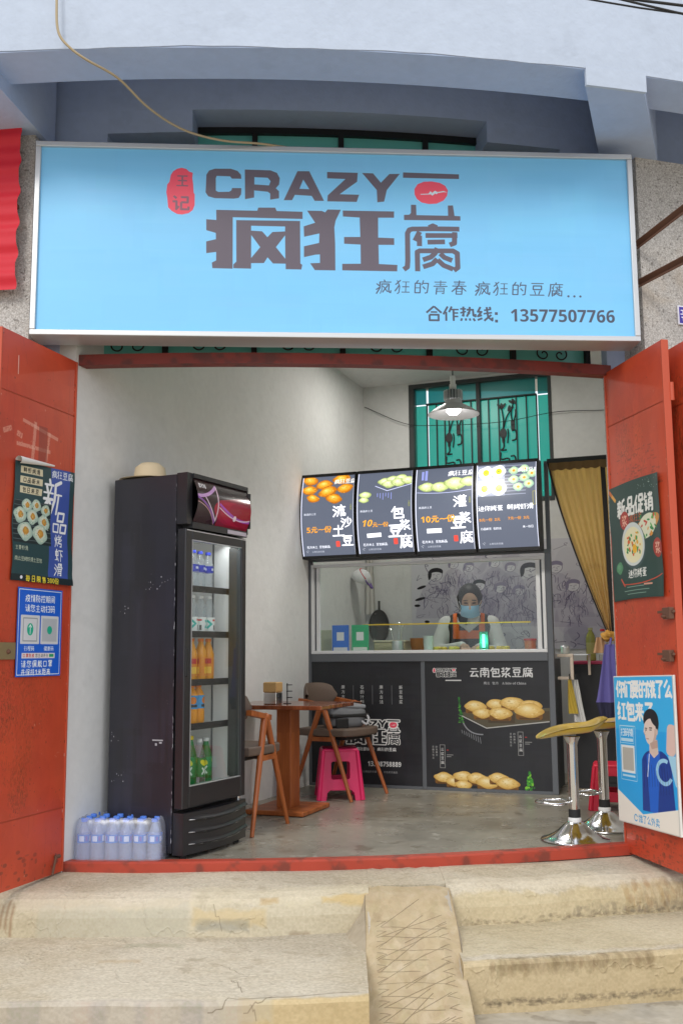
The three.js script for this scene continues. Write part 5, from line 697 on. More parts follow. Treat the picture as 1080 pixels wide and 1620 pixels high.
{ const t = thing('bag', 'grey and black soft bag lying on the brown chair', 'bag', [0.005, 0.472, -7.37], 30 * RAD);
  const g = new THREE.SphereGeometry(1, 28, 18), p = g.attributes.position; for (let i = 0; i < p.count; i++) { let x = p.getX(i), y = p.getY(i), z = p.getZ(i); const sq = (v) => Math.sign(v) * pow(abs(v), 0.55); p.setXYZ(i, sq(x) * 0.15 * (1 + 0.03 * sin(y * 9)), (sq(y) * 0.5 + 0.5) * 0.16 * (1 + 0.05 * sin(x * 7 + z * 5)), sq(z) * 0.10); } g.computeVertexNormals();
  mesh('bag_body', [g], std(lin(0.16, 0.165, 0.175), { roughness: 0.85 }), t);
  mesh('bag_band', [rbox(0.306, 0.028, 0.206, 0.01, 0, 0.092, 0), rbox(0.10, 0.075, 0.02, 0.01, -0.07, 0.04, 0.098)], M.black, t); mesh('flap', [rbox(0.27, 0.028, 0.18, 0.012, 0, 0.162, 0, 0.05, 0, -0.05)], std(lin(0.26, 0.27, 0.29), { roughness: 0.85 }), t); mesh('zip', [tube([[-0.12, 0.18, 0.06], [0, 0.186, 0.085], [0.12, 0.178, 0.06]], 0.004, 16, 5)], M.black, t);
  mesh('strap', [tube([[0.09, 0.05, 0.10], [0.11, 0.03, 0.125], [0.14, 0.07, 0.11], [0.13, 0.1, 0.09]], 0.009, 20, 6)], std(lin(0.4, 0.4, 0.42)), t); }
function barStool(label, pos, turn) {
  const t = thing('bar_stool', label, 'bar stool', pos, turn, 'chrome bar stools by the right door');
  mesh('stool_base', [lathe([[0.0, 0.003], [0.182, 0.003], [0.185, 0.007], [0.180, 0.013], [0.15, 0.022], [0.115, 0.038], [0.085, 0.06], [0.060, 0.084], [0.042, 0.097], [0.032, 0.10]], 40)], M.chrome, t);
  mesh('collar', [lathe([[0.033, 0.10], [0.035, 0.104], [0.035, 0.118], [0.030, 0.122]], 24)], M.white, t); mesh('rubber_sleeve', [lathe([[0.0315, 0.122], [0.0315, 0.16], [0.030, 0.164]], 24)], M.rubber, t);
  mesh('column', [lathe([[0.0285, 0.12], [0.0285, 0.50], [0.033, 0.52], [0.045, 0.545]], 28)], M.chrome, t);
  mesh('foot_ring', [xf(new THREE.TorusGeometry(0.085, 0.009, 8, 36), 0.115, 0.20, 0, PI / 2), rod([0.03, 0.20, 0.012], [0.05, 0.20, 0.05], 0.008), rod([0.03, 0.20, -0.012], [0.05, 0.20, -0.05], 0.008)], M.chrome, t);
  const surf = (o) => { const g = new THREE.PlaneGeometry(1, 1, 26, 20), p = g.attributes.position, uv = g.attributes.uv; for (let i = 0; i < p.count; i++) { const u = (uv.getX(i) - 0.5) * 2, v = (uv.getY(i) - 0.5) * 2, f = pow(pow(abs(u), 3.2) + pow(abs(v), 3.2), 1 / 3.2), m = max(abs(u), abs(v)) || 1, k = f ? m / f : 1, x = u * k * 0.19, z = v * k * 0.185, a = x / 0.19; // +x front lip, -x back lip
    const y = 0.580 - 0.048 * a + 0.024 * sstep(-0.45, -1, a) + 0.012 * sin(a * 2.6) + 0.022 * pow(abs(z) / 0.185, 3) * (1 - 0.5 * max(0, a)); p.setXYZ(i, x, y + o * (1 - pow(m, 6) * 0.9), z); } g.computeVertexNormals(); return g; };
  mesh('seat', [surf(0.014), surf(-0.02)], M.gold, t);
  return t;
}
barStool('chrome bar stool with gold seat nearest the doorway', [1.236, 0, -5.60], 172 * RAD);
barStool('chrome bar stool with gold seat further in, behind the first one', [1.487, 0, -5.955], 166 * RAD);

// ---------------------------------------------------------------- service counter (local x along it, z towards the street)
const CT = -20.45 * RAD, ctrPt = (t, d, y = 0) => [-0.27 + t * cos(CT) - d * sin(CT) * 1, y, -8.0 - t * sin(CT) - d * cos(CT)]; // d = distance behind the front
const counterPt = (t, d, y = 0) => { const zx = sin(CT), zz = cos(CT); return [-0.27 + t * cos(CT) - d * zx, y, -8.0 - t * sin(CT) - d * zz]; };
const counter = thing('service_counter', 'black fronted service counter with grey frame and sliding glass window', 'counter', [-0.27, 0, -8.0], CT);
function tofu(c, x, y, s, warm) { if (warm) { c.fillStyle = '#7d5420'; c.beginPath(); c.roundRect(x - s * 0.92, y - s * 0.05, s * 1.84, s * 0.62, s * 0.2); c.fill(); c.fillStyle = '#5c3d1a'; c.fillRect(x - s * 0.7, y + s * 0.42, s * 1.4, s * 0.12); } blob(c, x, y - (warm ? s * 0.08 : 0), s, s * (warm ? 0.5 : 0.62), 0.05, warm ? ['#b98a3c', '#deb866', '#ecd08c', '#f6e6b8'] : ['#7d8c4a', '#b6c47a', '#d6dfa4', '#ecf2cc']); }
{
  for (const [x0, x1, z1] of [[-0.01, 0.028, 0.002], [0.910, 0.942, 0.0], [1.862, 1.905, 0.003]]) mesh('post', [rbx(x0, x1, 0.001, x1 > 0.9 && x1 < 1 ? 0.935 : 1.72, -0.05, z1, 0.004)], M.greyPost, counter);
  mesh('rail', [rbx(0.0285, 1.8615, 0.936, 0.998, -0.05, 0.0045, 0.004)], M.greyPost, counter); mesh('rail', [bx(0.0285, 0.9095, 0.001, 0.022, -0.04, 0.001), bx(0.9425, 1.8615, 0.001, 0.022, -0.04, 0.001)], M.greyPost, counter);
  const pl = canvasTex(640, 680, (c, w, h) => {
    c.fillStyle = '#222327'; c.fillRect(0, 0, w, h); seedv = 70; for (let i = 0; i < 200; i++) { c.fillStyle = `rgba(${rnd() < 0.5 ? '20,20,24' : '48,50,56'},${rr(0.05, 0.2)})`; c.fillRect(rr(-50, w), rr(-50, h), rr(20, 200), rr(10, 100)); }
    ['原方古法', '石的汁料', '原方古法', '新豆包浆'].forEach((s, i) => { han(c, s, 178 + i * 112, 132, 21, '#d8d8d6', { weight: 0.11, vertical: 1, gap: 0.28 }); if (i) { c.fillStyle = '#8a8a8c'; c.fillRect(136 + i * 112, 132, 2, 106); } });
    c.save(); c.translate(20, 300); c.scale(0.237, 0.237); c.translate(-100, 0); logo(c, '#26272b', '#ecebe8', '#ecebe8'); c.restore();
    han(c, '疯狂的青春 疯狂的豆腐', 262, 476, 20, '#e4e4e2', { weight: 0.13, gap: 0.1, brush: 1 }); c.fillStyle = '#e4e4e2'; c.font = 'bold 38px sans-serif'; c.save(); c.translate(328, 580); c.scale(0.84, 1); c.fillText('13308758889', 0, 0); c.restore();
    han(c, '云南石的豆腐', 300, 604, 12, '#a9a9a8', { weight: 0.11 }); han(c, '方包浆豆腐品', 420, 604, 12, '#a9a9a8', { weight: 0.11 });
  });
  const prt = canvasTex(704, 720, (c, w, h) => {
    c.fillStyle = '#25262a'; c.fillRect(0, 0, w, h); seedv = 71; for (let i = 0; i < 200; i++) { c.fillStyle = `rgba(${rnd() < 0.5 ? '22,22,26' : '46,47,52'},${rr(0.05, 0.18)})`; c.fillRect(rr(-50, w), rr(-50, h), rr(20, 200), rr(10, 100)); }
    han(c, '云南包浆豆腐', 258, 34, 58, '#d9dadb', { weight: 0.125, gap: 0.04 }); han(c, '南云 包方', 340, 116, 17, '#b9babc', { weight: 0.12, gap: 0.1 }); c.font = 'bold 18px serif'; c.fillStyle = '#b9babc'; c.fillText('A bite of China', 444, 132);
    c.save(); c.translate(44, 34); c.scale(0.088, 0.088); c.translate(-600, -40); logo(c, '#26272b', '#ecebe8', '#ecebe8'); c.restore(); c.fillStyle = '#d0d0d0'; c.fillRect(120, 106, 92, 7);
    c.fillStyle = '#57503e'; c.beginPath(); c.moveTo(200, 302); c.lineTo(352, 376); c.lineTo(704, 334); c.lineTo(704, 262); c.lineTo(226, 290); c.closePath(); c.fill(); c.strokeStyle = '#b9b9b4'; c.lineWidth = 6; c.beginPath(); c.moveTo(198, 306); c.lineTo(350, 380); c.lineTo(700, 338); c.stroke();
    c.fillStyle = '#4a3d2c'; c.fillRect(360, 300, 150, 50); c.fillRect(530, 280, 170, 50);
    for (const [x, y, s] of [[290, 262, 62], [410, 250, 58], [500, 244, 70], [600, 256, 62], [330, 300, 56], [430, 300, 66], [590, 284, 80]]) tofu(c, x, y, s, true);
    c.strokeStyle = '#8e9096'; c.lineWidth = 7; c.beginPath(); c.moveTo(214, 340); c.quadraticCurveTo(240, 420, 330, 416); c.stroke(); c.lineWidth = 3; for (let i = 0; i < 9; i++) { c.beginPath(); c.moveTo(208 + i * 13, 392 + i * 5); c.lineTo(212 + i * 13, 412 + i * 7); c.stroke(); }
    for (let i = 0; i < 60; i++) { const y = rr(210, 350), k = (y - 210) / 140; c.fillStyle = ['#2f7a2e', '#4f9a34', '#1f5a26'][i % 3]; c.beginPath(); c.ellipse(196 + rr(-6, 20) * k + k * 6, y, rr(3, 8), rr(2, 6), rr(0, 3), 0, 7); c.fill(); }
    for (const [x, y, s] of [[100, 668, 56], [160, 690, 50], [212, 660, 58], [290, 668, 60], [350, 690, 66], [410, 662, 56], [460, 690, 64], [210, 706, 48]]) tofu(c, x, y, s, true);
    for (let i = 0; i < 70; i++) { const y = rr(612, 720), k = (y - 612) / 108; c.fillStyle = ['#3f9a2e', '#7fc83a', '#2a7a28'][i % 3]; c.beginPath(); c.ellipse(582 + rr(-26, 26) * k, y, rr(3, 9), rr(3, 8), rr(0, 3), 0, 7); c.fill(); }
    const side = (x, y) => { c.strokeStyle = '#9a9a98'; c.lineWidth = 3; c.strokeRect(x + 46, y, 28, 130); han(c, '云浆豆腐', x + 50, y + 16, 19, '#c9c9c8', { vertical: 1, weight: 0.12, gap: 0.3 }); han(c, '豆腐方包古', x, y + 6, 12, '#b0b0ae', { vertical: 1, weight: 0.12, gap: 0.3 }); han(c, '的包原方', x + 20, y + 6, 12, '#b0b0ae', { vertical: 1, weight: 0.12, gap: 0.3 }); c.fillStyle = '#8f8f8e'; c.fillRect(x + 84, y + 54, 38, 4); c.fillRect(x + 84, y + 64, 26, 4); c.fillStyle = '#a03030'; c.fillRect(x + 84, y + 26, 12, 6); };
    side(34, 480); side(478, 398);
  });
  const front = (x0, x1, t) => { mesh('front_panel', [bx(x0, x1, 0.022, 0.936, -0.03, -0.0075)], M.black, counter); mesh('front_print', [new THREE.PlaneGeometry(x1 - x0, 0.913).translate((x0 + x1) / 2, 0.479, -0.005)], phy(lin(1, 1, 1), { map: t, roughness: 0.4 }), counter); };
  front(0.0285, 0.9098, pl); front(0.9422, 1.8615, prt);
  // white window frame, two sashes, glass
  mesh('window_frame', [rbx(0.0285, 1.8615, 0.9985, 1.022, -0.06, 0.006, 0.003), rbx(0.0285, 1.8615, 1.672, 1.694, -0.06, 0.006, 0.003), rbx(0.0285, 0.052, 1.0225, 1.6715, -0.06, 0.006, 0.003), rbx(1.838, 1.8615, 1.0225, 1.6715, -0.06, 0.006, 0.003)], M.aluWhite, counter);
  mesh('sash', [bx(0.068, 0.094, 1.024, 1.670, -0.035, -0.010)], M.aluWhite, counter); mesh('sash', [bx(1.792, 1.822, 1.024, 1.670, -0.035, -0.010)], M.aluWhite, counter);
  mesh('track', [bx(0.0525, 0.0675, 1.023, 1.671, -0.045, -0.03), bx(1.8225, 1.8375, 1.023, 1.671, -0.045, -0.03)], M.greyPost, counter);
  mesh('window_glass', [bx(0.0945, 1.7915, 1.023, 1.671, -0.026, -0.022)], M.glass, counter);
  mesh('worktop', [rbx(0.03, 1.86, 0.95, 0.985, -0.62, -0.0515, 0.004)], M.alu, counter); for (const x of [0.03, 1.84]) mesh('cabinet_side', [bx(x, x + 0.02, 0.001, 0.949, -0.60, -0.052)], M.greyPost, counter);
  mesh('crossbar', [bx(-0.01, 1.905, 1.7205, 1.745, -0.05, 0.0)], M.greyPost, counter);
  for (const x of [-0.009, 1.875]) mesh('hanger_post', [bx(x, x + 0.029, 1.7455, 2.40, -0.06, -0.03)], M.greyPost, counter);
}
// four lit menu boards over the counter
{
  const sigil = (c, w, h) => { c.strokeStyle = '#cfd2d6'; c.lineWidth = 2; c.beginPath(); c.moveTo(26, h - 40); c.lineTo(40, h - 26); c.moveTo(34, h - 44); c.lineTo(46, h - 40); c.stroke(); han(c, '云南石的豆腐', 70, h - 40, 14, '#b9bdc4', { weight: 0.1 }); };
  const base = (c, w, h) => { c.fillStyle = '#565c68'; c.fillRect(0, 0, w, h); };
  const egg = (c, x, y, s) => { blob(c, x, y, s, s * 1.05, 0.3, ['#d8dcd0', '#f2f4ee', '#fbfbf6']); c.fillStyle = '#e6c414'; c.beginPath(); c.ellipse(x + 2, y, s * 0.42, s * 0.5, 0, 0, 7); c.fill(); c.fillStyle = '#3f9a3a'; c.fillRect(x - 6, y - 4, 12, 7); c.fillRect(x + 4, y + 12, 8, 6); };
  const texts = [
    (c, w, h) => { base(c, w, h); seedv = 81; for (const [x, y, s] of [[60, 30, 60], [170, 70, 62], [300, 30, 66], [60, 110, 60], [200, 130, 70], [330, 110, 60], [90, 180, 50], [250, 190, 62]]) { blob(c, x, y, s, s * 0.62, rr(-0.3, 0.3), ['#8a4a0c', '#c8780f', '#e8a62e', '#f4cf70']); } han(c, '疯狂豆腐', 246, 30, 40, '#f6efe0', { weight: 0.1, gap: 0.02, brush: 1 });
      han(c, '流', 246, 246, 92, '#ffffff', { weight: 0.12, brush: 1, cap: 'round' }); han(c, '沙', 306, 346, 80, '#ffffff', { weight: 0.12, brush: 1, cap: 'round' }); han(c, '土', 236, 404, 92, '#ffffff', { weight: 0.13, brush: 1, cap: 'round' }); han(c, '豆', 304, 488, 84, '#ffffff', { weight: 0.12, brush: 1, cap: 'round' });
      han(c, '5元一份', 40, 408, 52, '#e89a22', { weight: 0.14, gap: 0, slant: 0.1 }); },
    (c, w, h) => { base(c, w, h); for (const [x, y, s] of [[200, 80, 50], [260, 66, 50], [320, 58, 50], [230, 100, 50], [300, 90, 54], [370, 78, 50]]) tofu(c, x, y, s); c.strokeStyle = '#c9cdea'; c.lineWidth = 5; c.beginPath(); c.moveTo(130, 110); c.lineTo(220, 154); c.lineTo(400, 108); c.stroke(); tofu(c, 60, 180, 44); tofu(c, 50, 220, 36); c.strokeStyle = '#8e96d8'; c.lineWidth = 4; for (let i = 0; i < 6; i++) { c.beginPath(); c.moveTo(150 + i * 20, 170); c.lineTo(150 + i * 20, 200 + (i % 3) * 12); c.stroke(); }
      han(c, '包', 250, 286, 96, '#ffffff', { weight: 0.12, brush: 1, cap: 'round' }); han(c, '浆', 308, 392, 78, '#ffffff', { weight: 0.12, brush: 1, cap: 'round' }); han(c, '豆', 226, 424, 100, '#ffffff', { weight: 0.13, brush: 1, cap: 'round' }); han(c, '腐', 302, 502, 104, '#ffffff', { weight: 0.09, sx: 0.84, brush: 1, cap: 'round' });
      han(c, '10', 28, 372, 62, '#f0a42a', { font: 'italic bold ' }); han(c, '元一份', 112, 400, 38, '#e89a22', { weight: 0.14, gap: 0 }); c.fillStyle = '#fdfdfd'; c.save(); c.translate(120, 500); c.rotate(-0.04); c.fillRect(-52, -16, 104, 32); c.restore(); },
    (c, w, h) => { base(c, w, h); c.fillStyle = '#8890c8'; c.fillRect(40, 20, 16, 70); c.fillRect(64, 14, 18, 80); han(c, '疯狂豆腐', 226, 26, 44, '#f4f4f4', { weight: 0.1, gap: 0.05, brush: 1 }); for (const [x, y, s] of [[80, 148, 58], [170, 152, 62], [280, 130, 78], [370, 120, 60]]) tofu(c, x, y, s); c.strokeStyle = '#b9bfe0'; c.lineWidth = 4; c.beginPath(); c.moveTo(10, 188); c.quadraticCurveTo(200, 214, 390, 186); c.stroke();
      han(c, '灌', 268, 226, 88, '#ffffff', { weight: 0.11, brush: 1, cap: 'round' }); han(c, '浆', 304, 360, 80, '#ffffff', { weight: 0.12, brush: 1, cap: 'round' }); han(c, '豆', 246, 384, 98, '#ffffff', { weight: 0.13, brush: 1, cap: 'round' }); han(c, '腐', 300, 500, 90, '#ffffff', { weight: 0.09, brush: 1, cap: 'round' });
      han(c, '10元一份', 34, 372, 56, '#f0a42a', { weight: 0.14, gap: 0 }); c.fillStyle = '#fdfdfd'; c.fillRect(74, 472, 104, 34); },
    (c, w, h) => { base(c, w, h); c.fillStyle = '#9aa0ae'; c.fillRect(0, 10, 190, 240); seedv = 84; for (let i = 0; i < 10; i++) { c.fillStyle = '#8a90a0'; c.fillRect(0, 16 + i * 25, 330, 6); } egg(c, 62, 66, 50); egg(c, 148, 60, 48); egg(c, 52, 190, 54); egg(c, 150, 192, 54); for (const [x, y] of [[250, 60], [320, 50], [370, 90], [250, 130], [320, 120], [280, 190], [350, 170]]) { blob(c, x, y, 34, 32, 0, ['#6f9a8c', '#b9d0a0', '#e2e8b4']); c.fillStyle = '#d89a2e'; c.beginPath(); c.arc(x, y, 10, 0, 7); c.fill(); } han(c, '疯狂豆腐', 276, 40, 34, '#f6f6ee', { weight: 0.1, gap: 0.02 });
      han(c, '迷你烤蛋', 10, 322, 41, '#ffffff', { weight: 0.11, gap: 0.02 }); han(c, '鲜烤虾滑', 204, 320, 42, '#ffffff', { weight: 0.11, gap: 0.04 }); han(c, '5元一份 2元', 14, 416, 24, '#e08c22', { weight: 0.13, gap: 0 }); han(c, '7元一份 3元', 206, 412, 24, '#e08c22', { weight: 0.13, gap: 0 }); c.strokeStyle = '#a8a03c'; c.lineWidth = 3; c.strokeRect(376, 230, 18, 100); han(c, '口品新豆 石的法', 20, 486, 18, '#e6e8ec', { weight: 0.12, gap: 0.02 }); han(c, '来一份日', 300, 482, 18, '#e6e8ec', { weight: 0.12, gap: 0 }); },
  ];
  const lab = ['lit menu board showing golden potato slices, leftmost over the counter', 'lit menu board with tofu tray and skewer piece, second from the left', 'lit menu board with a row of plump tofu, third from the left', 'lit menu board with fried eggs, rightmost over the counter'];
  const xs = [-0.002, 0.462, 0.928, 1.394, 1.862];
  for (let k = 0; k < 4; k++) {
    const x0 = xs[k] + 0.004, x1 = xs[k + 1] - 0.004, w = x1 - x0, y0 = 1.732, y1 = 2.398, m = thing('menu_board', lab[k], 'menu board', counterPt((x0 + x1) / 2, -0.10, 0), CT, 'lit menu boards over the counter');
    const tex = canvasTex(400, 640, (c, W, H) => { texts[k](c, W, H); if (k < 3) { han(c, '新品的土豆'.slice(0, 5), 24, 300, 17, '#dfe2e8', { weight: 0.11, gap: 0.1 }); han(c, '石方米土 豆包新品', 34, 560, 21, '#eceef2', { weight: 0.12, gap: -0.02 }); c.fillStyle = '#d2483c'; c.beginPath(); c.roundRect(258, 530, 30, 46, 6); c.fill(); c.strokeStyle = '#a8a03c'; c.lineWidth = 2; han(c, '云南包', 372, 240, 15, '#9a9c4a', { vertical: 1, weight: 0.1 }); } sigil(c, W, H); c.fillStyle = '#e8ecfa'; c.fillRect(W - 5, 0, 5, H); c.fillRect(0, 0, 5, H); });
    const bow = (v) => 0.055 * (1 - pow(2 * v - 1, 2)) + 0.012;
    const g = new THREE.PlaneGeometry(1, 1, 4, 16), p = g.attributes.position, uv = g.attributes.uv; for (let i = 0; i < p.count; i++) p.setXYZ(i, lerp(-w / 2 + 0.010, w / 2 - 0.010, uv.getX(i)), lerp(y0 + 0.022, y1 - 0.022, uv.getY(i)), bow(uv.getY(i))); g.computeVertexNormals();
    mesh('lit_panel', [g], new THREE.MeshStandardMaterial({ color: lin(0.25, 0.25, 0.25), map: tex, emissive: lin(1, 1, 1.06), emissiveMap: tex, emissiveIntensity: 1.15, roughness: 0.35 }), m);
    const cheek = (x) => { const s = new THREE.Shape(); s.moveTo(-0.125, y0); for (let i = 0; i <= 12; i++) s.lineTo(bow(i / 12) + 0.008, lerp(y0, y1, i / 12)); s.lineTo(-0.125, y1); const q = new THREE.ExtrudeGeometry(s, { depth: 0.010, bevelEnabled: false }); q.rotateY(-PI / 2); q.translate(x, 0, 0); return metric(q); };
    mesh('side_cheek', [cheek(-w / 2 + 0.0098)], M.black, m); mesh('side_cheek', [cheek(w / 2 + 0.0002)], M.black, m);
    mesh('frame_bar', [bx(-w / 2 + 0.0105, w / 2 - 0.0105, y0, y0 + 0.022, -0.124, 0.022)], M.black, m); mesh('frame_bar', [bx(-w / 2 + 0.0105, w / 2 - 0.0105, y1 - 0.022, y1, -0.124, 0.022)], M.black, m);
    mesh('back_plate', [bx(-w / 2 + 0.0105, w / 2 - 0.0105, y0 + 0.0225, y1 - 0.0225, -0.124, -0.118)], M.black, m);
    const L = new THREE.RectAreaLight(lin(0.9, 0.93, 1), 0.26, w - 0.04, y1 - y0 - 0.06); L.position.set(0, (y0 + y1) / 2, 0.085); L.lookAt(0, (y0 + y1) / 2, 1); L.rotation.set(0, PI, 0); L.name = 'menu_light'; m.add(L);
  }
}
// things behind the glass
function stand(label, t, mat, top) { const s = thing('payment_stand', label, 'stand', counterPt(t, 0.10, 0.986), CT, 'payment cards on the counter'); mesh('card', [rbx(-0.07, 0.07, 0.001, 0.235, -0.004, 0.004, 0.003)], mat, s); mesh('scan_window', [bx(-0.03, 0.03, 0.115, 0.18, 0.0042, 0.0055)], std(lin(0.7, 0.72, 0.74)), s); mesh('name_strip', [bx(-0.058, 0.058, 0.03, 0.062, 0.0042, 0.0055)], top, s); mesh('foot', [bx(-0.07, 0.07, 0.0005, 0.006, -0.05, 0.03)], mat, s); }
stand('blue payment card stand behind the counter glass', 0.235, std(lin(0.03, 0.16, 0.62), { roughness: 0.4 }), std(lin(0.7, 0.7, 0.72))); stand('green payment card stand behind the counter glass', 0.398, std(lin(0.02, 0.38, 0.17), { roughness: 0.4 }), std(lin(0.7, 0.74, 0.7)));
{ const g = thing('food_guard', 'low glass food guard with yellow top edge behind the counter window', 'food guard', counterPt(1.05, 0.2, 0.986), CT); mesh('glass_pane', [bx(-0.66, 0.66, 0.001, 0.232, -0.002, 0.002)], phy(lin(0.93, 0.96, 0.95), { transmission: 1, roughness: 0.04, thickness: 0, ior: 1.36 }), g); mesh('yellow_edge', [bx(-0.66, 0.66, 0.2325, 0.242, -0.004, 0.004)], std(lin(0.75, 0.50, 0.03)), g); for (const x of [-0.664]) mesh('bracket', [bx(x - 0.003, x + 0.003, 0.0, 0.242, -0.01, 0.01)], M.alu, g); }
const yellowTofu = std(lin(0.72, 0.56, 0.12), { roughness: 0.6 });
[[1.02, 0.17, 'steel tray of yellow tofu pieces left of the green light'], [1.40, 0.23, 'steel tray of yellow tofu pieces right of the worker']].forEach(([t, w, l]) => { const s = thing('food_tray', l, 'tray', counterPt(t, 0.36, 0.986), CT, 'trays of tofu on the counter'); mesh('tray', [bx(-w / 2 - 0.02, w / 2 + 0.02, 0.0005, 0.006, -0.11, 0.11), bx(-w / 2 - 0.02, w / 2 + 0.02, 0.006, 0.03, 0.107, 0.11), bx(-w / 2 - 0.02, w / 2 + 0.02, 0.006, 0.03, -0.11, -0.107)], M.alu, s); const G = rbox(0.042, 0.03, 0.042, 0.01); for (let i = 0; i < 26; i++) { const q = mesh('tofu_piece', G, yellowTofu, s); q.position.set(rr(-w / 2, w / 2), 0.022 + (i > 14 ? 0.024 : 0), rr(-0.085, 0.085)); q.rotation.set(rr(-0.2, 0.2), rr(0, 3), rr(-0.2, 0.2)); } });
{ const s = thing('indicator_lamp', 'small glowing green indicator lamp on the worktop', 'lamp', counterPt(1.372, 0.125, 0.986), CT); mesh('housing', [rbx(-0.035, 0.035, 0.001, 0.17, -0.02, 0.012, 0.006)], std(lin(0.02, 0.12, 0.09)), s); const gl = mesh('lamp_tube', [rbox(0.022, 0.10, 0.012, 0.005, 0, 0.10, 0.0185)], new THREE.MeshStandardMaterial({ color: lin(0.1, 0.5, 0.4), emissive: lin(0.15, 1.0, 0.62), emissiveIntensity: 2.2 }), s); const L = new THREE.PointLight(lin(0.1, 1, 0.6), 0.05, 0, 2); L.position.set(0, 0.10, 0.05); s.add(L); }
{ const s = thing('spice_tub', 'orange plastic tub on the worktop behind the glass', 'tub', counterPt(0.80, 0.40, 0.986), CT); mesh('tub', [lathe([[0, 0.001], [0.07, 0.001], [0.085, 0.13], [0.08, 0.13], [0.066, 0.008], [0, 0.008]], 24)], std(lin(0.42, 0.15, 0.04)), s); mesh('content', [xf(lathe([[0, 0.02], [0.05, 0.012], [0.078, 0]], 18), 0, 0.11, 0)], std(lin(0.5, 0.2, 0.06), { roughness: 0.9 }), s); }
{ const s = thing('plastic_box', 'pale yellow translucent food box on the worktop behind the payment cards', 'box', counterPt(0.56, 0.42, 0.986), CT); mesh('box', [rbx(-0.13, 0.13, 0.001, 0.10, -0.09, 0.09, 0.012)], phy(lin(0.72, 0.62, 0.4), { transmission: 0.3, roughness: 0.4, thickness: 0 }), s); mesh('lid', [rbx(-0.136, 0.136, 0.1005, 0.115, -0.096, 0.096, 0.006)], std(lin(0.62, 0.56, 0.42)), s); }
{ const s = thing('cardboard', 'pale green upright card at the left end of the window', 'card', counterPt(0.085, 0.17, 0.986), CT); mesh('card', [rbx(-0.05, 0.05, 0.001, 0.20, -0.003, 0.003, 0.002)], std(lin(0.45, 0.47, 0.36)), s); }
{ const s = thing('utensil_pot', 'steel pot of ladles and tongs on the worktop', 'pot', counterPt(0.66, 0.24, 0.986), CT); mesh('pot', [lathe([[0, 0.001], [0.045, 0.001], [0.045, 0.11], [0.042, 0.11], [0.042, 0.006], [0, 0.006]], 20)], M.alu, s); for (const [x, z, l] of [[0.02, 0.01, 0.23], [-0.02, 0.015, 0.2], [0.0, -0.02, 0.25]]) mesh('utensil', [rod([x * 0.5, 0.01, z * 0.5], [x * 2.2, l, z * 2], 0.004), xf(new THREE.SphereGeometry(0.02, 10, 8).scale(1, 0.6, 1), x * 2.3, l, z * 2.1)], M.chrome, s); }
{ const s = thing('paper_cups', 'short stack of white paper cups on the worktop', 'cups', counterPt(0.90, 0.27, 0.986), CT); for (let i = 0; i < 4; i++) mesh('cup', [lathe([[0.032, 0.002 + i * 0.018], [0.04, 0.09 + i * 0.018], [0.043, 0.092 + i * 0.018]], 20)], M.white, s); }
{ const s = thing('sauce_tub', 'red lidded sauce tub at the right end of the worktop', 'tub', counterPt(1.68, 0.33, 0.986), CT); mesh('tub', [lathe([[0, 0.001], [0.04, 0.001], [0.046, 0.10], [0, 0.10]], 20)], phy(lin(0.5, 0.12, 0.04), { roughness: 0.3 }), s); mesh('lid', [lathe([[0.048, 0.101], [0.048, 0.115], [0, 0.117]], 20)], std(lin(0.5, 0.03, 0.03)), s); }
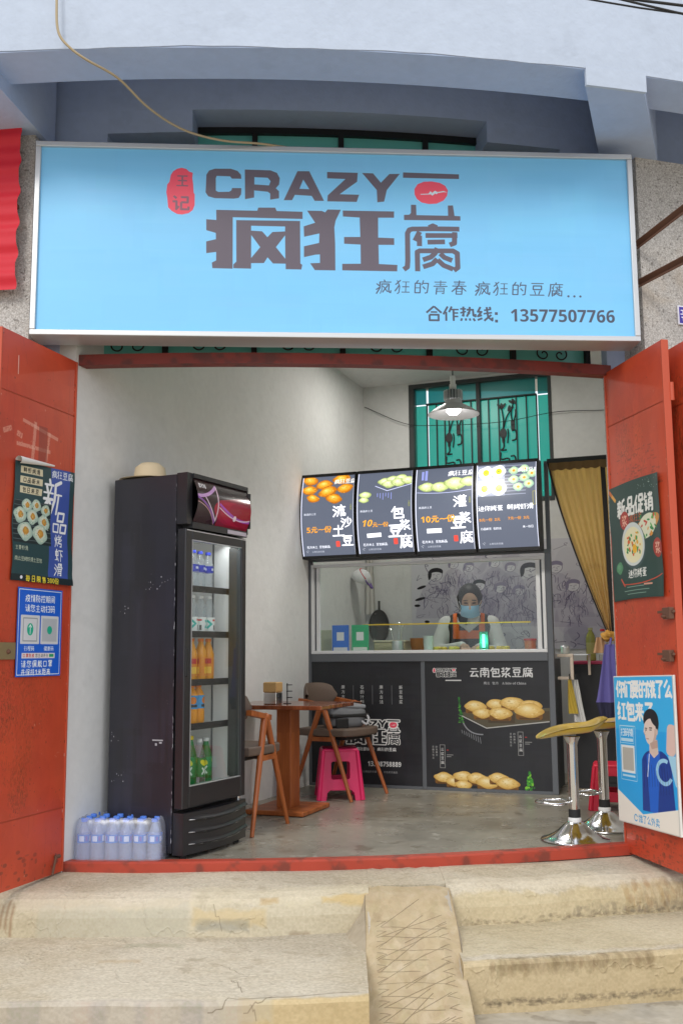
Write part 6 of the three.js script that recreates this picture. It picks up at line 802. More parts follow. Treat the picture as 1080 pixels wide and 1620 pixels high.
// back wall: mural, cap, hanging pan, cloth
const backPt = (b, d, y = 0) => { const [x, z] = wallPt(4.45 - d, b); return [x, y, z]; };
{
  const tex = canvasTex(1024, 640, (c, w, h) => { // ink drawing of a street crowd
    c.fillStyle = '#d9d8df'; c.fillRect(0, 0, w, h); seedv = 140; c.lineJoin = 'round';
    for (let i = 0; i < 46; i++) { c.fillStyle = `rgba(120,112,142,${rr(0.06, 0.2)})`; c.beginPath(); c.ellipse(rr(240, w), rr(80, h), rr(20, 70), rr(30, 110), rr(-0.3, 0.3), 0, 7); c.fill(); }
    const fig = (x, y, s, hair) => { c.fillStyle = 'rgba(150,144,170,0.28)'; c.beginPath(); c.moveTo(x - 14 * s, y + 36 * s); c.quadraticCurveTo(x - 70 * s, y + 60 * s, x - 84 * s, y + 260 * s); c.lineTo(x + 90 * s, y + 260 * s); c.quadraticCurveTo(x + 76 * s, y + 60 * s, x + 16 * s, y + 36 * s); c.fill();
      c.fillStyle = '#dddce2'; c.beginPath(); c.ellipse(x, y, 26 * s, 36 * s, 0.1, 0, 7); c.fill(); c.strokeStyle = '#77728a'; c.lineWidth = 2; c.stroke(); c.beginPath(); c.moveTo(x - 12 * s, y - 2 * s); c.lineTo(x - 3 * s, y - 3 * s); c.moveTo(x + 6 * s, y - 4 * s); c.lineTo(x + 15 * s, y - 5 * s); c.moveTo(x + 3 * s, y); c.lineTo(x + 5 * s, y + 10 * s); c.moveTo(x - 5 * s, y + 19 * s); c.lineTo(x + 9 * s, y + 18 * s); c.stroke();
      c.fillStyle = hair; c.beginPath(); c.moveTo(x - 28 * s, y + 30 * s); c.quadraticCurveTo(x - 42 * s, y - 46 * s, x + 6 * s, y - 44 * s); c.quadraticCurveTo(x + 36 * s, y - 38 * s, x + 27 * s, y - 8 * s); c.quadraticCurveTo(x + 6 * s, y - 26 * s, x - 16 * s, y - 14 * s); c.quadraticCurveTo(x - 16 * s, y + 20 * s, x - 28 * s, y + 30 * s); c.fill();
      for (let i = 0; i < 34; i++) { c.strokeStyle = `rgba(74,66,98,${rr(0.25, 0.75)})`; c.lineWidth = rr(1, 3.2); const k = rnd(), px = x + rr(-1, 1) * lerp(30, 84, k) * s, py = y + lerp(44, 220, k) * s; c.beginPath(); c.moveTo(px, py); c.quadraticCurveTo(px + rr(-16, 16), py + rr(8, 24), px + (px - x) * 0.1 + rr(-12, 12), py + rr(20, 60)); c.stroke(); } };
    for (const [x, y, s] of [[170, 130, 0.7], [230, 150, 0.7], [330, 130, 0.75], [390, 160, 0.7], [350, 280, 0.8], [420, 300, 0.8], [560, 170, 0.9], [620, 280, 0.9], [780, 160, 0.9], [880, 200, 0.9]]) fig(x, y, s, '#8e88a2');
    fig(98, 190, 1.0, '#1d1a20'); fig(268, 262, 0.85, '#1d1a20'); fig(462, 185, 1.15, '#1d1a20'); fig(700, 200, 1, '#57526a');
    for (let i = 0; i < 160; i++) { c.strokeStyle = `rgba(60,54,84,${rr(0.2, 0.7)})`; c.lineWidth = rr(1, 4); const px = rr(40, w), py = rr(20, h); c.beginPath(); c.moveTo(px, py); c.bezierCurveTo(px + rr(-40, 40), py + rr(-40, 40), px + rr(-60, 60), py + rr(-60, 60), px + rr(-50, 50), py + rr(-50, 50)); c.stroke(); }
    c.fillStyle = '#1e1b22'; for (const [x, y, a, l] of [[40, 262, -0.5, 40], [34, 332, -0.4, 44], [22, 372, 0, 24], [60, 470, 0.2, 20]]) { c.save(); c.translate(x, y); c.rotate(a); c.beginPath(); c.ellipse(0, 0, l / 2, 8, 0, 0, 7); c.fill(); c.restore(); }
  });
  const m = thing('mural', 'black and white ink drawing of a crowd on the kitchen back wall', 'mural', backPt(1.62, 0.004, 1.02), CT);
  mesh('panel', [bx(-1.18, 1.18, 0, 0.95, -0.003, 0.002)], M.white, m); mesh('print', [new THREE.PlaneGeometry(2.352, 0.942).translate(0, 0.475, 0.0045)], std(lin(0.92, 0.92, 0.92), { map: tex, roughness: 0.7 }), m);
}
{ const p = wallPt(4.10, 0.085), t = thing('cap', 'white cap with purple and red brim hanging on the white wall', 'cap', [p[0], 1.60, p[1]], 69.3 * RAD);
  mesh('crown', [xf(new THREE.SphereGeometry(0.088, 24, 14, 0, 2 * PI, 0, PI * 0.56), 0, 0.05, 0, 0.5, 0, 0.2)], std(lin(0.72, 0.72, 0.74), { roughness: 0.6 }), t);
  const bs = new THREE.Shape(); bs.absellipse(0, 0, 0.085, 0.06, 0, 2 * PI); mesh('brim', [xf(extr(bs, 0.006, 0.002), 0.02, 0.02, 0.055, -0.5, 0.1, -0.4)], std(lin(0.13, 0.06, 0.3)), t); mesh('trim', [xf(new THREE.TorusGeometry(0.08, 0.006, 6, 24, PI), 0.01, 0.075, 0.04, -0.6, 0, 0.5)], std(lin(0.5, 0.04, 0.06)), t); mesh('peg', [rod([0, 0.06, -0.08], [0, 0.07, 0.01], 0.006)], M.iron, t); }
{ const p = backPt(0.145, 0.05, 1.10), t = thing('frying_pan', 'black frying pan hanging near the corner of the kitchen wall', 'pan', p, CT); mesh('pan', [xf(lathe([[0, 0], [0.11, 0.0], [0.135, 0.035], [0.131, 0.036], [0.108, 0.006], [0, 0.006]], 28).scale(0.72, 1, 1.12), 0, 0.14, -0.03, PI / 2)], M.blackGloss, t); mesh('handle', [rbx(-0.010, 0.010, 0.285, 0.37, -0.012, 0.0, 0.004)], M.black, t); }
{ const p = backPt(0.06, 0.02, 1.35), t = thing('hanging_cloth', 'off white cloth hanging in the corner above the pan', 'cloth', p, CT); mesh('cloth', [sheet(0.10, 0.62, 14, 10, (u, v, x, y) => [x * (0.5 + 0.5 * (1 - v)), y + 0.31, 0.012 + 0.01 * sin(u * 14)])], std(lin(0.6, 0.58, 0.54), { side: THREE.DoubleSide, roughness: 0.9 }), t); }
// ---------------------------------------------------------------- back window with iron grille
{
  const w = thing('window', 'turquoise glazed window with black iron grille above the menu boards', 'window', backPt(0, 0, 0), CT);
  const X0 = BW.b0, X1 = BW.b1, xm = 1.09;
  mesh('frame', [bx(X0, X0 + 0.045, BW.y0, BW.y1, -0.09, 0.012), bx(X1 - 0.03, X1, BW.y0, BW.y1, -0.09, 0.012), bx(X0 + 0.0455, X1 - 0.0305, BW.y1 - 0.035, BW.y1, -0.09, 0.012), bx(X0 + 0.0455, X1 - 0.0305, BW.y0, BW.y0 + 0.04, -0.09, 0.012)], std(lin(0.05, 0.055, 0.055), { roughness: 0.6 }), w);
  mesh('mullion', [bx(xm - 0.016, xm + 0.016, BW.y0 + 0.041, BW.y1 - 0.036, -0.07, 0.004)], M.iron, w);
  for (const [a, b] of [[X0 + 0.046, 0.60], [0.62, xm - 0.017], [xm + 0.017, 1.60], [1.62, X1 - 0.031]]) { mesh('pane', [bx(a, b, 3.266, BW.y1 - 0.036, -0.045, -0.04)], phy(lin(0.09, 0.46, 0.46), { roughness: 0.35, transmission: 0.75, thickness: 0 }), w); mesh('pane', [bx(a, b, BW.y0 + 0.041, 3.254, -0.045, -0.04)], M.tealGlass, w); }
  mesh('rail', [bx(0.602, 1.612, 3.2545, 3.2655, -0.05, -0.005)], M.iron, w);
  for (const x of [0.61, 0.70, 0.775, 0.938, 1.02, 1.18, 1.27, 1.43, 1.52, 1.61]) mesh('grille_bar', [bx(x - 0.006, x + 0.006, BW.y0 + 0.042, 3.254, -0.028, -0.016)], M.iron, w);
  for (const cx of [0.857, 1.352]) { // vase, lotus and scroll ornament
    const Z = -0.022, T = (pts, r = 0.007) => tube(pts.map(([x, y]) => [cx + x, y, Z]), r, 24, 5), disc = (x, y, rx, ry) => { const s = new THREE.Shape(); s.absellipse(0, 0, rx, ry, 0, 2 * PI); return extr(s, 0.006).translate(cx + x, y, Z - 0.003); };
    mesh('ornament_vase', [disc(-0.045, 2.93, 0.032, 0.05), disc(-0.045, 2.87, 0.014, 0.03), T([[-0.045, 2.88], [-0.045, 2.80], [-0.07, 2.78], [-0.02, 2.78]], 0.008), T([[0.03, 2.95], [0.065, 2.95], [0.065, 2.87], [0.03, 2.86]], 0.008), bx(cx + 0.025, cx + 0.062, 2.96, 3.04, Z - 0.004, Z + 0.004)], M.iron, w);
    mesh('ornament_stem', [T([[-0.045, 2.97], [-0.04, 3.05], [-0.055, 3.16]]), T([[-0.04, 2.98], [-0.01, 3.08], [0.03, 3.14]]), T([[0.04, 3.03], [0.03, 3.1], [0.05, 3.2]]), T([[0.05, 3.03], [0.07, 3.1], [0.068, 3.14]])], M.iron, w);
    const petal = (x, y, a) => xf(disc(0, 0, 0.012, 0.03).translate(-cx, 0, -Z), cx + x, y, Z, 0, 0, a);
    mesh('ornament_flower', [petal(-0.055, 3.18, 0), petal(-0.075, 3.18, 0.6), petal(-0.035, 3.18, -0.6), petal(0.03, 3.15, -0.9), petal(0.012, 3.155, -0.3), petal(0.055, 3.215, 0.5), petal(0.035, 3.21, 1.0)], M.iron, w);
    mesh('ornament_key', [T([[-0.072, 2.76], [-0.072, 2.70], [0.0, 2.70], [0.0, 2.64], [0.05, 2.64], [0.05, 2.72], [0.015, 2.72]], 0.008), T([[-0.01, 2.84], [0.0, 2.92], [-0.005, 2.97]], 0.007), T([[0.07, 2.60], [-0.07, 2.60]], 0.008), T([[0.0, 2.60], [0.0, 2.36]], 0.006)], M.iron, w);
  }
}
{ const c = wallPt(4.44, 0.015); tag(mesh('sagging_wire', [tube([[c[0], 3.285, c[1]], backPt(0.438, 0.03, 3.08), backPt(0.76, 0.035, 3.04), backPt(1.34, 0.035, 3.024), backPt(1.79, 0.03, 3.07), backPt(2.19, 0.02, 3.05), backPt(2.6, 0.02, 3.04)], 0.0032, 60, 5)], M.rubber), 'thin black wire sagging across the kitchen window', 'wire'); }
// ---------------------------------------------------------------- kitchen ceiling lamp, hidden behind the menu boards; it throws the cap's shadow
{ const t = thing('ceiling_lamp', 'flat white ceiling lamp over the kitchen, behind the menu boards', 'lamp', counterPt(0.95, 0.34, 3.43), CT);
  mesh('housing', [rbx(-0.3, 0.3, 0.016, 0.039, -0.16, 0.16, 0.006)], M.white, t); mesh('diffuser', [bx(-0.28, 0.28, 0.010, 0.0155, -0.14, 0.14)], new THREE.MeshStandardMaterial({ color: lin(0.8, 0.8, 0.8), emissive: lin(1, 0.97, 0.93), emissiveIntensity: 2.5 }), t);
  const L = new THREE.RectAreaLight(lin(1, 0.96, 0.9), 26, 0.56, 0.28); L.position.set(0, 0.007, 0); L.rotation.set(-PI / 2, 0, 0); t.add(L); }
// ---------------------------------------------------------------- pendant lamp
{
  const t = thing('pendant_lamp', 'lit grey metal pendant lamp hanging inside the shop', 'lamp', [0.775, 2.60, -6.8]);
  mesh('shade', [lathe([[0.055, 0.125], [0.062, 0.10], [0.085, 0.085], [0.13, 0.06], [0.176, 0.025], [0.176, 0.022], [0.128, 0.054], [0.08, 0.077], [0.058, 0.092], [0.05, 0.12]], 40)], std(lin(0.62, 0.61, 0.63), { roughness: 0.4, metalness: 0.2 }), t);
  mesh('heat_sink', [lathe([[0, 0.125], [0.05, 0.125], [0.05, 0.19], [0.02, 0.20], [0, 0.20]], 24)], M.greyPost, t);
  for (let i = 0; i < 18; i++) mesh('fin', [box(0.018, 0.065, 0.004, 0.057, 0.158, 0, 0, 0, 0).applyMatrix4(new THREE.Matrix4().makeRotationY(i / 18 * 2 * PI))], M.alu, t);
  mesh('socket', [lathe([[0, 0.30], [0.018, 0.295], [0.018, 0.24], [0.024, 0.235], [0.024, 0.20], [0, 0.20]], 20)], M.white, t); mesh('cord', [rod([0, 0.29, 0], [0, 0.868, 0], 0.004)], M.rubber, t); mesh('ceiling_rose', [lathe([[0, 0.835], [0.04, 0.84], [0.045, 0.869], [0, 0.869]], 20)], M.white, t);
  mesh('diffuser', [lathe([[0, 0.018], [0.03, 0.024], [0.048, 0.044], [0.054, 0.085]], 28)], new THREE.MeshStandardMaterial({ color: lin(0.8, 0.8, 0.8), emissive: lin(1, 0.97, 0.92), emissiveIntensity: 6 }), t);
  const L = new THREE.SpotLight(lin(1, 0.95, 0.88), 4.2, 0, 1.35, 0.5, 2); L.position.set(0, 0.012, 0); L.target.position.set(0, -2.6, 0); L.castShadow = true; L.shadow.radius = 3; t.add(L); t.add(L.target);
}
// ---------------------------------------------------------------- curtained passage at the right of the counter
{
  const t = thing('door_curtain', 'translucent golden curtain with black trim tied back beside the counter', 'curtain', counterPt(1.91, 0.0, 0), CT);
  mesh('curtain_rod', [bx(-0.005, 0.56, 2.375, 2.408, -0.012, 0.008)], M.black, t);
  const gold = phy(lin(0.84, 0.56, 0.17), { roughness: 0.7, transmission: 0.72, thickness: 0, side: THREE.DoubleSide });
  const edge = (v) => { const k = 1 - v; return [0.01 + 0.375 * pow(k, 1.25), 0.445 - 0.035 * pow(k, 2)]; }; // left and right border from top (v=1) to knot
  const fold = (u, v) => 0.010 * sin(u * 19 + sin(v * 3)) * (0.35 + 0.65 * (1 - v)) + 0.008 * sin(u * 51);
  mesh('drape', [sheet(1, 1, 60, 40, (u, v) => { const [a, b] = edge(v); return [lerp(a, b, u), lerp(1.12, 2.375, v), fold(u, v)]; })], gold, t);
  const strip = (u0, w, z) => sheet(1, 1, 3, 40, (u, v) => { const [a, b] = edge(v); return [lerp(a, b, u0) + (u - 0.5) * w, lerp(1.12, 2.375, v), fold(u0, v) + z]; });
  mesh('black_trim', [strip(0.0, 0.022, 0.003)], std(lin(0.012, 0.01, 0.01), { side: THREE.DoubleSide }), t); mesh('black_trim', [strip(0.88, 0.034, 0.006)], std(lin(0.012, 0.01, 0.01), { side: THREE.DoubleSide }), t);
  mesh('pelmet', [sheet(1, 1, 40, 4, (u, v) => [lerp(0.012, 0.55, u), lerp(2.325 - 0.012 * abs(sin(u * 28)), 2.374, v), 0.02 + 0.006 * sin(u * 40)])], phy(lin(0.16, 0.095, 0.03), { roughness: 0.8, transmission: 0.2, thickness: 0, side: THREE.DoubleSide }), t);
  mesh('right_drape', [sheet(1, 1, 20, 30, (u, v) => [lerp(lerp(0.415, 0.448, v), 0.56, u), lerp(0.9, 2.374, v), 0.014 * sin(u * 20)])], gold, t);
  const kn = new THREE.IcosahedronGeometry(0.05, 3), p = kn.attributes.position; for (let i = 0; i < p.count; i++) { const x = p.getX(i), y = p.getY(i), z = p.getZ(i), f = 1 + 0.18 * sin(x * 120 + y * 60) + 0.1 * sin(z * 150 + y * 90); p.setXYZ(i, x * f * 0.95, y * f * 0.75, z * f); } kn.computeVertexNormals();
  mesh('knot', [kn.translate(0.385, 1.11, 0.02)], std(lin(0.55, 0.28, 0.05), { roughness: 0.75 }), t);
  mesh('tail', [sheet(1, 1, 14, 8, (u, v) => [0.325 + (u - 0.5) * lerp(0.10, 0.05, v), lerp(0.99, 1.10, v), 0.03 + 0.012 * sin(u * 12)])], std(lin(0.5, 0.3, 0.16), { side: THREE.DoubleSide }), t);
}
{ const p = counterPt(2.285, -0.075, 0.55), t = thing('apron', 'purple blue apron hanging below the curtain knot', 'apron', p, CT); mesh('cloth', [sheet(1, 1, 24, 24, (u, v) => { const w = lerp(0.18, 0.07, pow(v, 0.8)); return [(u - 0.5) * w + lerp(0.0, 0.02, v), lerp(0.10, 0.50, v), 0.012 * sin(u * 15 + v * 2) * (1.2 - v)]; })], std(lin(0.13, 0.115, 0.36), { roughness: 0.85, side: THREE.DoubleSide }), t); mesh('dark_hem', [sheet(1, 1, 24, 8, (u, v) => { const w = lerp(0.13, 0.18, v); return [(u - 0.5) * w, lerp(0.0, 0.10, v), 0.012 * sin(u * 15) * 1.2]; })], std(lin(0.025, 0.025, 0.06), { roughness: 0.85, side: THREE.DoubleSide }), t); mesh('tie', [rod([0.02, 0.49, 0.0], [0.03, 0.545, -0.01], 0.008)], std(lin(0.13, 0.115, 0.36)), t); }
{ // side table in the kitchen passage
  const t = thing('kitchen_cabinet', 'black cabinet with a magenta top in the kitchen passage', 'cabinet', counterPt(2.34, 0.62, 0), CT);
  mesh('cabinet_body', [bx(-0.36, 0.36, 0.001, 0.905, -0.2, 0.2)], M.black, t); mesh('cabinet_top', [rbx(-0.37, 0.37, 0.9055, 0.93, -0.21, 0.21, 0.006)], std(lin(0.35, 0.015, 0.07), { roughness: 0.5 }), t); mesh('cabinet_door', [bx(-0.34, -0.01, 0.05, 0.88, 0.2005, 0.212), bx(0.01, 0.34, 0.05, 0.88, 0.2005, 0.212)], M.black, t);
  const s1 = bottle('sauce_bottle', 'yellow green sauce bottle on the magenta cabinet top', 'bottle', null, counterPt(2.10, 0.56, 0.9305), 0, 0.25, 0.036, phy(lin(0.26, 0.27, 0.06), { roughness: 0.25 }), std(lin(0.34, 0.33, 0.12)), std(lin(0.4, 0.4, 0.2)), 0.2, 0.55, 0.7);
  const s2 = bottle('sauce_bottle', 'clear sauce bottle with red cap on the magenta cabinet top', 'bottle', null, counterPt(2.19, 0.56, 0.9305), 0, 0.24, 0.034, pet(lin(0.85, 0.88, 0.88), 0.7), std(lin(0.6, 0.6, 0.6)), std(lin(0.55, 0.03, 0.05)), 0.2, 0.5, 0.65);
}
{ const t = thing('wooden_rack', 'pale wooden rack fixed to the right end of the counter', 'rack', counterPt(1.9085, 0.12, 0), CT); const wd = std(lin(0.62, 0.52, 0.42), { roughness: 0.6 });
  mesh('rack_bar', [rbx(0, 0.115, 0.962, 0.985, -0.02, 0.005, 0.003)], wd, t); mesh('rack_bar', [rbx(0.092, 0.115, 0.80, 0.9615, -0.02, 0.005, 0.003)], wd, t); mesh('rack_bar', [rbx(0, 0.0915, 0.80, 0.822, -0.02, 0.005, 0.003)], wd, t); mesh('rack_bar', [rbx(0.20, 0.218, 0.83, 0.975, -0.16, -0.14, 0.003)], wd, t); mesh('rack_shelf', [bx(0, 0.218, 0.9755, 0.983, -0.165, -0.021)], M.alu, t);
  const j = thing('tin', 'small pale tin standing on the wooden rack', 'tin', counterPt(1.955, 0.20, 0.9835), CT); mesh('tin_body', [lathe([[0, 0.001], [0.03, 0.001], [0.032, 0.006], [0.032, 0.055], [0.028, 0.06], [0, 0.06]], 20)], std(lin(0.55, 0.54, 0.5), { roughness: 0.4, metalness: 0.3 }), j); mesh('tin_lid', [lathe([[0.033, 0.045], [0.033, 0.062], [0, 0.063]], 20)], M.alu, j); }
for (const [x, w, m, l, y0, n] of [[1.995, 0.05, std(lin(0.5, 0.36, 0.05), { roughness: 0.9, side: THREE.DoubleSide }), 'yellow rag hanging from the wooden rack', 0.56, 9], [2.035, 0.06, std(lin(0.6, 0.6, 0.58), { roughness: 0.9, side: THREE.DoubleSide }), 'white rag hanging beside the yellow rag', 0.50, 12]]) { const t = thing('rag', l, 'rag', counterPt(x, 0.095 + (x > 2 ? 0.03 : 0), y0), CT, 'rags on the rack'); mesh('cloth', [sheet(1, 1, 12, 14, (u, v) => [(u - 0.5) * w * lerp(1.4, 0.5, v) + 0.02 * (1 - v), (0.80 - y0) * v, 0.01 * sin(u * n + v * 4)])], m, t); mesh('clip', [rod([0, 0.80 - y0, 0], [0, 0.84 - y0, -0.01], 0.005)], M.iron, t); }

// ---------------------------------------------------------------- the worker behind the counter
function blobMesh(bones, center, half, N, k = 0.02, mats) { // bones: [ax, ay, az, bx, by, bz, r0, r1] joined with a smooth minimum
  const mc = new MarchingCubes(N, M.white, false, false, 160000); mc.isolation = 0; const f = mc.field, h = N / 2;
  for (let z = 0; z < N; z++) for (let y = 0; y < N; y++) for (let x = 0; x < N; x++) {
    const px = center[0] + (x - h) / h * half, py = center[1] + (y - h) / h * half, pz = center[2] + (z - h) / h * half; let d = 9;
    for (const b of bones) {
      let q; if (b.fn) q = b.fn(px, py, pz); else { const ex = b[3] - b[0], ey = b[4] - b[1], ez = b[5] - b[2], vx = px - b[0], vy = py - b[1], vz = pz - b[2], L = ex * ex + ey * ey + ez * ez, t = L > 0 ? clamp((vx * ex + vy * ey + vz * ez) / L) : 0; q = hypot(vx - ex * t, (vy - ey * t), (vz - ez * t) * (b[8] ?? 1)) - lerp(b[6], b[7], t); }
      const m = max(0, k - abs(d - q)) / k; d = min(d, q) - m * m * k * 0.25;
    }
    f[x + y * N + z * N * N] = -d;
  }
  mc.update(); const n = mc.count, pos = new Float32Array(n * 3); for (let i = 0; i < n; i++) { pos[i * 3] = center[0] + mc.positionArray[i * 3] * half; pos[i * 3 + 1] = center[1] + mc.positionArray[i * 3 + 1] * half; pos[i * 3 + 2] = center[2] + mc.positionArray[i * 3 + 2] * half; }
  let g = new THREE.BufferGeometry(); g.setAttribute('position', new THREE.BufferAttribute(pos, 3)); g = mergeVertices(g, 1e-4); g.computeVertexNormals(); g.setAttribute('uv', new THREE.BufferAttribute(new Float32Array(g.attributes.position.count * 2), 2));
  return g;
}
const ell = (x, y, z, a, b, c, rx = 0) => ({ fn: (px, py, pz) => { let dx = px - x, dy = py - y, dz = pz - z; if (rx) { const s = sin(rx), q = cos(rx), t = dy * q + dz * s; dz = -dy * s + dz * q; dy = t; } const k = hypot(dx / a, dy / b, dz / c); return (k - 1) * min(a, b, c); } });
{
  const who = thing('person', 'person in white shirt, orange and black vest and blue mask working behind the counter', 'person', counterPt(1.10, 0.80, 0), CT + 0.22); who.scale.set(1.08, 1, 1.04);
  // local: x to the viewer's right, y up, z towards the counter; head bowed
  const HX = 0.012, HY = 1.43, HZ = 0.085, tilt = 0.35;
  const skin = std(lin(0.58, 0.36, 0.26), { roughness: 0.6 }), sh = [[-0.165, 1.235, 0.0], [0.165, 1.235, 0.0]], el = [[-0.25, 1.0, 0.10], [0.235, 0.99, 0.08]], wr = [[-0.055, 1.05, 0.285], [0.075, 1.035, 0.295]];
  const head = [ell(HX, HY + 0.025, HZ - 0.01, 0.076, 0.098, 0.094, tilt), ell(HX, HY - 0.045, HZ + 0.035, 0.055, 0.062, 0.058, tilt), [HX, HY - 0.005, HZ + 0.085, HX, HY - 0.038, HZ + 0.108, 0.010, 0.015], ell(HX - 0.078, HY - 0.005, HZ - 0.02, 0.012, 0.03, 0.02), ell(HX + 0.078, HY - 0.005, HZ - 0.02, 0.012, 0.03, 0.02)];
  const limbs = []; for (let i = 0; i < 2; i++) limbs.push([...sh[i], ...el[i], 0.046, 0.038], [...el[i], ...wr[i], 0.038, 0.026]);
  const hand = (i) => { const s = i ? -1 : 1, [x, y, z] = wr[i], o = []; const px = x + s * 0.03, py = y - 0.015, pz = z + 0.06; o.push([x, y, z, px, py, pz, 0.026, 0.032, 1.3]); for (let f = 0; f < 4; f++) { const bx0 = px - s * 0.026 + s * f * 0.018, len = [0.04, 0.046, 0.043, 0.034][f]; o.push([bx0, py - 0.004, pz + 0.018, bx0 + s * 0.004, py - 0.02, pz + 0.018 + len * 0.7, 0.0095, 0.009], [bx0 + s * 0.004, py - 0.02, pz + 0.018 + len * 0.7, bx0 + s * 0.006, py - 0.05, pz + 0.018 + len, 0.009, 0.0078]); } o.push([px + s * 0.022, py, pz - 0.02, px + s * 0.044, py - 0.015, pz + 0.012, 0.011, 0.010], [px + s * 0.044, py - 0.015, pz + 0.012, px + s * 0.04, py - 0.032, pz + 0.036, 0.010, 0.008]); return o; };
  const torso = [ell(0, 1.12, 0, 0.165, 0.17, 0.095), ell(0, 0.95, -0.01, 0.15, 0.2, 0.095), ell(0, 0.82, -0.01, 0.165, 0.13, 0.105)], legs = []; for (const s of [-1, 1]) legs.push([s * 0.085, 0.82, -0.01, s * 0.09, 0.46, 0, 0.082, 0.055], [s * 0.09, 0.46, 0, s * 0.09, 0.09, -0.03, 0.052, 0.036], [s * 0.09, 0.045, -0.03, s * 0.095, 0.035, 0.11, 0.04, 0.034]);
  const neck = [0, 1.24, -0.01, HX, HY - 0.05, HZ - 0.03, 0.052, 0.048];
  const lower = blobMesh([...torso, ...limbs, ...legs, neck], [0, 0.65, 0.08], 0.70, 104, 0.03), hd = blobMesh(head, [HX, HY - 0.02, HZ], 0.17, 84, 0.014), h0 = blobMesh(hand(0), [wr[0][0] + 0.03, wr[0][1] - 0.02, wr[0][2] + 0.06], 0.11, 64, 0.006), h1 = blobMesh(hand(1), [wr[1][0] - 0.03, wr[1][1] - 0.02, wr[1][2] + 0.06], 0.11, 64, 0.006);
  const bow = (g) => g.translate(-HX, -(HY - 0.07), -(HZ - 0.03)).rotateX(0.34).translate(HX, HY - 0.07, HZ - 0.015);
  bow(hd);
  mesh('body', [lower, hd, h0, h1].map((g) => g.toNonIndexed()), skin, who);
  const grow = (list, d) => list.map((b) => b.fn ? { fn: (x, y, z) => b.fn(x, y, z) - d } : [...b.slice(0, 6), b[6] + d, b[7] + d]);
  const shirt = blobMesh([...grow(torso.slice(0, 2), 0.012), ...limbs.map((b, i) => [...b.slice(0, 6), b[6] + (i % 2 ? 0.017 : 0.020), b[7] + (i % 2 ? 0.012 : 0.022)]), [0, 1.22, -0.01, 0, 1.275, 0.005, 0.07, 0.062]], [0, 1.05, 0.08], 0.36, 92, 0.03);
  const shirtMesh = mesh('shirt', [shirt], std(lin(0.74, 0.74, 0.73), { roughness: 0.85 }), who);
  const collar = (s) => { const g = extr(poly([[0, 0], [0.085, 0.022], [0.065, -0.055], [0.012, -0.075]]), 0.004, 0.001); if (s < 0) g.scale(-1, 1, 1); return xf(g, s * 0.006, 1.285, 0.092, -0.55, s * -0.25, 0); };
  mesh('collar', [collar(1)], std(lin(0.78, 0.78, 0.77)), shirtMesh); mesh('collar', [collar(-1)], std(lin(0.78, 0.78, 0.77)), shirtMesh);
  // vest: black sides with an orange yoke
  const vg = blobMesh([...grow(torso, 0.024), [-0.10, 1.26, 0.0, -0.13, 1.2, 0.0, 0.055, 0.075], [0.10, 1.26, 0.0, 0.13, 1.2, 0.0, 0.055, 0.075]], [0, 1.0, 0], 0.34, 92, 0.03).toNonIndexed();
  const vp = vg.attributes.position, blackP = [], orangeP = []; for (let i = 0; i < vp.count; i += 3) { let cx = 0, cy = 0, cz = 0; for (let k = 0; k < 3; k++) { cx += vp.getX(i + k) / 3; cy += vp.getY(i + k) / 3; cz += vp.getZ(i + k) / 3; } if (cy < 0.78 || abs(cx) > 0.182 || cy > 1.272 && abs(cx) < 0.07) continue; const notch = cz > 0 && cy > 1.16 + abs(cx) * 0.9 && abs(cx) < 0.09; if (notch) continue; const o = cz > 0 && ((cy > 1.11 && cy < 1.175) || (abs(abs(cx) - 0.095) < 0.022 && cy >= 1.17)) && abs(cx) < 0.12 || cy < 0.90; for (let k = 0; k < 3; k++) (o ? orangeP : blackP).push(vp.getX(i + k), vp.getY(i + k), vp.getZ(i + k)); }
  const raw = (a) => { let g = new THREE.BufferGeometry(); g.setAttribute('position', new THREE.Float32BufferAttribute(a, 3)); g = mergeVertices(g, 1e-4); g.computeVertexNormals(); g.setAttribute('uv', new THREE.BufferAttribute(new Float32Array(g.attributes.position.count * 2), 2)); return g; };
  const vest = mesh('vest', [raw(blackP)], std(lin(0.035, 0.033, 0.03), { roughness: 0.8, side: THREE.DoubleSide }), who); mesh('vest_yoke', [raw(orangeP)], std(lin(0.85, 0.16, 0.01), { roughness: 0.75, side: THREE.DoubleSide }), vest);
  mesh('trousers', [blobMesh(grow([...legs.slice(0, 2), ...legs.slice(3, 5), torso[2]], 0.014), [0, 0.48, 0], 0.50, 70, 0.03)], std(lin(0.03, 0.03, 0.04), { roughness: 0.85 }), who);
  mesh('shoes', [blobMesh(grow([legs[2], legs[5]], 0.012), [0, 0.05, 0.04], 0.22, 48, 0.01)], M.black, who);
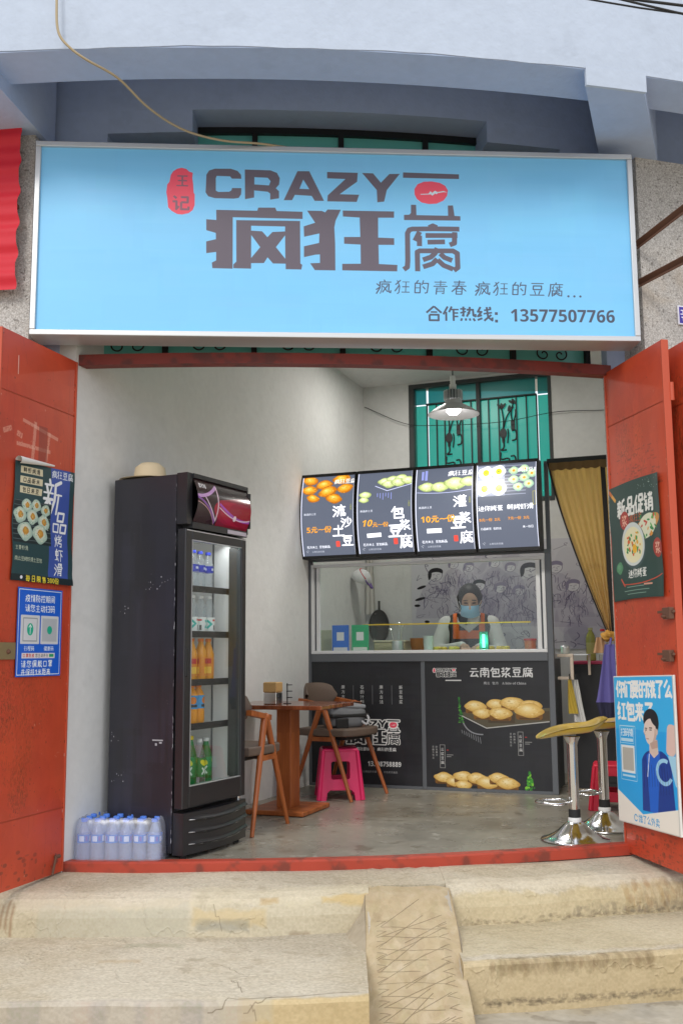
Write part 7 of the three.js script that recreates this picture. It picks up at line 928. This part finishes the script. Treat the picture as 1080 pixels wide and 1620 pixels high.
  // hair tied back, cut away at the face
  const hair = { fn: (x, y, z) => { const a = ell(HX, HY + 0.036, HZ - 0.024, 0.088, 0.103, 0.104, tilt).fn(x, y, z), face = ell(HX, HY - 0.014, HZ + 0.10, 0.070, 0.112, 0.098, tilt).fn(x, y, z); return max(a, -face); } };
  const side = [[HX - 0.074, HY + 0.03, HZ - 0.01, HX - 0.066, HY - 0.085, HZ - 0.02, 0.024, 0.014], [HX + 0.074, HY + 0.03, HZ - 0.015, HX + 0.068, HY - 0.04, HZ - 0.03, 0.022, 0.013], [HX, HY + 0.02, HZ - 0.11, HX, HY - 0.12, HZ - 0.13, 0.035, 0.018]];
  mesh('hair', [bow(blobMesh([hair, ...side], [HX, HY, HZ - 0.02], 0.18, 84, 0.01))], std(lin(0.016, 0.013, 0.012), { roughness: 0.55 }), who);
  const mk = sheet(1, 1, 16, 12, (u, v) => { const a = (u - 0.5) * 2.2, y = lerp(-0.098, -0.012, v), r = 0.068 + 0.010 * sin(v * 7) * 0.3; return [HX + sin(a) * (r + 0.008), HY + y - 0.012 * (1 - abs(u - 0.5) * 2) * (1 - v), HZ + 0.040 + cos(a) * (0.066 + 0.02 * sin(v * PI)) + (-y) * 0.25 - 0.006]; });
  bow(mk); const mask = mesh('mask', [mk], std(lin(0.28, 0.52, 0.72), { roughness: 0.7, side: THREE.DoubleSide }), who); for (const s of [-1, 1]) mesh('ear_loop', [bow(tube([[HX + s * 0.066, HY - 0.02, HZ + 0.065], [HX + s * 0.082, HY + 0.0, HZ + 0.01], [HX + s * 0.083, HY - 0.02, HZ - 0.02], [HX + s * 0.068, HY - 0.075, HZ + 0.05]], 0.0022, 16, 5))], M.white, mask);
  for (const s of [-1, 1]) { mesh('eye', [bow(xf(new THREE.SphereGeometry(1, 10, 8).scale(0.016, 0.0045, 0.006), HX + s * 0.031, HY + 0.006, HZ + 0.083, 0, 0, s * 0.08))], M.black, who); mesh('eyebrow', [bow(xf(new THREE.SphereGeometry(1, 10, 6).scale(0.02, 0.0035, 0.005), HX + s * 0.032, HY + 0.028, HZ + 0.083, 0, 0, s * -0.08))], M.black, who); }
}

scene.traverse((o) => { if (o.isMesh) { o.castShadow = true; o.receiveShadow = true; } });
renderer.render(scene, camera);
